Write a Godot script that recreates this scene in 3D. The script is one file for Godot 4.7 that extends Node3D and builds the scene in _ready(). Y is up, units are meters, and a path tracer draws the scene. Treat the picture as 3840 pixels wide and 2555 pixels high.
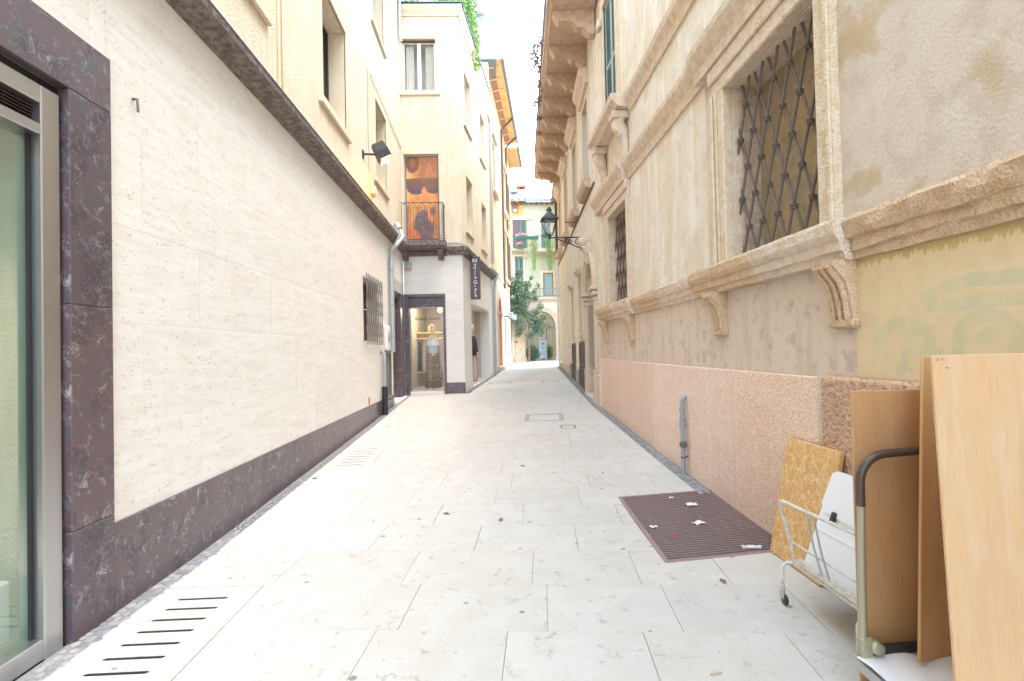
extends Node3D
# A narrow old-town lane between a stone clad shop and a weathered palazzo. Metres; x to the right, D along the lane (z = -D).

var M := {}
var rng := RandomNumberGenerator.new()
var used := {}

class MB:
	var st := SurfaceTool.new()
	var t := Transform3D.IDENTITY
	func _init() -> void:
		st.begin(Mesh.PRIMITIVE_TRIANGLES)
		st.set_smooth_group(-1)
	func tri(a: Vector3, b: Vector3, c: Vector3) -> void:
		st.add_vertex(t * a)
		st.add_vertex(t * c)
		st.add_vertex(t * b)
	func quad(a: Vector3, b: Vector3, c: Vector3, d: Vector3) -> void:
		tri(a, b, c)
		tri(a, c, d)
	func uvquad(a: Vector3, b: Vector3, c: Vector3, d: Vector3) -> void:
		# a bottom left, b bottom right, c top right, d top left
		var p := [a, c, b, a, d, c]
		var u := [Vector2(0, 1), Vector2(1, 0), Vector2(1, 1), Vector2(0, 1), Vector2(0, 0), Vector2(1, 0)]
		for i in 6:
			st.set_uv(u[i])
			st.add_vertex(t * p[i])
	func box(lo: Vector3, hi: Vector3, b := 0.0) -> void:
		if b <= 0.0:
			var p := []
			for i in 8:
				p.append(Vector3(hi.x if i & 1 else lo.x, hi.y if i & 2 else lo.y, hi.z if i & 4 else lo.z))
			quad(p[0], p[2], p[3], p[1])
			quad(p[4], p[5], p[7], p[6])
			quad(p[0], p[4], p[6], p[2])
			quad(p[1], p[3], p[7], p[5])
			quad(p[0], p[1], p[5], p[4])
			quad(p[2], p[6], p[7], p[3])
			return
		b = min(b, min(hi.x - lo.x, min(hi.y - lo.y, hi.z - lo.z)) * 0.45)
		var c := (lo + hi) / 2
		var h := (hi - lo) / 2
		var q := {}
		for i in 8:
			var s := Vector3(1 if i & 1 else -1, 1 if i & 2 else -1, 1 if i & 4 else -1)
			for k in 3:
				var e := h - Vector3(b, b, b)
				e[k] = h[k]
				q[i * 3 + k] = c + s * e
		var face := func(w: Array) -> void:
			var m := Vector3.ZERO
			for x in w:
				m += x
			m = m / w.size() - c
			for k in range(1, w.size() - 1):
				if (w[k] - w[0]).cross(w[k + 1] - w[0]).dot(m) > 0:
					tri(w[0], w[k], w[k + 1])
				else:
					tri(w[0], w[k + 1], w[k])
		for k in 3:
			var u := 1 << ((k + 1) % 3)
			var v := 1 << ((k + 2) % 3)
			for s in 2:
				var o := (1 << k) * s
				face.call([q[o * 3 + k], q[(o | u) * 3 + k], q[(o | u | v) * 3 + k], q[(o | v) * 3 + k]])
			for m in 4:
				var o := (u if m & 1 else 0) | (v if m & 2 else 0)
				var o2 := o | (1 << k)
				var k1 := (k + 1) % 3
				var k2 := (k + 2) % 3
				face.call([q[o * 3 + k1], q[o2 * 3 + k1], q[o2 * 3 + k2], q[o * 3 + k2]])
		for i in 8:
			face.call([q[i * 3], q[i * 3 + 1], q[i * 3 + 2]])
	func bar(a: Vector3, b: Vector3, w: float, h: float, up := Vector3.UP) -> void:
		# a box section from a to b
		var d := (b - a).normalized()
		if abs(d.dot(up)) > 0.98:
			up = Vector3.RIGHT
		var r := d.cross(up).normalized()
		var o := t
		t = o * Transform3D(Basis(r, r.cross(d), -d), a)
		box(Vector3(-w / 2, -h / 2, -a.distance_to(b)), Vector3(w / 2, h / 2, 0))
		t = o
	func tube(p: Array, r, n := 8, closed := false, flat := false) -> void:
		st.set_smooth_group(-1 if flat else 1)
		var rings := []
		var up := Vector3.ZERO
		var m := p.size()
		for i in m:
			var a: Vector3 = p[(i - 1 + m) % m] if closed or i > 0 else p[i]
			var c: Vector3 = p[(i + 1) % m] if closed or i < m - 1 else p[i]
			var d := (c - a).normalized()
			if up == Vector3.ZERO:
				up = d.cross(Vector3(0.31, 0.17, 0.93)).normalized()
			up = (up - d * d.dot(up)).normalized()
			var s := d.cross(up)
			var ring := []
			var ri: float = r[i] if r is Array else r
			for k in n:
				var f := TAU * k / n
				ring.append(p[i] + (up * cos(f) + s * sin(f)) * ri)
			rings.append(ring)
		for i in (m if closed else m - 1):
			var a: Array = rings[i]
			var c: Array = rings[(i + 1) % m]
			for k in n:
				var l := (k + 1) % n
				quad(a[k], a[l], c[l], c[k])
		if not closed:
			st.set_smooth_group(-1)
			for k in range(1, n - 1):
				tri(rings[0][0], rings[0][k + 1], rings[0][k])
				tri(rings[m - 1][0], rings[m - 1][k], rings[m - 1][k + 1])
		st.set_smooth_group(-1)
	func loft(rings: Array, smooth := true) -> void:
		# rings of equal length, bottom to top, counter-clockwise seen from above
		st.set_smooth_group(1 if smooth else -1)
		var n: int = rings[0].size()
		for i in rings.size() - 1:
			for k in n:
				var l := (k + 1) % n
				quad(rings[i][k], rings[i][l], rings[i + 1][l], rings[i + 1][k])
		for e in [0, rings.size() - 1]:
			for k in range(1, n - 1):
				if e == 0:
					tri(rings[e][0], rings[e][k + 1], rings[e][k])
				else:
					tri(rings[e][0], rings[e][k], rings[e][k + 1])
		st.set_smooth_group(-1)
	func lathe(prof: Array, o := Vector3.ZERO, n := 16, smooth := true) -> void:
		var rings := []
		for q in prof:
			var ring := []
			for k in n:
				var f := -TAU * k / n
				ring.append(o + Vector3(cos(f) * q.x, q.y, sin(f) * q.x))
			rings.append(ring)
		loft(rings, smooth)
	func ellipses(list: Array, n := 12) -> void:
		# list of [centre, rx, rz]
		var rings := []
		for q in list:
			var ring := []
			for k in n:
				var f := -TAU * k / n
				ring.append(q[0] + Vector3(cos(f) * q[1], 0, sin(f) * q[2]))
			rings.append(ring)
		loft(rings)
	func prism(poly: PackedVector2Array, z0: float, z1: float) -> void:
		# polygon in local xy, extruded in z
		if Geometry2D.is_polygon_clockwise(poly):
			poly.reverse()
		var ix := Geometry2D.triangulate_polygon(poly)
		for i in range(0, ix.size(), 3):
			var a := poly[ix[i]]
			var b := poly[ix[i + 1]]
			var c := poly[ix[i + 2]]
			if (b - a).cross(c - a) < 0:
				var s := b
				b = c
				c = s
			tri(Vector3(a.x, a.y, z1), Vector3(b.x, b.y, z1), Vector3(c.x, c.y, z1))
			tri(Vector3(a.x, a.y, z0), Vector3(c.x, c.y, z0), Vector3(b.x, b.y, z0))
		for i in poly.size():
			var a := poly[i]
			var b := poly[(i + 1) % poly.size()]
			quad(Vector3(a.x, a.y, z0), Vector3(b.x, b.y, z0), Vector3(b.x, b.y, z1), Vector3(a.x, a.y, z1))
	func mould(prof: Array, s0: float, s1: float, seg := 1, wear := 0.0, sd := 1) -> void:
		# profile of (z, y) points from the wall below, round the front, to the wall above; swept along x
		var nz := FastNoiseLite.new()
		nz.seed = sd
		nz.frequency = 3.0
		nz.fractal_octaves = 4
		var rows := []
		for i in seg + 1:
			var s: float = lerp(s0, s1, float(i) / seg)
			var row := []
			for k in prof.size():
				var q: Vector2 = prof[k]
				var f = wear * clamp(q.x * 20.0, 0.0, 1.0)
				row.append(Vector3(s, q.y + f * nz.get_noise_3d(s, q.y * 4.0, 7.0) * 0.7, q.x + f * nz.get_noise_3d(s, q.y * 4.0 + k * 0.3, 0.0)))
			rows.append(row)
		for i in seg:
			for k in prof.size() - 1:
				quad(rows[i][k], rows[i + 1][k], rows[i + 1][k + 1], rows[i][k + 1])
		for e in [0, seg]:
			var pl := PackedVector2Array()
			for q in rows[e]:
				pl.append(Vector2(q.z, q.y))
			var ix := Geometry2D.triangulate_polygon(pl)
			for i in range(0, ix.size(), 3):
				if e == 0:
					tri(rows[e][ix[i]], rows[e][ix[i + 1]], rows[e][ix[i + 2]])
				else:
					tri(rows[e][ix[i]], rows[e][ix[i + 2]], rows[e][ix[i + 1]])
	func wall(s0: float, s1: float, y0: float, y1: float, z0: float, z1: float, holes := []) -> void:
		var xs := [s0, s1]
		var ys := [y0, y1]
		for h in holes:
			xs.append_array([clamp(h[0], s0, s1), clamp(h[1], s0, s1)])
			ys.append_array([clamp(h[2], y0, y1), clamp(h[3], y0, y1)])
		xs.sort()
		ys.sort()
		var open := func(x: float, y: float) -> bool:
			if x < s0 or x > s1 or y < y0 or y > y1:
				return true
			for h in holes:
				if x > h[0] and x < h[1] and y > h[2] and y < h[3]:
					return true
			return false
		for i in xs.size() - 1:
			for j in ys.size() - 1:
				var a: float = xs[i]
				var b: float = xs[i + 1]
				var c: float = ys[j]
				var d: float = ys[j + 1]
				if b - a < 1e-5 or d - c < 1e-5 or open.call((a + b) / 2, (c + d) / 2):
					continue
				quad(Vector3(a, c, z1), Vector3(b, c, z1), Vector3(b, d, z1), Vector3(a, d, z1))
				quad(Vector3(b, c, z0), Vector3(a, c, z0), Vector3(a, d, z0), Vector3(b, d, z0))
				if open.call(a - 1e-4, (c + d) / 2):
					quad(Vector3(a, c, z0), Vector3(a, c, z1), Vector3(a, d, z1), Vector3(a, d, z0))
				if open.call(b + 1e-4, (c + d) / 2):
					quad(Vector3(b, c, z1), Vector3(b, c, z0), Vector3(b, d, z0), Vector3(b, d, z1))
				if open.call((a + b) / 2, c - 1e-4):
					quad(Vector3(a, c, z0), Vector3(b, c, z0), Vector3(b, c, z1), Vector3(a, c, z1))
				if open.call((a + b) / 2, d + 1e-4):
					quad(Vector3(a, d, z1), Vector3(b, d, z1), Vector3(b, d, z0), Vector3(a, d, z0))
	func frame(s0: float, s1: float, y0: float, y1: float, w: float, z0: float, z1: float, bevel := 0.006) -> void:
		# a rectangular frame whose inner edge is s0..s1, y0..y1
		box(Vector3(s0 - w, y0 - w, z0), Vector3(s0, y1 + w, z1), bevel)
		box(Vector3(s1, y0 - w, z0), Vector3(s1 + w, y1 + w, z1), bevel)
		box(Vector3(s0, y1, z0), Vector3(s1, y1 + w, z1), bevel)
		box(Vector3(s0, y0 - w, z0), Vector3(s1, y0, z1), bevel)
	func mesh() -> ArrayMesh:
		st.generate_normals()
		return st.commit()

# ---------- nodes ----------
func numbered(parent: Node, called: String) -> String:
	var key := str(parent.get_instance_id()) + called
	var n: int = used.get(key, 0)
	used[key] = n + 1
	return called if n == 0 else "%s_%03d" % [called, n]

func inst(called: String, mesh: Mesh, m: Material, parent: Node = self, xf := Transform3D.IDENTITY) -> MeshInstance3D:
	var o := MeshInstance3D.new()
	o.name = numbered(parent, called)
	o.mesh = mesh
	o.material_override = m
	o.transform = xf
	parent.add_child(o, true)
	return o

func obj(called: String, b: MB, m: Material, parent: Node = self, xf := Transform3D.IDENTITY) -> MeshInstance3D:
	return inst(called, b.mesh(), m, parent, xf)

func bx(called: String, lo: Vector3, hi: Vector3, m: Material, parent: Node, bevel := 0.004) -> MeshInstance3D:
	var b := MB.new()
	b.box(lo, hi, bevel)
	return obj(called, b, m, parent)

func tag(o: Node, label: String, category: String, group := "") -> Node:
	o.set_meta("label", label)
	o.set_meta("category", category)
	if group:
		o.set_meta("group", group)
	return o

func thing(called: String, label: String, category: String, xf := Transform3D.IDENTITY, group := "") -> Node3D:
	var o := Node3D.new()
	o.name = numbered(self, called)
	o.transform = xf
	add_child(o, true)
	tag(o, label, category, group)
	return o

func structure(o: Node) -> Node:
	o.set_meta("kind", "structure")
	return o

func P(x: float, y: float, d: float) -> Vector3:
	return Vector3(x, y, -d)

func at(x: float, y: float, d: float, turn := 0.0) -> Transform3D:
	return Transform3D(Basis(Vector3.UP, turn), P(x, y, d))

func along(a: Vector2, b: Vector2, y := 0.0) -> Transform3D:
	# a wall frame: origin at plan point a = (x, D), x runs to b, z points out of the wall
	var e := Vector3(b.x - a.x, 0, -(b.y - a.y)).normalized()
	return Transform3D(Basis(e, Vector3.UP, e.cross(Vector3.UP)), P(a.x, y, a.y))

const GP := [[-20.0, 0.03], [4.2, 0.03], [6.3, 0.11], [10.5, 0.30], [13.6, 0.44], [20.0, 0.70], [27.0, 0.84], [60.0, 1.1]]
func gh(x: float, d: float) -> float:
	# height of the rising lane
	var y: float = GP[0][1]
	for i in GP.size() - 1:
		if d >= GP[i][0]:
			y = lerp(GP[i][1], GP[i + 1][1], clamp((d - GP[i][0]) / (GP[i + 1][0] - GP[i][0]), 0.0, 1.0))
	return y + clamp((d - 6.0) / 4.0, 0.0, 1.0) * 0.022 * clamp(x, -3.0, 3.5)

# ---------- materials ----------
func lin(r: float, g: float, b: float) -> Color:
	return Color(r, g, b).linear_to_srgb()

func mat(c: Color, rough := 0.8, metal := 0.0) -> StandardMaterial3D:
	var m := StandardMaterial3D.new()
	m.albedo_color = c
	m.roughness = rough
	m.metallic = metal
	return m

func tri_mat(tex: Texture2D, metres: float, rough := 0.8, tint := Color.WHITE, normal: Texture2D = null, nscale := 1.0, world := false, offset := Vector3.ZERO) -> StandardMaterial3D:
	var m := mat(tint, rough)
	m.albedo_texture = tex
	m.uv1_triplanar = true
	m.uv1_world_triplanar = world
	m.uv1_triplanar_sharpness = 8.0
	m.uv1_scale = Vector3.ONE / metres
	m.uv1_offset = offset
	if normal:
		m.normal_enabled = true
		m.normal_texture = normal
		m.normal_scale = nscale
	return m

func noise(w: int, h: int, freq: float, sd: int, oct := 4, kind := FastNoiseLite.TYPE_SIMPLEX_SMOOTH, fractal := FastNoiseLite.FRACTAL_FBM, sx := 1, sy := 1, warp := 0.0, even := true) -> PackedByteArray:
	var n := FastNoiseLite.new()
	n.noise_type = kind
	n.fractal_type = fractal
	n.fractal_octaves = oct
	if w == 640:
		freq *= 1.6
	n.frequency = freq
	n.seed = sd
	if kind == FastNoiseLite.TYPE_CELLULAR:
		n.cellular_return_type = FastNoiseLite.RETURN_DISTANCE
	if warp > 0.0:
		n.domain_warp_enabled = true
		n.domain_warp_amplitude = warp
		n.domain_warp_frequency = freq * 1.5
	var im := n.get_seamless_image(w / sx, h / sy)
	if sx > 1 or sy > 1:
		im.resize(w, h, Image.INTERPOLATE_CUBIC)
	im.convert(Image.FORMAT_L8)
	var raw := im.get_data()
	if not even:
		return raw
	# spread the values evenly, so that a threshold is a share of the surface
	var hist := PackedInt32Array()
	hist.resize(256)
	for v in raw:
		hist[v] += 1
	var lut := PackedByteArray()
	lut.resize(256)
	var sum := 0
	for k in 256:
		sum += hist[k]
		lut[k] = int(255.0 * (sum - hist[k] * 0.5) / raw.size())
	for i in raw.size():
		raw[i] = lut[raw[i]]
	return raw

func bumps(w: int, h: int, freq: float, sd: int, oct := 4) -> PackedByteArray:
	return noise(w, h, freq, sd, oct, FastNoiseLite.TYPE_SIMPLEX_SMOOTH, FastNoiseLite.FRACTAL_FBM, 1, 1, 0.0, false)

func picture(w: int, h: int, d: PackedByteArray) -> ImageTexture:
	return ImageTexture.create_from_image(Image.create_from_data(w, h, false, Image.FORMAT_RGB8, d))

func relief(w: int, h: int, d: PackedByteArray, strength: float) -> ImageTexture:
	var im := Image.create_from_data(w, h, false, Image.FORMAT_L8, d)
	im.convert(Image.FORMAT_RGBA8)
	im.bump_map_to_normal_map(strength)
	return ImageTexture.create_from_image(im)

# layers: list of [noise bytes, low, high, colour r, g, b, strength]: where the noise rises from low to high the colour goes over to r, g, b
func blend(w: int, h: int, base: Array, layers: Array) -> PackedByteArray:
	var out := PackedByteArray()
	out.resize(w * h * 3)
	var n := w * h
	var rr := PackedFloat32Array()
	var gg := PackedFloat32Array()
	var bb := PackedFloat32Array()
	rr.resize(n)
	gg.resize(n)
	bb.resize(n)
	rr.fill(base[0])
	gg.fill(base[1])
	bb.fill(base[2])
	for l in layers:
		var src: PackedByteArray = l[0]
		var lut := PackedFloat32Array()
		lut.resize(256)
		for k in 256:
			lut[k] = clamp((k - l[1]) / float(l[2] - l[1]), 0.0, 1.0) * l[6]
		var cr: float = l[3]
		var cg: float = l[4]
		var cb: float = l[5]
		for i in n:
			var f: float = lut[src[i]]
			if f > 0.0:
				rr[i] += (cr - rr[i]) * f
				gg[i] += (cg - gg[i]) * f
				bb[i] += (cb - bb[i]) * f
	var j := 0
	for i in n:
		out[j] = int(rr[i])
		out[j + 1] = int(gg[i])
		out[j + 2] = int(bb[i])
		j += 3
	return out

func make_materials() -> void:
	var S := 640
	var ridged := FastNoiseLite.FRACTAL_RIDGED
	var simplex := FastNoiseLite.TYPE_SIMPLEX_SMOOTH
	var cell := FastNoiseLite.TYPE_CELLULAR
	# white marble paving: cloudy tone, hair veins, small pits and grey spots
	var lo := noise(S, S, 0.006, 11, 4)
	var ve := noise(S, S, 0.007, 12, 4, simplex, ridged, 1, 1, 40.0)
	var ve2 := noise(S, S, 0.012, 13, 3, simplex, ridged, 1, 1, 60.0)
	var fine := noise(S, S, 0.09, 14, 3)
	var gate := noise(S, S, 0.01, 15, 3)
	var d := blend(S, S, [207, 204, 199], [[lo, 60, 250, 202, 198, 192, 0.6], [lo, 120, 0, 210, 208, 204, 0.6], [fine, 180, 255, 186, 184, 181, 0.35]])
	for i in S * S:
		var v: float = clamp((ve[i] - 240) / 12.0, 0.0, 1.0) * clamp((gate[i] - 90) / 80.0, 0.0, 1.0) * 0.36
		v = max(v, clamp((ve2[i] - 244) / 10.0, 0.0, 1.0) * clamp((gate[i] - 150) / 50.0, 0.0, 1.0) * 0.5)
		if fine[i] > 252 and gate[i] > 200:
			v = max(v, 0.42)
		if v > 0.0:
			d[i * 3] = int(lerp(float(d[i * 3]), 128.0, v))
			d[i * 3 + 1] = int(lerp(float(d[i * 3 + 1]), 122.0, v))
			d[i * 3 + 2] = int(lerp(float(d[i * 3 + 2]), 118.0, v))
	# trodden gum and drip spots
	for k in 9:
		var gx := rng.randi() % S
		var gy := rng.randi() % S
		var gr0 := rng.randi_range(3, 6)
		var gt := rng.randf_range(0.62, 0.85)
		for yy in range(-gr0, gr0 + 1):
			for xx in range(-gr0, gr0 + 1):
				if xx * xx + yy * yy * 1.3 < gr0 * gr0:
					var q := (posmod(gy + yy, S) * S + posmod(gx + xx, S)) * 3
					for c in 3:
						d[q + c] = int(d[q + c] * gt)
	var pave := picture(S, S, d)
	var tints := [Color(0.98, 0.98, 0.98), Color(0.97, 0.967, 0.962), Color(0.985, 0.98, 0.972), Color(0.96, 0.96, 0.958), Color(0.975, 0.97, 0.96)]
	for k in 5:
		M["pave%d" % k] = tri_mat(pave, 2.2, 0.62, tints[k], null, 1.0, true, Vector3(0.37 * k, 0.0, 0.61 * k))
	# travertine: bedding streaks and drawn-out pits
	var bed := noise(S, S, 0.02, 21, 4, simplex, FastNoiseLite.FRACTAL_FBM, 8, 1)
	var pit := noise(S, S, 0.05, 22, 3, simplex, ridged, 4, 1)
	var pit2 := noise(S, S, 0.03, 23, 4, simplex, FastNoiseLite.FRACTAL_FBM, 3, 1)
	var clo := noise(S, S, 0.004, 24, 3)
	d = blend(S, S, [233, 230, 225], [[clo, 90, 250, 228, 223, 217, 0.6], [bed, 160, 255, 222, 215, 207, 0.4], [bed, 90, 0, 236, 234, 230, 0.5]])
	var ht := PackedByteArray()
	ht.resize(S * S)
	for i in S * S:
		var v: float = clamp((pit[i] - 226) / 20.0, 0.0, 1.0) * clamp((pit2[i] - 168) / 40.0, 0.0, 1.0)
		ht[i] = int(200 - v * 150 - bed[i] * 0.12)
		v *= 0.32
		d[i * 3] = int(lerp(float(d[i * 3]), 122.0, v))
		d[i * 3 + 1] = int(lerp(float(d[i * 3 + 1]), 104.0, v))
		d[i * 3 + 2] = int(lerp(float(d[i * 3 + 2]), 90.0, v))
	var trav := picture(S, S, d)
	var travn := relief(S, S, ht, 3.0)
	for k in 4:
		M["trav%d" % k] = tri_mat(trav, 1.7, 0.75, [Color(1, 1, 1), Color(0.995, 0.994, 0.992), Color(0.998, 0.996, 0.993), Color(0.99, 0.988, 0.985)][k], travn, 0.6, false, Vector3(0.31 * k, 0.43 * k, 0))
	# purple-brown veined marble
	var mv := noise(S, S, 0.008, 31, 5, simplex, ridged, 1, 1, 90.0)
	var mv2 := noise(S, S, 0.02, 32, 4, simplex, ridged, 1, 1, 40.0)
	var mg := noise(S, S, 0.008, 33, 4)
	var mt := noise(S, S, 0.004, 34, 5)
	d = blend(S, S, [102, 88, 93], [[mt, 110, 250, 78, 69, 75, 0.8], [mg, 190, 250, 86, 98, 96, 0.5]])
	for i in S * S:
		var v: float = clamp((mv[i] - 226) / 22.0, 0.0, 1.0) * clamp((mg[i] - 60) / 90.0, 0.0, 1.0) * 0.85
		v = max(v, clamp((mv2[i] - 195) / 50.0, 0.0, 1.0) * clamp((mt[i] - 100) / 80.0, 0.0, 1.0) * 0.5)
		d[i * 3] = int(lerp(float(d[i * 3]), 186.0, v))
		d[i * 3 + 1] = int(lerp(float(d[i * 3 + 1]), 182.0, v))
		d[i * 3 + 2] = int(lerp(float(d[i * 3 + 2]), 180.0, v))
	var marb := picture(S, S, d)
	for k in 3:
		M["marble%d" % k] = tri_mat(marb, 1.5, 0.34, [Color(1, 1, 1), Color(0.93, 0.93, 0.95), Color(1.0, 0.97, 0.96)][k], null, 1.0, false, Vector3(0.27 * k, 0.4 * k, 0))
	# smooth cream render with faint rain streaks
	var H := 512
	var st := noise(H, H, 0.05, 41, 3, simplex, FastNoiseLite.FRACTAL_FBM, 1, 8)
	var sp := noise(H, H, 0.008, 42, 4)
	var gr := noise(H, H, 0.18, 43, 3)
	var cream := picture(H, H, blend(H, H, [221, 207, 184], [[sp, 120, 255, 216, 199, 172, 0.7], [st, 170, 255, 212, 195, 169, 0.4], [st, 100, 0, 226, 215, 197, 0.6]]))
	var grain := relief(H, H, gr, 1.6)
	M.cream = tri_mat(cream, 3.1, 0.9, Color.WHITE, grain, 0.35)
	M.cream_trim = tri_mat(cream, 2.3, 0.85, Color(1.0, 0.99, 0.975), grain, 0.2)
	M.pale_render = tri_mat(cream, 2.6, 0.9, Color(0.88, 0.89, 0.9), grain, 0.35)
	M.apricot = tri_mat(cream, 2.6, 0.9, Color(1.0, 0.9, 0.76), grain, 0.35)
	M.orange_render = tri_mat(cream, 2.6, 0.9, Color(1.0, 0.82, 0.57), grain, 0.35)
	M.yellow_render = tri_mat(cream, 2.6, 0.9, Color(0.88, 0.92, 0.9), grain, 0.35)
	# old palazzo render: blotches, pale lime streaks, ochre runs, tool marks
	var bl := noise(S, S, 0.004, 51, 5)
	var s1 := noise(S, S, 0.007, 52, 4, simplex, FastNoiseLite.FRACTAL_FBM, 1, 12)
	var s2 := noise(S, S, 0.01, 53, 4, simplex, FastNoiseLite.FRACTAL_FBM, 1, 6)
	var bl2 := noise(S, S, 0.011, 54, 5, simplex, FastNoiseLite.FRACTAL_FBM, 1, 1, 30.0)
	var gr2 := noise(S, S, 0.12, 55, 4)
	var rough := relief(S, S, bumps(S, S, 0.05, 56, 5), 2.4)
	var sandy := relief(S, S, bumps(S, S, 0.1, 57, 5), 2.0)
	M.old_render = tri_mat(picture(S, S, blend(S, S, [219, 208, 191], [[bl, 110, 255, 212, 197, 174, 0.8], [s1, 165, 255, 214, 195, 163, 0.6], [s2, 110, 0, 230, 223, 212, 0.8], [bl2, 190, 255, 200, 180, 155, 0.4], [gr2, 215, 255, 184, 164, 140, 0.3]])), 3.4, 0.95, Color.WHITE, rough, 0.3)
	M.grey_render = tri_mat(picture(S, S, blend(S, S, [205, 191, 175], [[bl2, 130, 255, 190, 173, 155, 0.6], [bl, 150, 255, 210, 198, 183, 0.7], [bl, 50, 0, 184, 160, 124, 0.8], [gr2, 210, 255, 168, 150, 132, 0.35]])), 2.6, 0.95, Color.WHITE, sandy, 0.32)
	M.taupe_render = tri_mat(picture(S, S, blend(S, S, [211, 192, 174], [[bl2, 190, 255, 180, 158, 141, 0.7], [s2, 150, 255, 196, 177, 152, 0.6], [s2, 100, 0, 211, 197, 180, 0.6], [gr2, 225, 255, 162, 140, 120, 0.4]])), 2.2, 0.95, Color.WHITE, rough, 0.28)
	M.ochre_render = tri_mat(picture(S, S, blend(S, S, [166, 146, 114], [[bl2, 130, 255, 144, 128, 104, 0.8], [s2, 160, 255, 178, 154, 114, 0.7], [bl, 170, 255, 150, 140, 120, 0.6]])), 1.6, 0.95, Color.WHITE, rough, 0.8)
	# carved limestone
	var pk := noise(H, H, 0.03, 61, 4, simplex, ridged)
	var pk2 := noise(H, H, 0.012, 62, 4)
	var pk3 := noise(H, H, 0.11, 63, 3)
	var stone_n := relief(H, H, bumps(H, H, 0.06, 64, 5), 6.0)
	var stone := picture(H, H, blend(H, H, [216, 197, 177], [[pk2, 130, 255, 206, 180, 151, 0.8], [pk2, 100, 0, 220, 206, 189, 0.8], [pk, 225, 255, 172, 142, 114, 0.35], [pk3, 215, 255, 150, 124, 100, 0.55]]))
	M.stone = tri_mat(stone, 0.9, 0.9, Color.WHITE, stone_n, 0.9)
	M.pale_stone = tri_mat(stone, 0.9, 0.9, Color(1.0, 1.0, 0.97), stone_n, 0.7)
	M.warm_stone = tri_mat(stone, 0.8, 0.9, Color(0.96, 0.91, 0.84), stone_n, 0.9)
	M.white_stone = tri_mat(stone, 1.1, 0.9, Color(1.1, 1.12, 1.14), stone_n, 0.3)
	M.soffit = tri_mat(stone, 1.2, 0.95, Color(0.93, 0.88, 0.86), stone_n, 0.9)
	M.pink_stone_jamb = tri_mat(stone, 0.8, 0.9, Color(1.0, 0.85, 0.8), stone_n, 0.6)
	# hammered pink Verona limestone
	var f1 := noise(H, H, 0.055, 71, 4, simplex, ridged, 1, 1, 8.0)
	var f2 := noise(H, H, 0.03, 72, 4)
	var f3 := noise(H, H, 0.13, 73, 3)
	var f4 := noise(H, H, 0.006, 74, 3)
	var pinkd := blend(H, H, [233, 210, 194], [[f4, 120, 255, 231, 202, 180, 0.7], [f2, 150, 255, 238, 220, 205, 0.8], [f1, 180, 240, 211, 160, 130, 0.75], [f3, 210, 255, 192, 142, 114, 0.5]])
	var pink := picture(H, H, pinkd)
	var pinkn := relief(H, H, bumps(H, H, 0.1, 75, 4), 5.0)
	for k in 3:
		M["pink%d" % k] = tri_mat(pink, 1.5, 0.85, [Color(1, 1, 1), Color(0.97, 0.96, 0.95), Color(1, 0.98, 0.96)][k], pinkn, 0.28, false, Vector3(0.3 * k, 0.21 * k, 0))
	M.pink_rough = tri_mat(pink, 0.9, 0.95, Color(0.9, 0.83, 0.76), relief(H, H, bumps(H, H, 0.035, 76, 4), 16.0), 1.2)
	# dark weathered cornice stone
	var c1 := noise(H, H, 0.015, 81, 5, simplex, FastNoiseLite.FRACTAL_FBM, 1, 1, 30.0)
	var c2 := noise(H, H, 0.09, 82, 4)
	M.dark_stone = tri_mat(picture(H, H, blend(H, H, [122, 110, 104], [[c1, 140, 255, 90, 80, 78, 0.9], [c1, 90, 0, 150, 138, 128, 0.8], [c2, 215, 255, 158, 148, 140, 0.5]])), 0.8, 0.8, Color.WHITE, stone_n, 0.7)
	# plywood
	var w1 := noise(H, S, 0.02, 91, 4, simplex, FastNoiseLite.FRACTAL_FBM, 1, 16)
	var w2 := noise(H, S, 0.012, 92, 4, simplex, FastNoiseLite.FRACTAL_FBM, 1, 3, 40.0)
	var w3 := noise(H, S, 0.16, 93, 2, simplex, FastNoiseLite.FRACTAL_FBM, 1, 16)
	d = blend(H, S, [208, 173, 133], [[w2, 140, 255, 211, 168, 122, 0.6], [w2, 90, 0, 212, 182, 148, 0.6], [w1, 160, 255, 203, 161, 122, 0.5], [w3, 200, 255, 190, 150, 108, 0.35]])
	var ply := picture(H, S, d)
	for k in 3:
		var m := tri_mat(ply, 1.0, 0.62, [Color(1, 1, 1), Color(0.95, 0.9, 0.83), Color(1.0, 0.95, 0.86)][k], null, 1.0, false, Vector3(0.4 * k, 0.3 * k, 0))
		m.uv1_scale = Vector3(1.3, 0.8, 1.3)
		M["ply%d" % k] = m
	# oriented strand board: overlapping flakes
	var im := Image.create(H, H, false, Image.FORMAT_RGB8)
	im.fill(Color8(205, 152, 88))
	for k in 1500:
		var c := Vector2(rng.randf() * H, rng.randf() * H)
		var an := rng.randf_range(-0.9, 0.9) + (PI / 2 if rng.randf() < 0.7 else 0.0)
		var ln := rng.randf_range(26, 80)
		var wd := rng.randf_range(4, 13)
		var tn := rng.randf()
		var col := Color8(206, 158, 98).lerp(Color8(238, 208, 158), tn * tn * 0.9 + 0.1 * rng.randf())
		var u := Vector2(cos(an), sin(an))
		var v := Vector2(-u.y, u.x)
		for i in int(ln):
			for j in int(wd):
				var q := c + u * (i - ln / 2) + v * (j - wd / 2)
				im.set_pixel(posmod(int(q.x), H), posmod(int(q.y), H), col)
	M.osb = tri_mat(ImageTexture.create_from_image(im), 0.55, 0.8)
	# plain things
	M.grime = mat(lin(0.11, 0.085, 0.075), 0.95)
	M.grit = mat(lin(0.2, 0.19, 0.185), 0.95)
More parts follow.
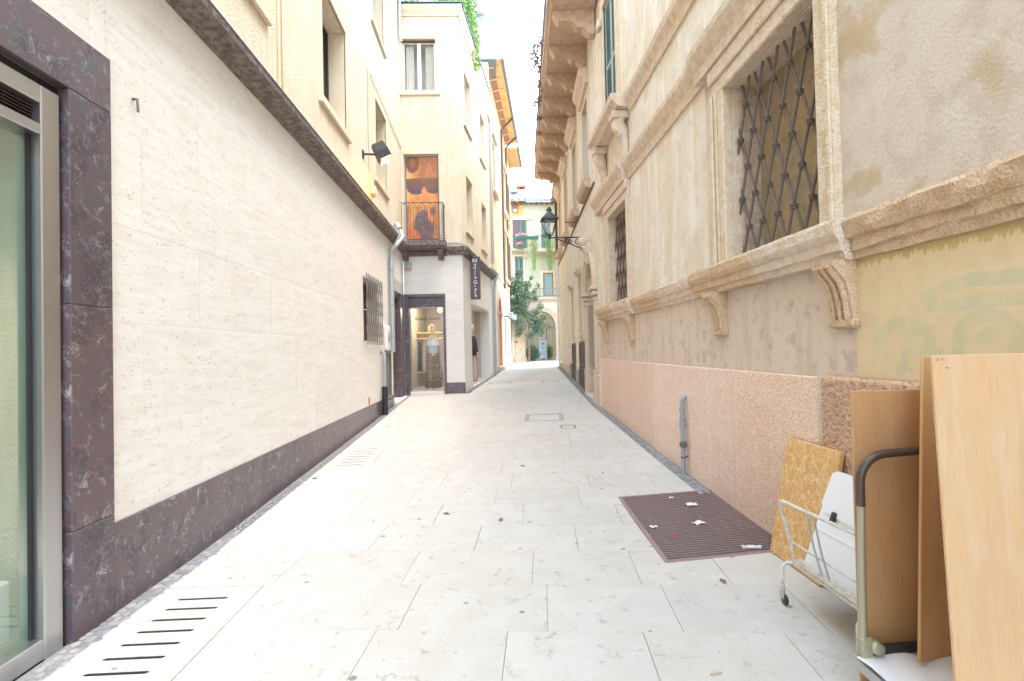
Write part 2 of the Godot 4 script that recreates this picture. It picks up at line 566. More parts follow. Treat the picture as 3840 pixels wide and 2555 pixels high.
	M.joint = mat(lin(0.44, 0.41, 0.38), 0.95)
	M.concrete = mat(lin(0.45, 0.43, 0.4), 0.9)
	for k in 5:
		M["pebble%d" % k] = mat([lin(0.3, 0.3, 0.32), lin(0.25, 0.25, 0.275), lin(0.34, 0.32, 0.31), lin(0.22, 0.215, 0.23), lin(0.36, 0.35, 0.34)][k], 0.75)
	M.pebble_mix = tri_mat(picture(H, H, blend(H, H, [170, 168, 170], [[c2, 120, 200, 140, 136, 140, 0.9], [c1, 130, 200, 186, 180, 172, 0.8]])), 0.4, 0.85)
	M.steel = mat(lin(0.48, 0.48, 0.48), 0.3, 0.9)
	M.rubber = mat(lin(0.02, 0.02, 0.022), 0.7)
	M.black_metal = mat(lin(0.035, 0.035, 0.038), 0.5, 0.4)
	M.iron = tri_mat(picture(H, H, blend(H, H, [112, 101, 95], [[c1, 130, 255, 128, 104, 90, 0.9], [c2, 190, 255, 84, 76, 73, 0.8]])), 0.3, 0.75, Color.WHITE, stone_n, 0.5)
	M.grey_iron = mat(lin(0.10, 0.105, 0.11), 0.55, 0.3)
	M.rust_grate = tri_mat(picture(H, H, blend(H, H, [150, 128, 126], [[c1, 140, 255, 160, 130, 124, 0.9], [c2, 190, 255, 122, 110, 110, 0.9]])), 0.35, 0.65, Color.WHITE)
	M.vent_grey = mat(lin(0.2, 0.2, 0.205), 0.5)
	M.zinc = mat(lin(0.42, 0.47, 0.5), 0.45, 0.35)
	M.grey_pvc = mat(lin(0.33, 0.335, 0.34), 0.5)
	M.flash = mat(lin(0.55, 0.58, 0.64), 0.4, 0.5)
	M.roof_metal = mat(lin(0.2, 0.23, 0.28), 0.45, 0.5)
	M.copper = mat(lin(0.12, 0.08, 0.07), 0.5, 0.4)
	M.white_paint = mat(lin(0.78, 0.78, 0.77), 0.45)
	M.white_wall = mat(lin(0.76, 0.75, 0.72), 0.8)
	M.white_plastic = mat(lin(0.82, 0.83, 0.86), 0.35)
	M.black_plastic = mat(lin(0.03, 0.03, 0.035), 0.4)
	M.brown_tube = mat(lin(0.11, 0.075, 0.065), 0.35, 0.3)
	M.zinc_yellow = mat(lin(0.44, 0.41, 0.29), 0.4, 0.5)
	M.chrome = mat(lin(0.55, 0.55, 0.55), 0.3, 0.9)
	M.worn_white = tri_mat(picture(H, H, blend(H, H, [224, 222, 216], [[c1, 150, 220, 196, 188, 176, 0.8], [c2, 215, 250, 140, 100, 76, 0.8]])), 0.35, 0.5)
	M.wood_door = mat(lin(0.36, 0.16, 0.06), 0.5)
	M.dark_room = mat(lin(0.68, 0.65, 0.6), 0.9)
	M.curtain = mat(lin(0.6, 0.56, 0.5), 0.9)
	M.beige_panel = mat(lin(0.55, 0.5, 0.43), 0.4)
	M.green_shutter = mat(lin(0.15, 0.22, 0.2), 0.6)
	M.teal_shutter = mat(lin(0.27, 0.36, 0.37), 0.6)
	M.brown_shutter = mat(lin(0.13, 0.09, 0.08), 0.6)
	M.tile = mat(lin(0.36, 0.2, 0.14), 0.85)
	M.tile2 = mat(lin(0.42, 0.27, 0.2), 0.85)
	M.terracotta = mat(lin(0.42, 0.19, 0.11), 0.85)
	M.sign_brown = mat(lin(0.065, 0.042, 0.048), 0.4)
	M.letter = mat(lin(0.8, 0.78, 0.74), 0.5)
	M.skin = mat(lin(0.72, 0.52, 0.36), 0.5)
	M.gold = mat(lin(0.7, 0.48, 0.14), 0.3, 0.8)
	M.shelf_wood = mat(lin(0.62, 0.42, 0.2), 0.5)
	M.blue_cloth = mat(lin(0.45, 0.58, 0.75), 0.9)
	M.pale_blue = mat(lin(0.66, 0.72, 0.8), 0.9)
	M.knit = mat(lin(0.5, 0.36, 0.27), 0.95)
	M.denim = mat(lin(0.1, 0.17, 0.33), 0.9)
	M.orange_cloth = mat(lin(0.6, 0.17, 0.08), 0.9)
	M.dark_cloth = mat(lin(0.04, 0.045, 0.05), 0.9)
	M.grey_cloth = mat(lin(0.2, 0.19, 0.2), 0.9)
	M.rose_cloth = mat(lin(0.55, 0.42, 0.4), 0.9)
	M.olive_cloth = mat(lin(0.1, 0.1, 0.05), 0.9)
	M.shop_floor = mat(lin(0.42, 0.38, 0.33), 0.35)
	var fl := noise(H, H, 0.05, 95, 2, cell, FastNoiseLite.FRACTAL_NONE)
	var fl2 := noise(H, H, 0.06, 96, 2)
	M.print_cloth = tri_mat(picture(H, H, blend(H, H, [70, 58, 50], [[fl, 120, 60, 190, 150, 96, 0.95], [fl2, 170, 190, 70, 104, 96, 0.95], [fl2, 70, 50, 176, 78, 46, 0.95]])), 1.3, 0.9)
	var g := mat(Color(0.86, 0.95, 0.91, 0.04), 0.03)
	g.transparency = BaseMaterial3D.TRANSPARENCY_ALPHA
	M.glass = g
	var g2 := mat(Color(0.62, 0.86, 0.76, 0.14), 0.03)
	g2.transparency = BaseMaterial3D.TRANSPARENCY_ALPHA
	M.green_glass = g2
	M.mortar = tri_mat(picture(H, H, blend(H, H, [142, 140, 142], [[c2, 120, 255, 118, 115, 118, 0.9], [c1, 130, 255, 152, 148, 145, 0.8]])), 0.5, 0.9)
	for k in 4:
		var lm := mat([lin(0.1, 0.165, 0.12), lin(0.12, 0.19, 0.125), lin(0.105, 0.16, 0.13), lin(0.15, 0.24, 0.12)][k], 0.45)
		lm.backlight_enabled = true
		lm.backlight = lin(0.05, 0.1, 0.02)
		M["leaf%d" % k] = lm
	M.lime_leaf = mat(lin(0.2, 0.34, 0.08), 0.5)
	M.lime_leaf.backlight_enabled = true
	M.lime_leaf.backlight = lin(0.16, 0.26, 0.03)
	M.red_leaf = mat(lin(0.28, 0.07, 0.06), 0.5)
	M.bark = mat(lin(0.16, 0.12, 0.09), 0.9)
	M.petal = mat(lin(0.75, 0.3, 0.4), 0.7)
	M.planter = mat(lin(0.03, 0.12, 0.08), 0.6)
	M.paper = mat(lin(0.8, 0.79, 0.8), 0.8)
	M.litter_tan = mat(lin(0.5, 0.38, 0.25), 0.8)
	M.litter_red = mat(lin(0.6, 0.07, 0.09), 0.6)
	M.dry_leaf = mat(lin(0.25, 0.13, 0.07), 0.8)

func _ready() -> void:
	rng.seed = 20240
	# camera
	var cam := Camera3D.new()
	cam.name = "camera"
	cam.position = Vector3(0, 1.55, 0)
	cam.rotation_degrees = Vector3(0.977, -2.319, -1.3)
	cam.fov = 67.29
	cam.near = 0.05
	cam.far = 300.0
	add_child(cam)
	cam.current = true
	# bright overcast sky
	var sky_mat := ProceduralSkyMaterial.new()
	sky_mat.sky_top_color = Color(0.8, 0.9, 1.0)
	sky_mat.sky_horizon_color = Color(0.85, 0.925, 1.0)
	sky_mat.ground_horizon_color = Color(0.7, 0.68, 0.66)
	sky_mat.ground_bottom_color = Color(0.6, 0.58, 0.55)
	sky_mat.sky_energy_multiplier = 1.0
	var env := Environment.new()
	env.background_mode = Environment.BG_SKY
	env.sky = Sky.new()
	env.sky.sky_material = sky_mat
	env.background_energy_multiplier = 1.25
	env.tonemap_mode = Environment.TONE_MAPPER_LINEAR
	env.tonemap_exposure = EXPOSURE
	env.sdfgi_enabled = true
	env.ssao_enabled = true
	env.ssil_enabled = true
	var we := WorldEnvironment.new()
	we.name = "world_environment"
	we.environment = env
	add_child(we)
	# the sun behind thin cloud
	var sun := DirectionalLight3D.new()
	sun.name = "sun"
	sun.light_energy = 0.35
	sun.light_angular_distance = 30.0
	sun.light_color = Color(1.0, 0.985, 0.97)
	sun.shadow_enabled = true
	sun.rotation_degrees = Vector3(-70, 62, 0)
	add_child(sun)
	make_materials()
	print("materials ", Time.get_ticks_msec())
	build_ground()
	build_left()
	build_palazzo()
	build_corner_shop()
	build_left_far()
	build_right_far()
	build_end()
	print("structure ", Time.get_ticks_msec())
	build_street_things()
	build_goods()
	build_shop_goods()
	build_plants()
	print("done ", Time.get_ticks_msec())

const EXPOSURE := 5.65

# ---------- the ground ----------
func lane_poly(inset: float) -> PackedVector2Array:
	# plan (x, D) of the lane between the walls
	var left := [[-2.3, -6.0], [-2.3, 13.66], [-0.74, 13.66], [0.02, 18.4], [1.28, 27.2]]
	var right := [[4.05, 27.2], [2.86, 21.0], [2.24, 10.5], [2.24, -6.0]]
	var p := PackedVector2Array()
	for q in left:
		p.append(Vector2(q[0] + inset * 0.7, q[1] - (inset if q[1] > 13.0 and q[1] < 14.0 else 0.0)))
	for q in right:
		p.append(Vector2(q[0] - inset, q[1]))
	return p

func flat_prism(b: MB, poly: PackedVector2Array, up: float, thick: float) -> void:
	# plan polygon (x, D) laid on the lane
	var o := PackedVector2Array(poly)
	if not Geometry2D.is_polygon_clockwise(o):
		o.reverse()
	var ix := Geometry2D.triangulate_polygon(o)
	var v := func(q: Vector2, h: float) -> Vector3: return P(q.x, gh(q.x, q.y) + h, q.y)
	for i in range(0, ix.size(), 3):
		var a: Vector3 = v.call(o[ix[i]], up)
		var c: Vector3 = v.call(o[ix[i + 1]], up)
		var d: Vector3 = v.call(o[ix[i + 2]], up)
		if (c - a).cross(d - a).y > 0:
			b.tri(a, c, d)
		else:
			b.tri(a, d, c)
	if thick > 0.0:
		for i in o.size():
			var p: Vector2 = o[i]
			var q: Vector2 = o[(i + 1) % o.size()]
			b.quad(v.call(p, up - thick), v.call(q, up - thick), v.call(q, up), v.call(p, up))

func rect(x0: float, x1: float, d0: float, d1: float) -> PackedVector2Array:
	return PackedVector2Array([Vector2(x0, d0), Vector2(x1, d0), Vector2(x1, d1), Vector2(x0, d1)])

const GRATE := [[1.2, 3.58], [2.235, 3.715], [2.235, 5.17], [1.235, 5.04]]
const LIDS := [[0.6, 1.3, 9.14, 9.84, 0.07], [1.14, 1.38, 8.44, 8.7, 0.015], [1.5, 2.0, 15.1, 15.65, 0.05], [-0.1, 0.6, 15.5, 16.0, 0.05]]
const DRAINS := [[-2.163, -1.535, 2.28, 3.47], [-2.163, -1.56, 6.4, 7.75]]

func lid_poly(l: Array, grow := 0.0) -> PackedVector2Array:
	var p := PackedVector2Array()
	var c := Vector2((l[0] + l[1]) / 2, (l[2] + l[3]) / 2)
	for q in rect(l[0] - grow, l[1] + grow, l[2] - grow, l[3] + grow):
		p.append(c + (q - c).rotated(-0.1))
	return p

func build_ground() -> void:
	var bed := MB.new()
	for i in 70:
		for j in 10:
			var d0 := -7.0 + i * 0.7
			var x0 := -7.0 + j * 1.4
			var v := func(x: float, d: float) -> Vector3:
				var deep := 0.012
				return P(x, gh(x, d) - deep, d)
			var p := PackedVector2Array([Vector2(x0, d0), Vector2(x0 + 1.4, d0), Vector2(x0 + 1.4, d0 + 0.7), Vector2(x0, d0 + 0.7)])
			var gr := PackedVector2Array()
			for q in GRATE:
				gr.append(Vector2(q[0], q[1]))
			var parts := [p]
			var holes := [gr]
			for dr in DRAINS:
				holes.append(rect(dr[0] + 0.1, dr[1] - 0.1, dr[2] + 0.1, dr[3] - 0.08))
			for h in holes:
				var nx := []
				for q in parts:
					nx.append_array(Geometry2D.clip_polygons(q, h))
				parts = nx
			for q in parts:
				flat_prism(bed, q, -0.012, 0.0)
	var ground := obj("ground", bed, M.joint)
	structure(ground)
	var pave := Node3D.new()
	pave.name = "pavement"
	add_child(pave)
	structure(pave)
	# slab rows lie askew to the walls; c.x along the row, c.y across
	var u := Vector2(1, -0.1).normalized()
	var w := Vector2(0.1, 1).normalized()
	var lane := lane_poly(0.19)
	var holes := []
	var g := PackedVector2Array()
	for q in GRATE:
		g.append(Vector2(q[0], q[1]))
	holes.append(Geometry2D.offset_polygon(g, 0.012)[0])
	for l in LIDS:
		holes.append(lid_poly(l, 0.004))
	for dr in DRAINS:
		holes.append(rect(dr[0] - 0.003, dr[1], dr[2], dr[3]))
	var rows := [1.1, 1.68, 2.24, 2.79, 3.34, 3.89, 4.45, 4.97, 5.48, 5.99, 6.57, 7.18, 7.69, 8.17]
	while rows[-1] < 27.4:
		rows.append(rows[-1] + rng.randf_range(0.5, 0.62))
	var known := {2: [-0.72, 0.0, 0.72, 1.45], 3: [-1.25, -0.55, 0.27, 0.99, 1.75], 4: [-1.5, -0.63, 0.23, 0.93, 1.5], 5: [-1.72, -0.99, -0.17, 0.62, 1.3], 6: [-1.36, -0.55, 0.23, 1.09], 7: [-1.56, -0.86, -0.01, 0.83, 1.3], 8: [-1.4, -0.6, 0.17, 1.02, 1.7], 9: [-1.5, -0.7, 0.07, 0.82, 1.55]}
	for r in rows.size() - 1:
		var cuts := [-4.0]
		if known.has(r):
			cuts.append_array(known[r])
		else:
			var x := -3.4 + rng.randf_range(0, 0.7)
			while x < 5.2:
				cuts.append(x)
				x += rng.randf_range(0.66, 0.98) if r < 30 else rng.randf_range(0.9, 1.3)
		cuts.append(6.0)
		for k in cuts.size() - 1:
			var c0: float = cuts[k] + 0.1 * rows[r] * 0.0
			var a: Vector2 = u * c0 + Vector2(0, rows[r])
			var e: Vector2 = u * cuts[k + 1] + Vector2(0, rows[r])
			var hh: Vector2 = w * (rows[r + 1] - rows[r])
			var slab := PackedVector2Array([a, e, e + hh, a + hh])
			var pieces: Array = Geometry2D.intersect_polygons(slab, lane)
			for h in holes:
				var nx := []
				for q in pieces:
					nx.append_array(Geometry2D.clip_polygons(q, h))
				pieces = nx
			for q in pieces:
				var sh := Geometry2D.offset_polygon(q, -0.0016 if r < 16 else -0.003)
				if sh.is_empty():
					continue
				var mid := Vector2.ZERO
				for pt in sh[0]:
					mid += pt
				mid /= sh[0].size()
				var b := MB.new()
				var base := P(mid.x, gh(mid.x, mid.y), mid.y)
				b.t = Transform3D(Basis.IDENTITY, -base)
				flat_prism(b, sh[0], rng.randf_range(-0.0012, 0.0012), 0.05)
				obj("paving_slab", b, M["pave%d" % rng.randi_range(0, 4)], pave, Transform3D(Basis.IDENTITY, base))
	# slotted drain slabs along the shop wall
	for dr in DRAINS:
		var slots := []
		var n := 7
		var first: float = 2.57 if dr[2] < 3.0 else 6.64
		var pitch := 0.124 if dr[2] < 3.0 else 0.15
		for k in n:
			slots.append(first + pitch * k)
		var x0: float = dr[0] + 0.003
		var x1: float = dr[1] - 0.004
		var b := MB.new()
		var parts := [rect(x0, x1, dr[2] + 0.004, dr[3] - 0.004)]
		for s in slots:
			var nx := []
			var slot := PackedVector2Array([Vector2(-1.985, s - 0.012), Vector2(-1.70, s - 0.013), Vector2(-1.685, s), Vector2(-1.70, s + 0.013), Vector2(-1.985, s + 0.012), Vector2(-2.0, s)])
			for q in parts:
				# cut the plate in two through the slot so that every piece is a plain polygon
				for half in [rect(x0 - 0.1, x1 + 0.1, dr[2] - 0.1, s), rect(x0 - 0.1, x1 + 0.1, s, dr[3] + 0.1)]:
					for h in Geometry2D.intersect_polygons(q, half):
						nx.append_array(Geometry2D.clip_polygons(h, slot))
			parts = nx
		var grime := MB.new()
		for s in slots:
			var ring := PackedVector2Array([Vector2(-1.984, s - 0.0105), Vector2(-1.70, s - 0.0115), Vector2(-1.6865, s), Vector2(-1.70, s + 0.0115), Vector2(-1.984, s + 0.0105), Vector2(-1.9985, s)])
			for k in 6:
				var p0 := ring[k]
				var p1 := ring[(k + 1) % 6]
				grime.quad(P(p0.x, gh(p0.x, p0.y) - 0.12, p0.y), P(p1.x, gh(p1.x, p1.y) - 0.12, p1.y), P(p1.x, gh(p1.x, p1.y) - 0.002, p1.y), P(p0.x, gh(p0.x, p0.y) - 0.002, p0.y))
		for q in parts:
			flat_prism(b, q, 0.0, 0.06)
		var o := obj("drain_slab", b, M.pave2)
		tag(o, "white stone drain slab with seven slots " + ("beside the shop window corner" if dr[2] < 3.0 else "beside the plain stone plinth, under the grilled window side"), "drain", "slotted drain slabs")
		obj("slot_grime", grime, M.grime, o)
		var pb := MB.new()
		var y := gh(-1.8, dr[2]) - 0.6
		pb.box(P(dr[0] + 0.1, y, dr[3] - 0.08), P(dr[1] - 0.1, y + 0.1, dr[2] + 0.1))
		obj("drain_channel", pb, M.mortar, o)
		var wb := MB.new()
		wb.t = Transform3D(Basis.IDENTITY, Vector3.ZERO)
		for sx in [dr[0] + 0.08, dr[1] - 0.1]:
			wb.box(P(sx, y, dr[3] - 0.06), P(sx + 0.02, y + 0.56, dr[2] + 0.08))
		obj("drain_channel_wall", wb, M.mortar, o)
	# stone-filled manhole lids
	var names := ["square stone-filled manhole cover with wide grey metal frame", "small stone-filled cover with thin dark rim behind the large manhole", "stone-filled manhole cover beside the vents of the old wall", "stone-filled manhole cover in front of the second shop window"]
	for i in LIDS.size():
		var l: Array = LIDS[i]
		var fr := MB.new()
		var outer := lid_poly(l)
		var inner := lid_poly(l, -l[4])
		for k in 4:
			flat_prism(fr, PackedVector2Array([outer[k], outer[(k + 1) % 4], inner[(k + 1) % 4], inner[k]]), -0.001, 0.04)
		var t := thing("manhole_cover", names[i], "manhole")
		obj("cover_frame", fr, M.grey_pvc if i != 1 else M.grey_iron, t)
		var inn := MB.new()
		flat_prism(inn, lid_poly(l, -l[4] - 0.004), -0.002, 0.04)
		obj("cover_stone", inn, M["pave%d" % i], t)
	# pebble gutters
	var stone := []
	for k in 4:
		var pb := MB.new()
		var rings := []
		var nn := 7
		for q in [[0.25, -0.6], [0.85, -0.25], [1.0, 0.15], [0.8, 0.6], [0.35, 0.9]]:
			var ring := []
			for m in nn:
				var f := -TAU * m / nn
				var rr: float = q[0] * (1.0 + rng.randf_range(-0.16, 0.16))
				ring.append(Vector3(cos(f) * rr, q[1], sin(f) * rr))
			rings.append(ring)
		pb.loft(rings)
		stone.append(pb.mesh())
	for side in [0, 1]:
		var strip := Node3D.new()
		strip.name = "pebble_gutter_left" if side == 0 else "pebble_gutter_right"
		add_child(strip)
		structure(strip)
		var edge := MB.new()
		var rest := SurfaceTool.new()
		rest.begin(Mesh.PRIMITIVE_TRIANGLES)
		var count := 0
		var most := 170 if side == 0 else 125
		var d := 1.6 if side == 0 else 5.1
		while d < 26.0:
			var wid := 0.135 if side == 0 else 0.19
			var step: float = 0.052 if d < 12 else 0.09
			for c in 3:
				var x: float
				if side == 0:
					x = -2.3 + 0.022 + wid * (c + 0.5) / 3.0
					if d > 13.55:
						x += (lerp(1.58, 2.32, (d - 13.66) / 4.74) if d < 18.4 else lerp(2.32, 3.58, (d - 18.4) / 10.2))
				else:
					x = 2.24 - wid * (c + 0.5) / 3.0 + (0.0588 * (d - 10.5) if d > 10.5 else 0.0)
					if d > 21:
						x += (d - 21) * 0.13
				x += rng.randf_range(-0.008, 0.008)
				var dd := d + rng.randf_range(-0.016, 0.016)
				var s: float = rng.randf_range(0.02, 0.029) * (1.0 if d < 12 else 1.7) * (1.0 if side == 0 else 1.2)
				var xf := Transform3D(Basis(Vector3.UP, rng.randf() * TAU).scaled(Vector3(s, rng.randf_range(0.006, 0.01), s * rng.randf_range(0.9, 1.3))), P(x, gh(x, dd) - 0.0055, dd))
				var me: Mesh = stone[rng.randi() % 4]
				if count < most:
					inst("pebble", me, M["pebble%d" % rng.randi_range(0, 4)], strip, xf)
				else:
					rest.append_from(me, 0, xf)
				count += 1
			d += step
		var mo := MB.new()
		var dd := -6.0
		while dd < 26.0:
			var e := dd + 0.5
			var edge_x := func(q: float) -> float:
				if side == 1:
					return 2.24 + (0.0588 * (q - 10.5) if q > 10.5 else 0.0) + ((q - 21) * 0.13 if q > 21 else 0.0)
				if q < 13.55:
					return -2.3
				return -2.3 + (lerp(1.58, 2.32, (q - 13.66) / 4.74) if q < 18.4 else lerp(2.32, 3.58, (q - 18.4) / 10.2))
			var x0: float = edge_x.call(dd)
			var x1: float = edge_x.call(e)
			var wd := 0.14 if side == 0 else -0.2
			if not (side == 1 and dd > 3.0 and dd < 5.1) and x1 - x0 < 0.5:
				flat_prism(mo, PackedVector2Array([Vector2(x0, dd), Vector2(x0 + wd, dd), Vector2(x1 + wd, e), Vector2(x1, e)]), -0.005, 0.0)
			dd = e
		obj("mortar", mo, M.mortar, strip)
		var ro := inst("pebbles", rest.commit(), M.pebble_mix, strip)
		ro.set_meta("kind", "stuff")
	# the steel grating over a light well
	var t := thing("floor_grate", "large rusty brown metal bar grating set into the paving by the wall", "grate", at(1.2, 0.03, 3.58))
	var gr: Array = GRATE
	var a0 := Vector2(gr[0][0], gr[0][1])
	var a1 := Vector2(gr[1][0], gr[1][1])
	var b0 := Vector2(gr[3][0], gr[3][1])
	var b1 := Vector2(gr[2][0], gr[2][1])
	var inv := t.transform.affine_inverse()
	var gp := func(q: Vector2, h: float) -> Vector3: return inv * P(q.x, gh(q.x, q.y) + h, q.y)
	for e in [[a0, a1], [a1, b1], [b1, b0], [b0, a0]]:
		var fb := MB.new()
		fb.bar(gp.call(e[0], -0.016), gp.call(e[1], -0.016), 0.035, 0.036)
		obj("edge_bar", fb, M.rust_grate, t)
	var nb := 36
	for k in range(1, nb):
		var f := float(k) / nb
		var q0 := a0.lerp(b0, f) + Vector2(0.018, 0)
		var q1 := a1.lerp(b1, f) - Vector2(0.018, 0)
		var fb := MB.new()
		fb.bar(gp.call(q0, -0.009), gp.call(q1, -0.009), 0.011, 0.01)
		obj("grate_bar", fb, M.rust_grate, t)
	for f in [0.12, 0.35, 0.58, 0.8]:
		var fb := MB.new()
		fb.bar(gp.call(a0.lerp(a1, f), -0.024), gp.call(b0.lerp(b1, f), -0.024), 0.006, 0.014)
		obj("cross_rod", fb, M.rust_grate, t)
	var well := MB.new()
	for e in [[a0, a1], [a1, b1], [b1, b0], [b0, a0]]:
		var p0: Vector3 = gp.call(e[0], -0.035)
		var p1: Vector3 = gp.call(e[1], -0.035)
		well.quad(p0, p1, p1 - Vector3(0, 1.0, 0), p0 - Vector3(0, 1.0, 0))
	obj("light_well", well, M.concrete, t)
	var wf := MB.new()
	wf.quad(gp.call(a0, -1.03), gp.call(a1, -1.03), gp.call(b1, -1.03), gp.call(b0, -1.03))
	obj("well_floor", wf, M.concrete, t)

# ---------- windows and such, in a wall's own axes ----------
func window(parent: Node, s0: float, s1: float, y0: float, y1: float, o := {}) -> MeshInstance3D:
	# an opening already cut in the wall: raised surround, sill, sash frame, panes and the dim room behind
	var z: float = o.get("z", 0.0)
	var dep: float = o.get("depth", 0.28)
	var w: float = o.get("trim", 0.15)
	var sm: Material = o.get("sash", M.white_paint)
	var tm: Material = o.get("mat", M.cream_trim)
	var b := MB.new()
	if w > 0.0:
		b.frame(s0, s1, y0, y1, w, z - 0.02, z + 0.022, 0.008)
	else:
		b.frame(s0, s1, y0, y1, 0.01, z - 0.03, z - 0.004, 0.002)
	var win := obj("window", b, tm, parent)
	if o.get("sill", true):
		var sl := MB.new()
		sl.box(Vector3(s0 - w - 0.01, y0 - w - 0.03, z), Vector3(s1 + w + 0.01, y0 - w + 0.025, z + 0.055), 0.008)
		obj("sill", sl, tm, win)
	var zb := z - dep
	var f := MB.new()
	f.frame(s0 + 0.06, s1 - 0.06, y0 + 0.06, y1 - 0.06, 0.06, zb - 0.03, zb + 0.03, 0.006)
	var n: int = o.get("lights", 2)
	for k in range(1, n):
		var s: float = lerp(s0, s1, float(k) / n)
		f.box(Vector3(s - 0.05, y0 + 0.06, zb - 0.025), Vector3(s + 0.05, y1 - 0.06, zb + 0.025), 0.006)
	obj("sash", f, sm, win)
	for k in n:
		var q := MB.new()
		var a: float = lerp(s0, s1, float(k) / n) + 0.05
		var c: float = lerp(s0, s1, float(k + 1) / n) - 0.05
		q.quad(Vector3(a, y0 + 0.05, zb), Vector3(c, y0 + 0.05, zb), Vector3(c, y1 - 0.05, zb), Vector3(a, y1 - 0.05, zb))
		obj("pane", q, M.glass, win)
	var r := MB.new()
	r.wall(s0 - 0.05, s1 + 0.05, y0 - 0.05, y1 + 0.05, zb - 0.52, zb - 0.5)
	r.quad(Vector3(s0 - 0.05, y1 + 0.05, zb - 0.5), Vector3(s1 + 0.05, y1 + 0.05, zb - 0.5), Vector3(s1 + 0.05, y1 + 0.05, zb - 0.01), Vector3(s0 - 0.05, y1 + 0.05, zb - 0.01))
	r.quad(Vector3(s0 - 0.05, y0 - 0.05, zb - 0.5), Vector3(s1 + 0.05, y0 - 0.05, zb - 0.5), Vector3(s1 + 0.05, y0 - 0.05, zb - 0.01), Vector3(s0 - 0.05, y0 - 0.05, zb - 0.01))
	for s in [s0 - 0.05, s1 + 0.05]:
		r.quad(Vector3(s, y0 - 0.05, zb - 0.5), Vector3(s, y1 + 0.05, zb - 0.5), Vector3(s, y1 + 0.05, zb - 0.01), Vector3(s, y0 - 0.05, zb - 0.01))
	obj("room", r, M.dark_room, win)
	if o.get("curtain", false):
		for e in [[s0 + 0.08, s0 + 0.3], [s1 - 0.3, s1 - 0.08]]:
			obj("curtain", drape(e[0], e[1], y0 + 0.05, y1 - 0.06, zb - 0.1), M.curtain, win)
	return win

func drape(a: float, c: float, y0: float, y1: float, z: float) -> MB:
	var b := MB.new()
	b.st.set_smooth_group(1)
	var n := 14
	for i in n:
		var x0: float = lerp(a, c, float(i) / n)
		var x1: float = lerp(a, c, float(i + 1) / n)
		var z0 := z + sin(i * 1.9) * 0.018
		var z1 := z + sin((i + 1) * 1.9) * 0.018
		b.quad(Vector3(x0, y0, z0), Vector3(x1, y0, z1), Vector3(x1, y1, z1), Vector3(x0, y1, z0))
	return b

func panels(parent: Node, called: String, mats: Array, s0: float, s1: float, y0: float, y1: float, rowh: float, wid: float, z0: float, z1: float, holes: Array, shift := 0.0) -> void:
	# cladding slabs in courses, cut round the openings
	var y := y0
	var r := 0
	while y < y1 - 0.02:
		var yt: float = min(y + rowh, y1)
		if y1 - yt < 0.12:
			yt = y1
		var s := s0 - (wid * 0.5 if r % 2 else 0.0) - shift
		while s < s1:
			var pieces := [rect(max(s, s0), min(s + wid, s1), y, yt)]
			if min(s + wid, s1) - max(s, s0) < 0.03:
				s += wid
				continue
			for h in holes:
				var nx := []
				for q in pieces:
					nx.append_array(Geometry2D.clip_polygons(q, rect(h[0], h[1], h[2], h[3])))
				pieces = nx
			for q in pieces:
				var sh := Geometry2D.offset_polygon(q, -0.0003)
				if sh.is_empty():
					continue
				var b := MB.new()
				b.prism(sh[0], z0, z1 + rng.randf_range(-0.0003, 0.0003))
				obj(called, b, mats[rng.randi() % mats.size()], parent)
			s += wid
		y = yt
		r += 1

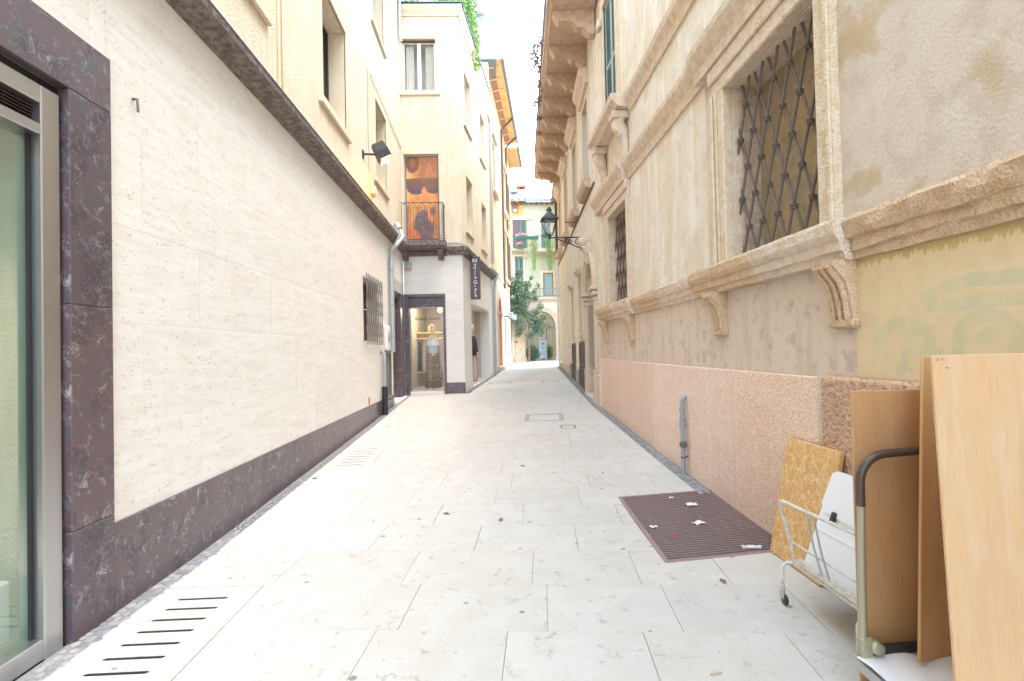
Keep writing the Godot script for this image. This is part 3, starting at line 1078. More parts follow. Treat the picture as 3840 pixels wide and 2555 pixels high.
# ---------- left: shop front clad in travertine, rendered storeys above ----------
func build_left() -> void:
	var t := thing("shop_building", "long shop building clad in pale travertine with dark marble base and cream upper storeys", "building", along(Vector2(-2.3, 0), Vector2(-2.3, 1)))
	var disp := [0.1, 2.9, -0.3, 3.03]
	var gwin := [9.35, 10.62, 1.76, 2.95]
	var door := [12.05, 13.45, -0.3, 3.03]
	var louv := [10.86, 11.86, 0.5, 1.58]
	var b := MB.new()
	b.wall(-6.0, 13.7, -0.3, 4.2, -0.4, -0.032, [disp, gwin, door, louv])
	obj("masonry", b, M.pale_render, t)
	var trav := [M.trav0, M.trav1, M.trav2, M.trav3]
	panels(t, "cladding_slab", trav, 3.17, 13.69, 0.556, 4.14, 0.61, 1.32, -0.03, 0.0, [gwin, [12.05, 13.69, 0, 3.33], louv], 0.35)
	panels(t, "cladding_slab", trav, -6.0, 3.168, 3.362, 4.14, 0.6, 1.32, -0.03, 0.0, [], 0.2)
	panels(t, "cladding_slab", trav, -6.0, -0.2, 0.556, 3.36, 0.61, 1.32, -0.03, 0.0, [], 0.2)
	# plinth, a touch proud
	panels(t, "plinth_slab", [M.marble0, M.marble1, M.marble2], 3.172, 12.05, -0.3, 0.555, 0.9, 1.45, -0.03, 0.014, [[10.86, 11.86, 0.49, 1.0]], 0.9)
	# dark marble portal round the shop window
	for q in [[2.86, 3.17, -0.3, 0.62], [2.86, 3.17, 0.62, 1.85], [2.86, 3.17, 1.85, 3.03]]:
		bx("portal_slab", Vector3(q[0], q[2] + 0.001, -0.16), Vector3(q[1], q[3] - 0.001, 0.03), M["marble%d" % (rng.randi() % 3)], t, 0.004)
	for q in [[1.55, 3.17], [0.1, 1.548], [-0.2, 0.098]]:
		bx("portal_slab", Vector3(q[0], 3.031, -0.16), Vector3(q[1] - 0.001, 3.36, 0.03), M["marble%d" % (rng.randi() % 3)], t, 0.004)
	bx("portal_slab", Vector3(-0.2, -0.3, -0.16), Vector3(0.1, 3.03, 0.03), M.marble1, t, 0.004)
	# shop window: brushed steel frame with a slatted vent above the glass
	var fr := MB.new()
	fr.box(Vector3(2.72, 0.0, -0.13), Vector3(2.835, 2.975, 0.0), 0.006)
	fr.box(Vector3(0.12, 0.0, -0.13), Vector3(0.24, 2.975, 0.0), 0.006)
	fr.box(Vector3(0.24, 2.88, -0.13), Vector3(2.72, 2.975, 0.0), 0.006)
	fr.box(Vector3(0.24, 2.715, -0.13), Vector3(2.72, 2.77, 0.0), 0.006)
	fr.box(Vector3(0.24, 0.03, -0.13), Vector3(2.72, 0.135, 0.0), 0.006)
	var win := obj("shop_window", fr, M.steel, t)
	var gk := MB.new()
	gk.box(Vector3(2.836, 0.0, -0.14), Vector3(2.859, 3.02, -0.03), 0.0)
	gk.box(Vector3(0.12, 2.976, -0.14), Vector3(2.859, 3.03, -0.035), 0.0)
	gk.box(Vector3(0.12, -0.02, -0.13), Vector3(2.86, 0.029, -0.012), 0.0)
	obj("gasket", gk, M.rubber, win)
	for k in 6:
		var vb := MB.new()
		var y := 2.777 + k * 0.0175
		vb.t = Transform3D(Basis(Vector3.RIGHT, 0.6), Vector3(0, y + 0.008, -0.06))
		vb.box(Vector3(0.24, -0.002, -0.02), Vector3(2.72, 0.002, 0.02))
		obj("vent_slat", vb, M.copper, win)
	bx("vent_back", Vector3(0.24, 2.77, -0.125), Vector3(2.72, 2.88, -0.115), M.rubber, win, 0.0)
	bx("pane", Vector3(0.24, 0.135, -0.072), Vector3(2.72, 2.715, -0.066), M.green_glass, win, 0.0)
	var pg := MB.new()
	pg.box(Vector3(2.7, 0.135, -0.066), Vector3(2.72, 2.715, -0.05))
	obj("gasket", pg, M.rubber, win)
	# the display room behind it
	var rm := MB.new()
	rm.box(Vector3(-1.5, -0.2, -3.2), Vector3(4.4, 0.1, -0.41))
	rm.box(Vector3(-1.5, 0.1, -3.3), Vector3(4.4, 2.95, -3.2))
	rm.box(Vector3(-1.6, 0.1, -3.2), Vector3(-1.5, 2.95, -0.41))
	rm.box(Vector3(4.4, 0.1, -3.2), Vector3(4.5, 2.95, -0.41))
	rm.box(Vector3(-1.6, 2.95, -3.3), Vector3(4.5, 3.0, -0.41))
	obj("show_room", rm, M.white_wall, t)
	bx("display_step", Vector3(0.24, 0.11, -1.6), Vector3(2.76, 0.42, -0.2), M.white_paint, t, 0.01)
	bx("display_shelf", Vector3(2.2, 1.03, -3.2), Vector3(3.54, 1.075, -0.9), M.shelf_wood, t, 0.004)
	bx("display_shelf", Vector3(2.2, 1.99, -3.2), Vector3(3.49, 2.03, -0.9), M.shelf_wood, t, 0.004)
	var cl := MB.new()
	cl.lathe([Vector2(0.045, 0.0), Vector2(0.05, 0.02), Vector2(0.05, 0.1), Vector2(0.03, 0.11)], Vector3(2.15, 2.835, -0.85), 14)
	var spot := obj("ceiling_spotlight", cl, M.white_paint, t)
	var em := mat(Color(1, 1, 0.96), 0.5)
	em.emission_enabled = true
	em.emission = Color(1.0, 0.95, 0.85)
	em.emission_energy_multiplier = 0.8
	var eb := MB.new()
	eb.lathe([Vector2(0.036, -0.004), Vector2(0.038, -0.001)], Vector3(2.15, 2.833, -0.85), 14)
	obj("spotlight_glow", eb, em, spot)
	var li := SpotLight3D.new()
	li.name = "spotlight_lamp"
	li.position = Vector3(2.15, 2.8, -0.85)
	li.rotation_degrees = Vector3(-90, 0, 0)
	li.spot_angle = 60.0
	li.spot_range = 8.0
	li.spot_attenuation = 2.0
	li.light_energy = 0.7
	li.light_size = 0.04
	li.light_color = Color(1.0, 0.93, 0.82)
	li.shadow_enabled = true
	t.add_child(li)
	# grilled window opening with brown boarding inside
	bx("window_board", Vector3(9.35, 1.76, -0.3), Vector3(10.62, 2.95, -0.25), M.copper, t, 0.0)
	# louvred service doors
	var lf := MB.new()
	lf.frame(10.93, 11.79, 0.57, 1.51, 0.068, -0.05, 0.004, 0.004)
	lf.box(Vector3(11.33, 0.57, -0.045), Vector3(11.39, 1.51, 0.002), 0.003)
	var ld := obj("louvre_door", lf, M.vent_grey, t)
	for e in [[10.93, 11.33], [11.39, 11.79]]:
		for k in 23:
			var vb := MB.new()
			vb.t = Transform3D(Basis(Vector3.RIGHT, 0.7), Vector3(0, 0.59 + k * 0.0405, -0.025))
			vb.box(Vector3(e[0], -0.0025, -0.02), Vector3(e[1], 0.0025, 0.02))
			obj("louvre", vb, M.vent_grey, ld)
	bx("louvre_back", Vector3(10.87, 0.5, -0.2), Vector3(11.86, 1.57, -0.18), M.vent_grey, ld, 0.0)
	# side door recess with marble jambs
	bx("door_lintel", Vector3(12.05, 3.032, -0.12), Vector3(13.67, 3.33, 0.004), M.beige_panel, t, 0.005)
	bx("door_jamb", Vector3(13.2, 0.2, -0.55), Vector3(13.67, 3.03, -0.002), M.marble0, t, 0.006)
	bx("door_jamb", Vector3(12.03, 0.2, -0.5), Vector3(12.09, 3.03, 0.01), M.marble2, t, 0.004)
	bx("door_head", Vector3(12.09, 2.9, -0.55), Vector3(13.2, 3.03, -0.05), M.marble1, t, 0.004)
	var dl := bx("side_door", Vector3(12.1, 0.35, -0.62), Vector3(13.2, 2.9, -0.55), M.wood_door, t, 0.006)
	bx("door_edge", Vector3(12.092, 0.36, -0.54), Vector3(12.16, 2.89, -0.16), M.wood_door, dl, 0.006)
	bx("door_step", Vector3(12.06, 0.2, -0.55), Vector3(13.69, 0.385, 0.09), M.trav3, t, 0.01)
	# cornice of dark stone with metal flashing
	var prof := [Vector2(0, 4.125), Vector2(0.03, 4.13), Vector2(0.045, 4.16), Vector2(0.07, 4.175), Vector2(0.15, 4.185), Vector2(0.185, 4.215), Vector2(0.19, 4.27), Vector2(0.17, 4.285), Vector2(0, 4.33)]
	var s := -6.0
	while s < 13.6:
		var e: float = min(s + 1.9, 13.69)
		var cb := MB.new()
		cb.mould(prof, s, e - 0.003, 14, 0.006, int(s * 7) + 90)
		obj("cornice_stone", cb, M.dark_stone, t)
		s = e
	bx("flashing", Vector3(-6.0, 4.286, 0.0), Vector3(13.69, 4.292, 0.198), M.flash, t, 0.0)
	# rendered storeys
	var ups := [[4.05, 5.32, 5.2, 6.8], [7.23, 8.43, 5.2, 6.8], [10.56, 11.66, 5.2, 6.8], [4.05, 5.32, 8.45, 10.0], [7.23, 8.43, 8.45, 10.0], [10.5, 11.6, 8.45, 10.0]]
	var ub := MB.new()
	ub.wall(-6.0, 13.7, 4.293, 11.6, -0.4, 0.0, ups)
	obj("rendered_wall", ub, M.cream, t)
	for q in ups:
		window(t, q[0], q[1], q[2], q[3], {"depth": 0.3, "trim": 0.14, "sash": M.black_metal, "curtain": true, "lights": 1})
	bx("eaves", Vector3(-6.0, 11.6, -0.4), Vector3(13.7, 11.75, 0.5), M.cream_trim, t, 0.01)
	# service runs on the wall
	for q in [[5.72, 4.3, 11.5], [5.84, 4.3, 11.5]]:
		var pb := MB.new()
		pb.tube([Vector3(q[0], q[1], 0.016), Vector3(q[0], q[2], 0.016)], 0.016, 6)
		obj("painted_pipe", pb, M.cream_trim, t)
	for dx in [0.0, 0.07]:
		var pb := MB.new()
		pb.tube([Vector3(9.98 + dx, 4.45, 0.016), Vector3(9.96 + dx, 5.8, 0.018), Vector3(9.97 + dx, 7.04, 0.016)], 0.017, 6)
		obj("painted_pipe", pb, M.cream_trim, t)
	var wire := MB.new()
	wire.tube([Vector3(9.95, 7.05, 0.02), Vector3(11.0, 7.03, 0.018), Vector3(12.4, 6.99, 0.02), Vector3(13.68, 6.97, 0.018)], 0.011, 6)
	obj("wall_cable", wire, M.cream_trim, t)
	# rain pipe in zinc
	var dp := MB.new()
	dp.tube([Vector3(12.3, 4.62, 0.07), Vector3(12.28, 4.4, 0.2), Vector3(12.2, 4.27, 0.25), Vector3(11.85, 4.06, 0.2), Vector3(11.72, 3.86, 0.075), Vector3(11.7, 3.4, 0.07), Vector3(11.7, 1.55, 0.07)], 0.052, 10)
	dp.tube([Vector3(12.3, 4.58, 0.1), Vector3(12.26, 4.48, 0.16)], [0.09, 0.07], 10)
	obj("rain_pipe", dp, M.zinc, t)
	var up := MB.new()
	up.tube([Vector3(13.5, 9.75, 0.1), Vector3(13.5, 9.85, 0.06), Vector3(13.5, 11.6, 0.06)], 0.045, 8)
	obj("rain_pipe", up, M.zinc, t)
	for y in [3.4, 2.6, 1.9]:
		var cb := MB.new()
		cb.tube([Vector3(11.7, y, 0.07), Vector3(11.7, y + 0.025, 0.07)], 0.058, 10)
		obj("pipe_clip", cb, M.grey_pvc, t)
	var cd := MB.new()
	cd.tube([Vector3(12.1, 4.5, 0.08), Vector3(11.95, 4.3, 0.24), Vector3(11.6, 3.95, 0.16), Vector3(11.56, 3.6, 0.02), Vector3(11.56, 1.6, 0.02)], 0.013, 6)
	obj("cable_run", cd, M.grey_pvc, t)
	# gas riser with its dark sleeve
	var gp := MB.new()
	gp.tube([Vector3(10.72, 1.54, -0.02), Vector3(10.7, 1.56, 0.05), Vector3(10.68, 1.5, 0.08), Vector3(10.68, 1.3, 0.08), Vector3(10.68, 0.8, 0.08)], 0.042, 10)
	obj("gas_pipe", gp, M.grey_pvc, t)
	var gs := MB.new()
	gs.tube([Vector3(10.68, 0.22, 0.08), Vector3(10.68, 0.84, 0.08)], 0.06, 10)
	obj("pipe_sleeve", gs, M.black_metal, t)
	var hk := MB.new()
	hk.tube([Vector3(3.4, 3.235, 0.0), Vector3(3.4, 3.235, 0.03), Vector3(3.4, 3.15, 0.035)], 0.009, 6)
	obj("iron_hook", hk, M.iron, t)
	var rt := bx("gas_tag", Vector3(9.63, 0.575, 0.0), Vector3(9.69, 0.72, 0.006), M.litter_red, t, 0.0)
	rt.set_meta("label", "small faded red utility tag")
	# the folding scissor grille, its pickets bowed
	var og := t.transform
	var gt := thing("scissor_grille", "grey folding scissor grille of bowed bars over the small brown window", "window grille", og * Transform3D(Basis.IDENTITY, Vector3(9.3, 1.7, 0.06)))
	for k in 9:
		for ph in 2:
			var pts := []
			for i in 29:
				var f := i / 28.0
				pts.append(Vector3(0.07 + k * 0.16 + (0.03 if ph == 0 else -0.03) * sin(f * TAU * 3.0 + 0.6), f * 1.3, 0.012 * ph))
			var pb := MB.new()
			pb.tube(pts, 0.0085 if ph == 0 else 0.006, 5)
			obj("bowed_bar", pb, M.vent_grey, gt)
	for y in [0.06, 0.62, 1.2]:
		var pb := MB.new()
		pb.tube([Vector3(0.0, y, -0.005), Vector3(1.43, y, -0.005)], 0.006, 5)
		obj("cross_rod", pb, M.grey_pvc, gt)
	for s2 in [0.0, 1.43]:
		for y in [0.06, 0.62, 1.2]:
			var pb := MB.new()
			pb.tube([Vector3(s2, y, -0.06), Vector3(s2, y, 0.01)], 0.008, 5)
			obj("wall_pin", pb, M.grey_pvc, gt)
	# white meter box
	var mb := thing("meter_box", "white wall-mounted meter box with grey oval window beside the rain pipe", "box", og * Transform3D(Basis.IDENTITY, Vector3(11.05, 1.6, 0)))
	bx("housing", Vector3(0.0, 0.0, 0.0), Vector3(0.34, 0.52, 0.08), M.white_paint, mb, 0.02)
	var ov := MB.new()
	ov.t = Transform3D(Basis(Vector3.RIGHT, PI / 2).scaled(Vector3(0.55, 1.0, 1.0)), Vector3(0.17, 0.3, 0.082))
	ov.lathe([Vector2(0.15, -0.004), Vector2(0.15, 0.004)], Vector3.ZERO, 18)
	obj("oval_window", ov, M.grey_pvc, mb)
	# floodlight, lit
	var fl := thing("floodlight", "black wall floodlight shining warm light on the cream wall", "lamp", og * Transform3D(Basis.IDENTITY, Vector3(9.5, 5.2, 0)))
	var arm := MB.new()
	arm.bar(Vector3(0, 0.02, 0), Vector3(0.05, 0.03, 0.22), 0.03, 0.03)
	obj("arm", arm, M.black_metal, fl)
	bx("wall_plate", Vector3(-0.05, -0.05, 0.0), Vector3(0.05, 0.09, 0.02), M.black_metal, fl, 0.004)
	var hd := MB.new()
	hd.t = Transform3D(Basis.from_euler(Vector3(-0.5, 0.25, 0)), Vector3(0.1, 0.06, 0.34))
	var prism_p := PackedVector2Array([Vector2(-0.18, -0.12), Vector2(0.18, -0.12), Vector2(0.18, 0.02), Vector2(0.08, 0.2), Vector2(-0.08, 0.2), Vector2(-0.18, 0.02)])
	hd.prism(prism_p, -0.11, 0.11)
	obj("housing", hd, M.black_metal, fl)
	var lampm := mat(Color(1, 0.86, 0.6), 0.4)
	lampm.emission_enabled = true
	lampm.emission = Color(1.0, 0.72, 0.38)
	lampm.emission_energy_multiplier = 1.6
	var lg := MB.new()
	lg.t = hd.t
	lg.box(Vector3(-0.16, -0.13, -0.09), Vector3(0.16, -0.122, 0.09))
	obj("lamp_glass", lg, lampm, fl)
	var fs := SpotLight3D.new()
	fs.name = "floodlight_lamp"
	fs.transform = hd.t * Transform3D(Basis(Vector3.RIGHT, -PI / 2 + 0.9), Vector3(0, -0.16, 0))
	fs.spot_angle = 80.0
	fs.spot_range = 8.0
	fs.light_energy = 0.8
	fs.light_size = 0.1
	fs.light_color = Color(1.0, 0.62, 0.24)
	fs.shadow_enabled = true
	fl.add_child(fs)
	var sb := thing("wall_sensor", "small cream sensor box on the wall below the floodlight", "sensor", og * Transform3D(Basis.IDENTITY, Vector3(10.0, 4.62, 0)))
	bx("housing", Vector3(-0.05, 0.0, 0.03), Vector3(0.06, 0.16, 0.12), M.cream_trim, sb, 0.015)
	bx("lens", Vector3(-0.03, -0.05, 0.04), Vector3(0.04, 0.0, 0.1), M.terracotta, sb, 0.01)

func shutter(parent: Node, s0: float, s1: float, y0: float, y1: float, z: float, m: Material, pitch := 0.045, single := true, called := "shutter") -> MeshInstance3D:
	var b := MB.new()
	b.frame(s0 + 0.055, s1 - 0.055, y0 + 0.07, y1 - 0.07, 0.055, z, z + 0.04, 0.004)
	var mid := (y0 + y1) / 2
	b.box(Vector3(s0 + 0.055, mid - 0.04, z), Vector3(s1 - 0.055, mid + 0.04, z + 0.04), 0.004)
	var o := obj(called, b, m, parent)
	var all := MB.new()
	var y := y0 + 0.09
	while y < y1 - 0.09:
		if abs(y - mid) > 0.05:
			var c := MB.new() if single else all
			c.t = Transform3D(Basis(Vector3.RIGHT, 0.75), Vector3(0, y, z + 0.02))
			c.box(Vector3(s0 + 0.05, -0.003, -0.022), Vector3(s1 - 0.05, 0.003, 0.022))
			if single:
				obj("slat", c, m, o)
		y += pitch
	if not single:
		all.t = Transform3D.IDENTITY
		obj("slats", all, m, o).set_meta("kind", "stuff")
	return o

func lattice(parent: Node, s0: float, s1: float, y0: float, y1: float, dx: float, dy: float, z: float, r: float) -> void:
	# crossing diagonal iron bars with collars where they meet
	var area := rect(s0, s1, y0, y1)
	var slope := dy / dx
	for dir in [1.0, -1.0]:
		var c := -12
		while c < 14:
			var x0 := s0 + dx * 2.0 * c + dx * 0.4
			var a := Vector2(x0, y0)
			var e := Vector2(x0 + dir * (y1 - y0) / slope, y1)
			for q in Geometry2D.intersect_polyline_with_polygon(PackedVector2Array([a, e]), area):
				if q.size() < 2 or q[0].distance_to(q[1]) < 0.08:
					continue
				var b := MB.new()
				var pts := []
				var n := 10
				for i in n + 1:
					var p: Vector2 = q[0].lerp(q[1], float(i) / n)
					pts.append(Vector3(p.x + rng.randf_range(-0.003, 0.003), p.y, z + dir * r * 0.9 + rng.randf_range(-0.002, 0.002)))
				pts[0] += Vector3(0, -0.02, 0)
				pts[n] += Vector3(0, 0.02, 0)
				b.tube(pts, r, 7)
				obj("iron_bar", b, M.iron, parent)
			c += 1
	var j := 0
	var y := y0
	while y < y1 - 0.03:
		var c := -12
		while c < 26:
			var x := s0 + dx * c + dx * 0.4
			if (c + j) % 2 == 0 and x > s0 + 0.01 and x < s1 - 0.01 and y > y0 + 0.03:
				var b := MB.new()
				for k in 3:
					b.tube([Vector3(x - r * 1.9, y + (k - 1) * r * 1.3, z), Vector3(x, y + (k - 1) * r * 1.3, z + r * 2.6), Vector3(x + r * 1.9, y + (k - 1) * r * 1.3, z), Vector3(x, y + (k - 1) * r * 1.3, z - r * 2.4)], r * 0.55, 5, true)
				obj("collar", b, M.iron, parent)
			c += 1
		y += dy
		j += 1

func corbel(parent: Node, s: float, w: float, ytop: float, h: float, out: float, m: Material) -> void:
	var prof := []
	for q in [[0.0, 0.0], [0.22, 0.01], [0.3, 0.08], [0.24, 0.13], [0.3, 0.3], [0.38, 0.5], [0.55, 0.7], [0.85, 0.85], [1.0, 0.93], [1.0, 1.0], [0.0, 1.0]]:
		prof.append(Vector2(q[0] * out, ytop - h + q[1] * h))
	var b := MB.new()
	b.mould(prof, s - w / 2, s + w / 2, 6, 0.012, int(abs(s) * 100))
	for k in [-1, 0, 1]:
		var pts := []
		for i in range(3, 9):
			pts.append(Vector3(s + k * w * 0.3, prof[i].y, prof[i].x + 0.002))
		b.tube(pts, w * 0.11, 6)
	b.box(Vector3(s - w * 0.58, ytop - h * 0.98, 0), Vector3(s + w * 0.58, ytop - h * 0.86, out * 0.36), 0.01)
	obj("corbel", b, m, parent)

func moved(prof: Array, dz: float) -> Array:
	var o := []
	for q in prof:
		o.append(Vector2(q.x + (dz if q.x > 0.001 else 0.0), q.y))
	return o

func stones(parent: Node, called: String, prof: Array, s0: float, s1: float, step: float, wear: float, mats: Array) -> void:
	# a moulded course cut into blocks with fine joints
	var s := s0
	var k := 0
	while s < s1 - 0.01:
		var e: float = min(s + step * rng.randf_range(0.85, 1.15), s1)
		if s1 - e < step * 0.3:
			e = s1
		var b := MB.new()
		b.mould(prof, s, e - 0.003, max(2, int((e - s) / 0.05)), wear, int(abs(s * 31)) + 7 + k)
		obj(called, b, mats[k % mats.size()], parent)
		s = e
		k += 1

# ---------- right: weathered palazzo; local x = -D ----------
func build_palazzo() -> void:
	var t := thing("palazzo", "weathered beige palazzo with pink stone base, carved string courses and barred windows", "building", along(Vector2(2.24, 0), Vector2(2.24, -1)))
	var w1 := [-4.64, -3.3, 2.32, 3.93]
	var w2 := [-9.35, -8.1, 2.32, 3.93]
	var w3 := [-9.42, -8.52, 5.52, 7.9]
	# walls by storey
	var b := MB.new()
	b.wall(-10.5, -3.05, -0.3, 2.1, -0.45, 0.0)
	obj("lower_wall", b, M.taupe_render, t)
	b = MB.new()
	b.wall(-3.05, 6.0, -0.3, 2.1, -0.45, 0.0)
	var patch := mat(lin(0.62, 0.52, 0.34), 0.9)
	patch.normal_enabled = true
	patch.normal_texture = M.grey_render.normal_texture
	patch.uv1_triplanar = true
	patch.uv1_scale = Vector3.ONE / 2.2
	patch.normal_scale = 0.5
	obj("painted_wall", b, patch, t)
	b = MB.new()
	b.wall(-10.5, -5.1, 2.1, 4.35, -0.45, 0.0, [w2])
	obj("middle_wall", b, M.old_render, t)
	b = MB.new()
	b.wall(-5.1, 6.0, 2.1, 4.35, -0.45, 0.001, [w1])
	obj("middle_wall", b, M.grey_render, t)
	b = MB.new()
	b.wall(-10.5, 6.0, 4.35, 11.5, -0.45, 0.0, [w3])
	obj("upper_wall", b, M.old_render, t)
	# the painted-over patch with ghosts of old graffiti
	var W := 800
	var H := 500
	var n1 := noise(W, H, 0.01, 301, 4)
	var n2 := noise(W, H, 0.006, 302, 4, FastNoiseLite.TYPE_SIMPLEX_SMOOTH, FastNoiseLite.FRACTAL_FBM, 8, 1)
	var d := blend(W, H, [217, 194, 154], [[n1, 120, 255, 211, 187, 148, 0.8], [n2, 150, 255, 221, 200, 162, 0.6]])
	var strokes := [
		[[1.0, 0.3], [0.86, 0.33], [0.66, 0.31], [0.54, 0.34], [0.44, 0.39], [0.47, 0.45], [0.56, 0.47], [0.75, 0.45], [1.0, 0.46]],
		[[0.59, 0.8], [0.6, 0.66], [0.64, 0.58], [0.72, 0.54], [0.8, 0.58], [0.84, 0.68], [0.83, 0.8]],
		[[0.14, 0.55], [0.16, 0.72]], [[0.17, 0.68], [0.25, 0.56], [0.31, 0.56], [0.33, 0.64]],
		[[0.33, 0.63], [0.41, 0.59], [0.46, 0.66], [0.46, 0.75]], [[0.29, 0.92], [0.34, 0.79], [0.45, 0.74], [0.5, 0.8]], [[0.7, 0.69], [0.74, 0.66]]]
	for stk in strokes:
		for i in stk.size() - 1:
			var a := Vector2(stk[i][0] * W, stk[i][1] * H)
			var c := Vector2(stk[i + 1][0] * W, stk[i + 1][1] * H)
			var rad := 26.0
			for y in range(int(max(0, min(a.y, c.y) - rad)), int(min(H, max(a.y, c.y) + rad))):
				for x in range(int(max(0, min(a.x, c.x) - rad)), int(min(W, max(a.x, c.x) + rad))):
					var q := Vector2(x, y)
					var ds := q.distance_to(Geometry2D.get_closest_point_to_segment(q, a, c))
					if ds < rad:
						var f: float = clamp((rad - ds) / 5.0, 0.0, 1.0) * (0.2 + n1[y * W + x] / 480.0)
						var k := (y * W + x) * 3
						d[k] = int(min(float(d[k]), lerp(217.0, 192.0, f)))
						d[k + 1] = int(min(float(d[k + 1]), lerp(196.0, 187.0, f)))
						d[k + 2] = int(lerp(float(d[k + 2]), 152.0, f * 0.6))
	var gr := noise(W, H, 0.05, 303, 4)
	# mossy upper rim
	for x in W:
		var dep := int(5 + gr[x] * 0.1 + n1[x] * 0.05 + rng.randf() * 12)
		for y in dep:
			var k := (y * W + x) * 3
			d[k] = int(d[k] * 0.9)
			d[k + 1] = int(d[k + 1] * 0.88)
			d[k + 2] = int(d[k + 2] * 0.76)
	var gm := mat(Color.WHITE, 0.9)
	gm.albedo_texture = picture(W, H, d)
	b = MB.new()
	b.uvquad(Vector3(-3.05, 1.33, 0.004), Vector3(-1.9, 1.33, 0.004), Vector3(-1.9, 2.05, 0.004), Vector3(-3.05, 2.05, 0.004))
	var pp := obj("paint_patch", b, gm, t)
	pp.set_meta("label", "yellow overpainted patch with ghostly green graffiti strokes")
	# pink stone base, slabs on edge
	for q in [[-10.5, -10.15, 0], [-10.148, -7.0, 1], [-6.997, -4.66, 0], [-4.657, -3.4, 2]]:
		var sb := MB.new()
		sb.box(Vector3(q[0], -0.3, 0.0), Vector3(q[1], 1.315 if q[2] != 0 or q[0] > -9 else 1.32, 0.035), 0.008)
		obj("base_slab", sb, M["pink%d" % q[2]], t)
	for q in [[-3.36, -1.6], [-1.59, 0.6], [0.61, 6.0]]:
		var sb := MB.new()
		sb.box(Vector3(q[0], -0.3, 0.0), Vector3(q[1], 1.33, 0.045), 0.02)
		obj("base_block", sb, M.pink_rough, t)
	var js := MB.new()
	js.box(Vector3(-3.4, -0.3, 0.0), Vector3(-3.36, 1.32, 0.03))
	obj("mortar_joint", js, M.taupe_render, t)
	# end pier of the base
	bx("base_pier", Vector3(-10.62, -0.2, -0.1), Vector3(-10.3, 0.98, 0.06), M.pink1, t, 0.02)
	# sill-level string course with ledges under the windows
	var prof := [Vector2(0, 2.045), Vector2(0.03, 2.05), Vector2(0.035, 2.095), Vector2(0.055, 2.105), Vector2(0.06, 2.165), Vector2(0.075, 2.175), Vector2(0.1, 2.215), Vector2(0.105, 2.275), Vector2(0.09, 2.3), Vector2(0, 2.315)]
	var sm := [M.warm_stone, M.stone, M.warm_stone]
	stones(t, "string_course_stone", prof, -7.75, -5.3, 1.3, 0.02, sm)
	stones(t, "string_course_stone", prof, -3.0, 6.0, 1.6, 0.028, sm)
	stones(t, "window_ledge", moved(prof, 0.06), -10.1, -7.752, 1.2, 0.02, sm)
	stones(t, "window_ledge", moved(prof, 0.06), -5.298, -3.002, 1.2, 0.012, sm)
	for s in [-9.75, -8.0, -4.85, -3.12]:
		corbel(t, s, 0.2, 2.05, 0.42, 0.16, M.warm_stone)
	# hood-level course
	var prof2 := [Vector2(0, 4.2), Vector2(0.03, 4.2), Vector2(0.035, 4.32), Vector2(0.05, 4.34), Vector2(0.085, 4.39), Vector2(0.11, 4.43), Vector2(0.115, 4.495), Vector2(0, 4.52)]
	stones(t, "frieze_stone", prof2, -8.0, -5.14, 1.4, 0.012, [M.stone, M.pale_stone])
	stones(t, "frieze_stone", prof2, -3.02, 6.0, 1.5, 0.012, [M.stone, M.pale_stone])
	stones(t, "window_hood", moved(prof2, 0.07), -5.138, -3.022, 2.2, 0.01, [M.stone])
	stones(t, "window_hood", moved(prof2, 0.07), -10.25, -8.002, 2.4, 0.012, [M.stone])
	# first-floor course
	var prof3 := [Vector2(0, 5.2), Vector2(0.03, 5.2), Vector2(0.04, 5.3), Vector2(0.06, 5.33), Vector2(0.1, 5.38), Vector2(0.11, 5.46), Vector2(0, 5.5)]
	stones(t, "string_course_stone", prof3, -7.8, 6.0, 1.7, 0.012, [M.stone, M.pale_stone])
	# balcony-like ledge on carved brackets
	var ledge := [Vector2(0, 5.28), Vector2(0.2, 5.3), Vector2(0.24, 5.36), Vector2(0.3, 5.4), Vector2(0.31, 5.49), Vector2(0, 5.52)]
	stones(t, "shutter_window_ledge", ledge, -9.75, -7.802, 2.5, 0.008, [M.stone])
	for s in [-9.5, -8.02]:
		var cb := MB.new()
		cb.box(Vector3(s - 0.12, 5.16, 0), Vector3(s + 0.12, 5.28, 0.26), 0.012)
		var rings := []
		for q in [[4.5, 0.05, 0.05, 0.02], [4.62, 0.07, 0.07, 0.03], [4.78, 0.09, 0.07, 0.05], [4.92, 0.08, 0.1, 0.08], [5.02, 0.11, 0.13, 0.12], [5.1, 0.09, 0.11, 0.14], [5.18, 0.11, 0.12, 0.13]]:
			var ring := []
			for k in 10:
				var f := -TAU * k / 10
				var jr := 1.0 + rng.randf_range(-0.18, 0.18)
				ring.append(Vector3(s + cos(f) * q[1] * jr, q[0], max(0.0, q[3] + sin(f) * q[2] * jr)))
			rings.append(ring)
		cb.loft(rings)
		for k in 7:
			var an := k * 0.9
			var cy := 4.9 + (k % 4) * 0.07
			cb.lathe([Vector2(0.01, -0.03), Vector2(0.035, 0.0), Vector2(0.01, 0.03)], Vector3(s + cos(an) * 0.08, cy, 0.14 + sin(an * 1.7) * 0.03), 7)
		obj("carved_bracket", cb, M.stone, t)
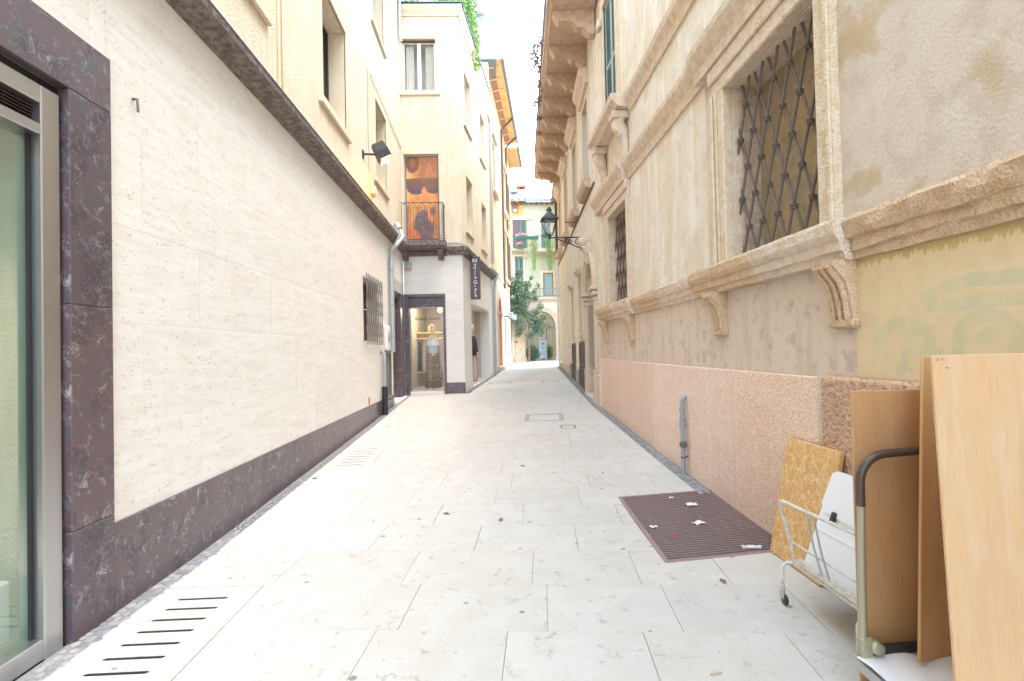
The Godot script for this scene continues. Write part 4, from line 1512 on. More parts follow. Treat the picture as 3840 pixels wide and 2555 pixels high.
	# barred windows in stone frames
	for w in [w1, w2]:
		var near: bool = w[0] > -6
		var jw := 0.24
		var fb := MB.new()
		fb.box(Vector3(w[0] - jw, 2.318, -0.05), Vector3(w[0] + 0.004, 3.95, 0.05), 0.012)
		fb.box(Vector3(w[0] - jw, 2.318, 0.05), Vector3(w[0] - jw + 0.07, 3.95, 0.075), 0.01)
		fb.box(Vector3(w[0] - jw + 0.085, 2.318, 0.05), Vector3(w[0] - 0.1, 3.95, 0.062), 0.006)
		var win := obj("window_frame", fb, M.pale_stone, t)
		fb = MB.new()
		fb.box(Vector3(w[1] - 0.004, 2.318, -0.05), Vector3(w[1] + 0.17, 3.95, 0.05), 0.012)
		fb.box(Vector3(w[1] + 0.12, 2.318, 0.05), Vector3(w[1] + 0.17, 3.95, 0.072), 0.01)
		obj("jamb", fb, M.pale_stone, win)
		fb = MB.new()
		fb.box(Vector3(w[0] - jw, 3.92, -0.05), Vector3(w[1] + 0.17, 4.198, 0.055), 0.012)
		fb.box(Vector3(w[0] - jw, 4.05, 0.055), Vector3(w[1] + 0.17, 4.198, 0.08), 0.01)
		obj("lintel", fb, M.stone, win)
		# worn stone reveals and the blocked opening
		fb = MB.new()
		fb.box(Vector3(w[0] - 0.06, 2.3, -0.4), Vector3(w[0] + 0.012, 3.95, -0.052), 0.004)
		fb.box(Vector3(w[1] - 0.012, 2.3, -0.4), Vector3(w[1] + 0.06, 3.95, -0.052), 0.004)
		fb.box(Vector3(w[0] + 0.012, 3.92, -0.4), Vector3(w[1] - 0.012, 3.98, -0.052), 0.004)
		fb.box(Vector3(w[0] + 0.012, 2.26, -0.4), Vector3(w[1] - 0.012, 2.325, -0.052), 0.004)
		obj("reveal", fb, M.stone, win)
		fb = MB.new()
		fb.wall(w[0] - 0.02, w[1] + 0.02, 2.3, 3.97, -0.42, -0.3)
		obj("blocked_opening", fb, M.ochre_render, win)
		var g := thing("window_grille", ("rusty diagonal iron lattice grille on the wide barred window above the pink stone base" if near else "rusty diagonal iron lattice grille on the narrow-looking window beside the arched portal"), "window grille", t.transform * Transform3D(Basis.IDENTITY, Vector3(w[0], 2.32, -0.1)), "iron lattice window grilles")
		lattice(g, 0.0, w[1] - w[0], 0.0, 1.6, 0.113, 0.275, 0.0, 0.0115)
	# first-floor shutters
	var ff := MB.new()
	ff.frame(w3[0], w3[1], w3[2], w3[3], 0.15, -0.05, 0.04, 0.01)
	ff.box(Vector3(w3[0] - 0.2, 7.55, 0.04), Vector3(w3[0] + 0.02, 7.72, 0.12), 0.02)
	var sf := obj("shutter_window", ff, M.pale_stone, t)
	shutter(sf, w3[0], (w3[0] + w3[1]) / 2 - 0.003, w3[2], w3[3], -0.06, M.teal_shutter, 0.048, false)
	shutter(sf, (w3[0] + w3[1]) / 2 + 0.003, w3[1], w3[2], w3[3], -0.06, M.teal_shutter, 0.048, false)
	bx("room_back", Vector3(w3[0], w3[2], -0.44), Vector3(w3[1], w3[3], -0.4), M.dark_room, sf, 0.0)
	bx("eaves", Vector3(-10.5, 11.5, -0.45), Vector3(6.0, 11.7, 0.6), M.stone, t, 0.02)
	# grey standpipe with a valve
	var sp := thing("standpipe", "grey plastic standpipe with brass valve rising from the pebble gutter", "pipe", at(2.2, 0.08, 5.76))
	var pb := MB.new()
	pb.tube([Vector3(-0.045, 0, 0), Vector3(-0.045, 0.78, 0), Vector3(-0.042, 0.835, 0), Vector3(-0.025, 0.875, 0), Vector3(0.02, 0.895, 0), Vector3(0.06, 0.895, 0)], 0.026, 12)
	obj("pipe", pb, M.grey_pvc, sp)
	for y in [[0.52, 0.6, 0.036], [0.62, 0.635, 0.034], [0.72, 0.76, 0.033], [0.64, 0.645, 0.036]]:
		pb = MB.new()
		pb.tube([Vector3(-0.045, y[0], 0), Vector3(-0.045, y[1], 0)], y[2], 12)
		obj("coupling", pb, M.grey_pvc, sp)
	pb = MB.new()
	pb.tube([Vector3(-0.045, 0.31, 0), Vector3(-0.045, 0.345, 0), Vector3(-0.045, 0.38, 0)], [0.03, 0.042, 0.03], 10)
	pb.tube([Vector3(-0.045, 0.345, 0), Vector3(-0.055, 0.345, 0.07)], 0.014, 8)
	pb.tube([Vector3(-0.055, 0.345, 0.06), Vector3(-0.057, 0.345, 0.085)], 0.026, 10)
	obj("valve", pb, M.iron, sp)
	pb = MB.new()
	pb.tube([Vector3(-0.045, 0.2, 0), Vector3(0.01, 0.21, 0.01)], 0.01, 6)
	pb.tube([Vector3(-0.045, 0.19, 0), Vector3(-0.045, 0.205, 0)], 0.031, 10)
	obj("wall_clip", pb, M.grey_iron, sp)

func arch_points(cx: float, spring: float, r: float, n := 14, ry := 0.0) -> PackedVector2Array:
	var p := PackedVector2Array()
	for i in n + 1:
		var f := PI * i / n
		p.append(Vector2(cx + cos(f) * r, spring + sin(f) * (ry if ry > 0.0 else r)))
	return p

func arch_ring(b: MB, cx: float, spring: float, r: float, w: float, z0: float, z1: float, n := 14, ry := 0.0) -> void:
	var a := arch_points(cx, spring, r, n, ry)
	var c := arch_points(cx, spring, r + w, n, (ry if ry > 0.0 else r) + w)
	for i in n:
		b.prism(PackedVector2Array([a[i], c[i], c[i + 1], a[i + 1]]), z0, z1)

func script_text(called: String, words: String, size: float, parent: Node, xf: Transform3D, m: Material, depth := 0.01) -> MeshInstance3D:
	var tm := TextMesh.new()
	var f := SystemFont.new()
	f.font_names = PackedStringArray(["Droid Sans"])
	f.font_italic = true
	tm.font = f
	tm.text = words
	tm.font_size = 64
	tm.pixel_size = size / 64.0
	tm.depth = depth
	return inst(called, tm, m, parent, xf)

# ---------- corner shop across the end of the wall ----------
func build_corner_shop() -> void:
	var xf := along(Vector2(-2.3, 13.7), Vector2(-0.72, 13.68))
	var t := thing("corner_shop_building", "cream corner building with stone shop front, iron balcony and roof terrace", "building", xf)
	var disp := [0.13, 1.04, 0.44, 3.0]
	var post := [0.06, 1.0, 4.5, 6.82]
	var win := [0.06, 0.97, 8.55, 9.94]
	var L := 1.58
	var trav := [M.trav0, M.trav1, M.trav2, M.trav3]
	var b := MB.new()
	b.wall(0.0, L - 0.035, 0.1, 4.12, -0.35, -0.032, [disp])
	obj("masonry", b, M.pale_render, t)
	panels(t, "cladding_slab", trav, 0.0, L, 0.2, 4.1, 0.62, 0.9, -0.03, 0.0, [[-0.1, 1.1, 0.0, 3.07], [1.0, 2.0, 0.0, 0.7]], 0.3)
	bx("plinth_slab", Vector3(1.1, 0.2, -0.03), Vector3(L + 0.012, 0.7, 0.014), M.marble0, t, 0.006)
	# portal
	bx("portal_slab", Vector3(0.0, 0.2, -0.1), Vector3(0.13, 3.07, 0.03), M.marble1, t, 0.005)
	bx("portal_slab", Vector3(1.03, 0.2, -0.1), Vector3(1.1, 3.07, 0.03), M.marble2, t, 0.005)
	bx("portal_slab", Vector3(0.13, 2.99, -0.1), Vector3(1.03, 3.07, 0.03), M.marble0, t, 0.005)
	bx("portal_slab", Vector3(0.13, 2.73, -0.12), Vector3(1.03, 2.988, -0.03), M.marble1, t, 0.005)
	bx("threshold", Vector3(0.13, 0.3, -0.2), Vector3(1.04, 0.475, 0.02), M.trav2, t, 0.008)
	var fr := MB.new()
	fr.frame(0.17, 1.0, 0.51, 2.7, 0.03, -0.12, -0.07, 0.004)
	var dw := obj("display_window", fr, M.steel, t)
	bx("pane", Vector3(0.17, 0.51, -0.1), Vector3(1.0, 2.7, -0.095), M.glass, dw, 0.0)
	script_text("window_lettering", "Manila Grace", 0.115, dw, Transform3D(Basis.IDENTITY, Vector3(0.6, 2.42, -0.088)), M.dark_cloth, 0.002)
	# interior of the shop
	var rm := MB.new()
	rm.t = Transform3D(Basis(Vector3.RIGHT, Vector3(0, 0, -1), Vector3.UP), Vector3.ZERO)
	rm.prism(PackedVector2Array([Vector2(0.0, 0.36), Vector2(1.26, 0.36), Vector2(1.86, 4.2), Vector2(0.0, 4.2)]), 0.2, 0.46)
	obj("shop_floor", rm, M.shop_floor, t)
	rm = MB.new()
	rm.box(Vector3(-0.1, 0.46, -4.3), Vector3(1.87, 3.0, -4.2))
	rm.box(Vector3(-0.1, 0.46, -4.2), Vector3(0.0, 3.0, -0.36))
	rm.t = Transform3D(Basis(Vector3.RIGHT, Vector3(0, 0, -1), Vector3.UP), Vector3.ZERO)
	rm.prism(PackedVector2Array([Vector2(-0.1, 0.36), Vector2(1.26, 0.36), Vector2(1.88, 4.3), Vector2(-0.1, 4.3)]), 3.0, 3.1)
	obj("shop_interior", rm, M.beige_panel, t)
	var al := OmniLight3D.new()
	al.name = "shop_lamp"
	al.position = Vector3(0.8, 2.75, -1.4)
	al.light_energy = 0.42
	al.omni_range = 8.0
	al.omni_attenuation = 2.0
	al.light_size = 0.08
	al.light_color = Color(1.0, 0.92, 0.8)
	al.shadow_enabled = true
	t.add_child(al)
	var bulb := MB.new()
	bulb.lathe([Vector2(0.02, -0.08), Vector2(0.08, -0.03), Vector2(0.08, 0.03), Vector2(0.02, 0.08)], Vector3(0.8, 2.75, -1.4), 12)
	var em := mat(Color(1, 0.95, 0.85), 0.5)
	em.emission_enabled = true
	em.emission = Color(1.0, 0.88, 0.7)
	em.emission_energy_multiplier = 0.5
	obj("ceiling_lamp", bulb, em, t)
	# upper storeys
	b = MB.new()
	b.wall(0.0, L, 4.12, 10.6, -0.35, 0.0, [post, win])
	obj("rendered_wall", b, M.cream, t)
	b = MB.new()
	b.frame(post[0], post[1], post[2], post[3], 0.11, -0.02, 0.02, 0.008)
	var pf := obj("tall_window", b, M.cream_trim, t)
	b = MB.new()
	b.frame(post[0] + 0.03, post[1] - 0.03, post[2] + 0.03, post[3] - 0.03, 0.03, -0.12, -0.06, 0.005)
	obj("sash", b, M.zinc, pf)
	window(t, win[0], win[1], win[2], win[3], {"depth": 0.14, "trim": 0.11, "lights": 2, "curtain": true})
	bx("head_shadow_strip", Vector3(win[0], win[3] - 0.045, -0.12), Vector3(win[1], win[3], -0.06), M.copper, t, 0.0)  # brown strip painted as the thin shadow line under the window head
	var corn := [Vector2(0, 10.55), Vector2(0.03, 10.55), Vector2(0.04, 10.62), Vector2(0.09, 10.7), Vector2(0.12, 10.82), Vector2(0, 10.85)]
	b = MB.new()
	b.mould(corn, 0.0, L + 0.12)
	obj("roof_cornice", b, M.cream_trim, t)
	bx("flashing", Vector3(0.0, 10.852, -0.3), Vector3(L + 0.15, 10.87, 0.15), M.roof_metal, t, 0.0)
	b = MB.new()
	b.mould([Vector2(0, 4.1), Vector2(0.04, 4.1), Vector2(0.06, 4.16), Vector2(0.14, 4.2), Vector2(0.16, 4.3), Vector2(0, 4.34)], 1.2, L + 0.15, 6, 0.006, 3)
	obj("cornice_stone", b, M.dark_stone, t)
	b = MB.new()
	b.box(Vector3(0.0, 4.08, 0.0), Vector3(1.2, 4.2, 0.06), 0.01)
	obj("cornice_stone", b, M.dark_stone, t)
	for s in [0.03, 0.05]:
		b = MB.new()
		b.tube([Vector3(1.22, 4.37 + s, 0.05), Vector3(1.5, 4.37 + s, 0.07), Vector3(1.68, 4.3 + s, 0.1), Vector3(1.72, 4.1, 0.02)], 0.013, 6)
		obj("cable", b, M.zinc, t)
	# balcony: slab, brackets, railing
	b = MB.new()
	b.mould([Vector2(0, 4.21), Vector2(0.4, 4.23), Vector2(0.44, 4.27), Vector2(0.48, 4.29), Vector2(0.48, 4.41), Vector2(0, 4.42)], -0.02, 1.18, 12, 0.006, 5)
	var bs := obj("balcony_slab", b, M.dark_stone, t)
	for s in [0.08, 1.02]:
		b = MB.new()
		b.t = Transform3D(Basis(Vector3(0, 0, 1), Vector3.UP, Vector3(-1, 0, 0)), Vector3(s, 0, 0))
		b.prism(PackedVector2Array([Vector2(0.0, 3.96), Vector2(0.06, 3.96), Vector2(0.14, 4.05), Vector2(0.3, 4.12), Vector2(0.34, 4.21), Vector2(0.0, 4.21)]), -0.07, 0.07)
		obj("bracket", b, M.dark_stone, bs)
	var ry0 := 4.46
	var ry1 := 5.4
	var zf := 0.42
	var rail := MB.new()
	rail.bar(Vector3(0.0, ry1, zf), Vector3(1.12, ry1, zf), 0.03, 0.014)
	rail.bar(Vector3(0.0, ry0, zf), Vector3(1.12, ry0, zf), 0.02, 0.012)
	rail.bar(Vector3(1.12, ry1, zf), Vector3(1.12, ry1, 0.0), 0.03, 0.014)
	rail.bar(Vector3(1.12, ry0, zf), Vector3(1.12, ry0, 0.0), 0.02, 0.012)
	var ro := obj("railing", rail, M.grey_iron, bs)
	for s in 5:
		var x0 := 0.06 + s * 0.222
		var lp := []
		for i in 9:
			var f := PI * i / 8.0
			lp.append(Vector3(x0 + 0.075 - cos(f) * 0.075, ry1 - 0.1 + sin(f) * 0.075, zf))
		for i in 9:
			var f := PI * i / 8.0
			lp.append(Vector3(x0 + 0.075 + cos(f) * 0.075, ry0 + 0.12 - sin(f) * 0.075, zf))
		var lb := MB.new()
		lb.tube(lp, 0.0065, 5, true)
		obj("iron_loop", lb, M.grey_iron, ro)
		var vb := MB.new()
		vb.bar(Vector3(x0 + 0.185, ry0, zf), Vector3(x0 + 0.185, ry1, zf), 0.011, 0.011)
		vb.bar(Vector3(x0 + 0.075, ry0, zf), Vector3(x0 + 0.075, ry1, zf), 0.009, 0.009)
		obj("iron_bar", vb, M.grey_iron, ro)
	for z in [0.06, 0.14, 0.22, 0.3, 0.38]:
		var vb := MB.new()
		vb.bar(Vector3(1.12, ry0, z), Vector3(1.12, ry1, z), 0.011, 0.011)
		obj("iron_bar", vb, M.grey_iron, ro)
	# street side of the corner building
	var sx := along(Vector2(-0.72, 13.68), Vector2(0.02, 18.4))
	var rel := xf.affine_inverse() * sx
	var side := Node3D.new()
	side.name = "street_side"
	side.transform = rel
	add_child(side)
	var L2 := 5.0
	var so := [1.06, 4.4, 0.5, 2.9]
	b = MB.new()
	b.wall(0.03, L2, 0.1, 4.12, -0.35, -0.032, [so])
	obj("masonry", b, M.pale_render, side)
	panels(side, "cladding_slab", trav, 0.002, L2, 0.72, 4.1, 1.2, 1.6, -0.03, 0.0, [so], 0.5)
	panels(side, "plinth_slab", [M.trav3], 0.002, L2, 0.1, 0.718, 0.7, 1.2, -0.03, 0.01, [so], 0.4)
	var uw := [[0.62, 1.5, 4.95, 6.45], [3.1, 4.0, 4.95, 6.4], [0.62, 1.5, 7.95, 9.4], [3.1, 4.0, 7.95, 9.4]]
	b = MB.new()
	b.wall(0.0, L2, 4.12, 10.6, -0.35, 0.0, uw)
	obj("rendered_wall", b, M.cream, side)
	for q in uw:
		window(side, q[0], q[1], q[2], q[3], {"depth": 0.26, "trim": 0.1, "lights": 1})
	b = MB.new()
	b.mould([Vector2(0, 4.1), Vector2(0.04, 4.1), Vector2(0.06, 4.16), Vector2(0.14, 4.2), Vector2(0.16, 4.3), Vector2(0, 4.34)], -0.1, L2 + 0.2, 30, 0.006, 9)
	obj("cornice_stone", b, M.dark_stone, side)
	b = MB.new()
	b.mould(corn, -0.05, L2)
	obj("roof_cornice", b, M.cream_trim, side)
	bx("flashing", Vector3(-0.05, 10.852, -0.3), Vector3(L2, 10.87, 0.15), M.roof_metal, side, 0.0)
	# second display window, set back in a stone reveal
	b = MB.new()
	b.box(Vector3(1.06, 0.3, -0.5), Vector3(4.4, 0.52, 0.0), 0.006)
	obj("sill_stone", b, M.trav1, side)
	bx("reveal", Vector3(4.3, 0.52, -0.5), Vector3(4.42, 2.9, -0.002), M.trav2, side, 0.004)
	bx("reveal_panel", Vector3(3.05, 0.52, -0.52), Vector3(4.3, 2.9, -0.44), M.beige_panel, side, 0.004)
	bx("reveal_head", Vector3(1.06, 2.88, -0.5), Vector3(4.4, 2.92, -0.034), M.trav0, side, 0.0)
	b = MB.new()
	b.frame(1.1, 3.0, 0.56, 2.8, 0.04, -0.46, -0.4, 0.004)
	var sw := obj("display_window", b, M.black_metal, side)
	bx("pane", Vector3(1.1, 0.56, -0.44), Vector3(3.0, 2.8, -0.435), M.glass, sw, 0.0)
	# rain pipe at the far end
	b = MB.new()
	b.tube([Vector3(L2 + 0.1, 4.5, 0.06), Vector3(L2 + 0.12, 4.3, 0.24), Vector3(L2 + 0.1, 4.1, 0.12), Vector3(L2 + 0.08, 3.7, 0.08), Vector3(L2 + 0.08, 0.6, 0.08)], 0.05, 8)
	obj("rain_pipe", b, M.zinc, side)
	for c in side.get_children():
		side.remove_child(c)
		c.name = numbered(t, c.name.rstrip("0123456789").trim_suffix("_"))
		c.transform = rel * c.transform
		t.add_child(c, true)
	side.free()
	# flat roof behind
	b = MB.new()
	b.box(Vector3(0.0, 10.45, -5.0), Vector3(1.5, 10.6, -0.05))
	obj("roof", b, M.roof_metal, t)
	b = MB.new()
	for s in [0.05, 0.55, 1.0, 1.4]:
		b.tube([Vector3(s, 10.87, 0.05), Vector3(s, 11.7, 0.05)], 0.018, 6)
	b.tube([Vector3(0.0, 11.55, 0.05), Vector3(1.45, 11.55, 0.05)], 0.016, 6)
	b.tube([Vector3(0.0, 11.2, 0.05), Vector3(1.45, 11.2, 0.05)], 0.012, 6)
	obj("terrace_railing", b, M.grey_iron, t)
	# poster in the tall window
	var PW := 200
	var PH := 480
	var im := Image.create(PW, PH, false, Image.FORMAT_RGB8)
	var nz := FastNoiseLite.new()
	nz.seed = 5
	nz.frequency = 0.02
	for y in PH:
		for x in PW:
			var n := nz.get_noise_2d(x, y)
			var u := float(x) / PW
			var v := float(y) / PH
			var soft := func(cx0: float, cy0: float, rx: float, ry: float) -> float:
				return clamp((1.0 - Vector2((u - cx0) / rx, (v - cy0) / ry).length() + n * 0.08) * 9.0, 0.0, 1.0)
			var c := Color8(214, 128, 72).lerp(Color8(236, 168, 96), clamp(n + 0.5, 0, 1))
			c = c.lerp(Color8(168, 104, 64).lerp(Color8(196, 122, 74), clamp(n * 2 + 0.5, 0, 1)), clamp((u - 0.3) * 8.0, 0, 1) * clamp((0.4 - v) * 9.0, 0, 1))
			c = c.lerp(Color8(244, 190, 112), clamp((0.22 - u - (v - 0.22) * 0.3) * 9.0, 0, 1) * clamp((v - 0.1) * 9.0, 0, 1) * clamp((0.62 - v) * 9.0, 0, 1))
			c = c.lerp(Color8(120, 72, 52), soft.call(0.2, 0.07, 0.22, 0.13))
			c = c.lerp(Color8(222, 148, 88), soft.call(0.2, 0.07, 0.1, 0.06) * 0.3)
			c = c.lerp(Color8(128, 84, 66), soft.call(0.5, 0.3, 0.7, 0.05))
			c = c.lerp(Color8(104, 74, 66).lerp(Color8(70, 66, 92), clamp((v - 0.33) * 9.0, 0, 1)), soft.call(0.3, 0.36, 0.33, 0.1))
			c = c.lerp(Color8(112, 78, 66).lerp(Color8(84, 66, 70), clamp((v - 0.35) * 9.0, 0, 1)), soft.call(0.86, 0.35, 0.34, 0.1))
			c = c.lerp(Color8(224, 140, 84), soft.call(0.56, 0.45, 0.1, 0.09))
			c = c.lerp(Color8(98, 80, 96).lerp(Color8(122, 98, 106), clamp(n * 3 + 0.3, 0, 1)), soft.call(0.52, 0.88, 0.34, 0.25))
			c = c.lerp(Color8(240, 140, 70), soft.call(0.84, 0.68, 0.2, 0.12))
			c = c.lerp(Color8(130, 92, 90), soft.call(0.82, 0.66, 0.1, 0.05))
			c = c.lerp(Color8(226, 116, 60), soft.call(0.14, 0.97, 0.3, 0.1))
			c = c.lerp(Color8(168, 124, 96), 0.22)
			im.set_pixel(x, y, c)
	var pm := mat(Color.WHITE, 0.5)
	pm.albedo_texture = ImageTexture.create_from_image(im)
	b = MB.new()
	b.uvquad(Vector3(0, 0, 0.012), Vector3(0.84, 0, 0.012), Vector3(0.84, 2.22, 0.012), Vector3(0, 2.22, 0.012))
	var po := thing("fashion_poster", "tall orange fashion poster with dark sunglasses filling the balcony window", "poster", xf * Transform3D(Basis.IDENTITY, Vector3(0.11, 4.56, -0.1)))
	obj("print", b, pm, po)
	bx("board", Vector3(-0.02, -0.02, -0.02), Vector3(0.86, 2.24, 0.01), M.copper, po, 0.0)
	var gold := mat(lin(0.85, 0.55, 0.25), 0.6)
	script_text("poster_lettering", "Manila Grace", 0.145, po, Transform3D(Basis.IDENTITY, Vector3(0.42, 0.95, 0.016)), gold, 0.002)
	# alarm siren
	var si := thing("alarm_siren", "boxy grey alarm siren with orange lens under the balcony", "alarm", xf * Transform3D(Basis.IDENTITY, Vector3(0.03, 3.7, 0)))
	bx("back_box", Vector3(0.0, 0.0, 0.0), Vector3(0.2, 0.24, 0.06), M.beige_panel, si, 0.01)
	var dm := MB.new()
	dm.ellipses([[Vector3(0.11, 0.04, 0.06), 0.055, 0.05], [Vector3(0.11, 0.1, 0.06), 0.06, 0.055], [Vector3(0.11, 0.16, 0.06), 0.05, 0.045], [Vector3(0.11, 0.2, 0.06), 0.02, 0.02]])
	obj("dome", dm, M.zinc, si)
	dm = MB.new()
	dm.ellipses([[Vector3(0.11, 0.015, 0.06), 0.05, 0.05], [Vector3(0.11, 0.04, 0.06), 0.058, 0.055]])
	obj("lens", dm, mat(lin(0.75, 0.22, 0.02), 0.4), si)
	# hanging blade sign
	var sg := thing("blade_sign", "tall dark brown hanging sign with white vertical lettering", "sign", at(-0.41, 2.98, 14.4, -0.02))
	bx("sign_box", Vector3(-0.14, 0.0, -0.09), Vector3(0.14, 1.2, 0.0), M.sign_brown, sg, 0.008)
	var word := "Manila Grace"
	var y := 1.09
	for i in word.length():
		if word[i] == " ":
			y -= 0.05
			continue
		script_text("letter", word[i], 0.15 if word[i] == word[i].to_upper() else 0.125, sg, Transform3D(Basis.from_euler(Vector3(0, 0, -0.12 + 0.08 * (i % 3))).scaled(Vector3(1.15, 0.92, 1.0)), Vector3(0.012 * (i % 2) - 0.01, y, 0.002)), M.letter, 0.006)
		y -= 0.108 if i == 0 or i == 7 else 0.09
	for yy in [0.03, 1.17]:
		var ab := MB.new()
		ab.tube([Vector3(-0.16, yy, -0.045), Vector3(-0.26, yy, -0.045)], 0.012, 6)
		obj("arm", ab, M.white_paint, sg)

func row_of_modillions(parent: Node, called: String, s0: float, s1: float, n: int, y: float, out: float, w: float, h: float, m: Material) -> void:
	for k in n:
		var s: float = lerp(s0, s1, (k + 0.5) / n)
		var b := MB.new()
		b.t = Transform3D(Basis(Vector3(0, 0, 1), Vector3.UP, Vector3(-1, 0, 0)), Vector3(s, y, 0))
		b.prism(PackedVector2Array([Vector2(0, -h), Vector2(out * 0.12, -h * 0.98), Vector2(out * 0.3, -h * 0.7), Vector2(out * 0.42, -h * 0.72), Vector2(out * 0.5, -h * 0.5), Vector2(out * 0.72, -h * 0.42), Vector2(out * 0.86, -h * 0.48), Vector2(out * 0.93, -h * 0.3), Vector2(out, -h * 0.12), Vector2(out, 0), Vector2(0, 0)]), -w / 2, w / 2)
		obj(called, b, m, parent)

# ---------- left, beyond the shop ----------
func build_left_far() -> void:
	var xf := along(Vector2(0.02, 18.4), Vector2(1.28, 28.6))
	var t := thing("apricot_building", "tall apricot rendered building with pale ground floor, arched pink doorway and long eaves", "building", xf)
	var L := 7.3
	# ground floor with an arched doorway
	var door := arch_points(2.85, 3.1, 0.8, 14)
	door.append(Vector2(2.05, 0.0))
	door.append(Vector2(3.65, 0.0))
	var b := MB.new()
	for q in Geometry2D.clip_polygons(rect(0.12, 4.4, 0.2, 4.55), door):
		b.prism(q, -0.4, 0.0)
	obj("ground_floor_wall", b, M.pale_render, t)
	b = MB.new()
	b.wall(4.4, L, 0.2, 4.55, -0.4, 0.0, [[4.95, 5.55, 0.9, 3.0]])
	obj("ground_floor_wall", b, M.pale_render, t)
	b = MB.new()
	arch_ring(b, 2.85, 3.1, 0.62, 0.2, -0.4, 0.03)
	b.box(Vector3(2.03, 0.4, -0.4), Vector3(2.23, 3.1, 0.03), 0.01)
	b.box(Vector3(3.47, 0.4, -0.4), Vector3(3.67, 3.1, 0.03), 0.01)
	b.box(Vector3(2.0, 2.95, -0.4), Vector3(2.26, 3.1, 0.07), 0.01)
	b.box(Vector3(3.44, 2.95, -0.4), Vector3(3.7, 3.1, 0.07), 0.01)
	var ad := obj("arched_doorway", b, M.pink_stone_jamb, t)
	bx("door_leaf", Vector3(2.2, 0.4, -0.42), Vector3(3.5, 3.8, -0.36), M.brown_shutter, ad, 0.0)
	bx("door_step", Vector3(1.9, 0.5, -0.1), Vector3(3.8, 0.86, 0.25), M.pale_stone, ad, 0.01)
	bx("side_door", Vector3(4.95, 0.8, -0.35), Vector3(5.55, 3.0, -0.3), M.brown_shutter, t, 0.0)
	bx("base_course", Vector3(3.7, 0.4, 0.0), Vector3(L, 1.15, 0.04), M.taupe_render, t, 0.01)
	b = MB.new()
	b.mould([Vector2(0, 4.5), Vector2(0.05, 4.52), Vector2(0.06, 4.58), Vector2(0, 4.6)], 0.12, L)
	obj("string_course", b, M.cream_trim, t)
	var ups := [[1.3, 2.2, 7.9, 9.7], [5.5, 6.5, 5.0, 6.9], [5.5, 6.5, 8.2, 10.0]]
	b = MB.new()
	b.wall(0.12, L, 4.55, 12.0, -0.4, 0.0, ups)
	obj("upper_wall", b, M.apricot, t)
	for q in ups:
		var w := window(t, q[0], q[1], q[2], q[3], {"depth": 0.2, "trim": 0.12, "mat": M.stone, "lights": 2})
		bx("hood", Vector3(q[0] - 0.2, q[3] + 0.13, 0.0), Vector3(q[1] + 0.2, q[3] + 0.28, 0.14), M.stone, w, 0.02)
		bx("deep_sill", Vector3(q[0] - 0.2, q[2] - 0.3, 0.0), Vector3(q[1] + 0.2, q[2] - 0.13, 0.16), M.stone, w, 0.02)
	# eaves with a gutter
	b = MB.new()
	b.box(Vector3(-0.1, 12.0, -0.3), Vector3(L + 0.2, 12.08, 0.55), 0.0)
	var ev := obj("eaves", b, M.apricot, t)
	row_of_modillions(ev, "eaves_bracket", -0.1, L + 0.2, 9, 12.0, 0.5, 0.09, 0.09, M.apricot)
	b = MB.new()
	b.tube([Vector3(-0.1, 12.06, 0.6), Vector3(L + 0.2, 12.06, 0.6)], 0.075, 8)
	obj("gutter", b, M.roof_metal, ev)
	b = MB.new()
	b.t = Transform3D(Basis(Vector3.RIGHT, -0.32), Vector3(0, 12.1, 0.55))
	b.box(Vector3(-0.1, 0, -3.5), Vector3(L + 0.2, 0.06, 0.0), 0.0)
	obj("roof", b, M.tile, t)
	for s in [[0.35, 4.7, 11.0, M.zinc], [4.7, 4.3, 12.0, M.copper], [6.8, 4.6, 12.0, M.copper]]:
		b = MB.new()
		var pts := [Vector3(s[0], s[1], 0.07), Vector3(s[0], s[2] - 0.5, 0.07)]
		if s[2] > 11.5:
			pts.append(Vector3(s[0], s[2] - 0.35, 0.2))
			pts.append(Vector3(s[0], s[2], 0.58))
		b.tube(pts, 0.05, 8)
		obj("rain_pipe", b, s[3], t)
	# second house, a little paler, up to the end wall
	var t2 := thing("orange_eaves_house", "narrow pale house with orange eaves at the far bend", "building", xf * Transform3D(Basis.IDENTITY, Vector3(L, 0, 0)))
	b = MB.new()
	b.wall(0.0, 2.6, 0.3, 4.55, -0.4, 0.0)
	obj("ground_floor_wall", b, M.pale_render, t2)
	bx("base_course", Vector3(0.0, 0.5, 0.0), Vector3(2.5, 1.25, 0.04), M.taupe_render, t2, 0.01)
	b = MB.new()
	b.wall(0.0, 2.6, 4.55, 11.6, -0.4, 0.0, [[0.9, 1.8, 5.0, 7.0], [0.9, 1.8, 8.2, 10.0]])
	obj("upper_wall", b, M.apricot, t2)
	for q in [[0.9, 1.8, 5.0, 7.0], [0.9, 1.8, 8.2, 10.0]]:
		var w := window(t2, q[0], q[1], q[2], q[3], {"depth": 0.2, "trim": 0.12, "mat": M.stone, "lights": 2})
		shutter(w, q[0] - 0.5, q[0] - 0.13, q[2], q[3], 0.03, M.brown_shutter, 0.06, false)
	b = MB.new()
	b.box(Vector3(-0.1, 11.6, -0.3), Vector3(2.6, 11.7, 0.6), 0.0)
	obj("eaves", b, M.apricot, t2)
	b = MB.new()
	b.tube([Vector3(-0.1, 11.68, 0.64), Vector3(2.6, 11.68, 0.64)], 0.07, 8)
	obj("gutter", b, M.roof_metal, t2)
	# chimney block above the shop roof
	var ch := thing("chimney_block", "pale rendered chimney block with grey flue pipe above the shop roof", "chimney", at(-0.55, 10.0, 18.3))
	b = MB.new()
	b.box(Vector3(-0.1, 0.0, -1.5), Vector3(0.66, 3.3, 0.0), 0.01)
	obj("stack", b, M.cream_trim, ch)
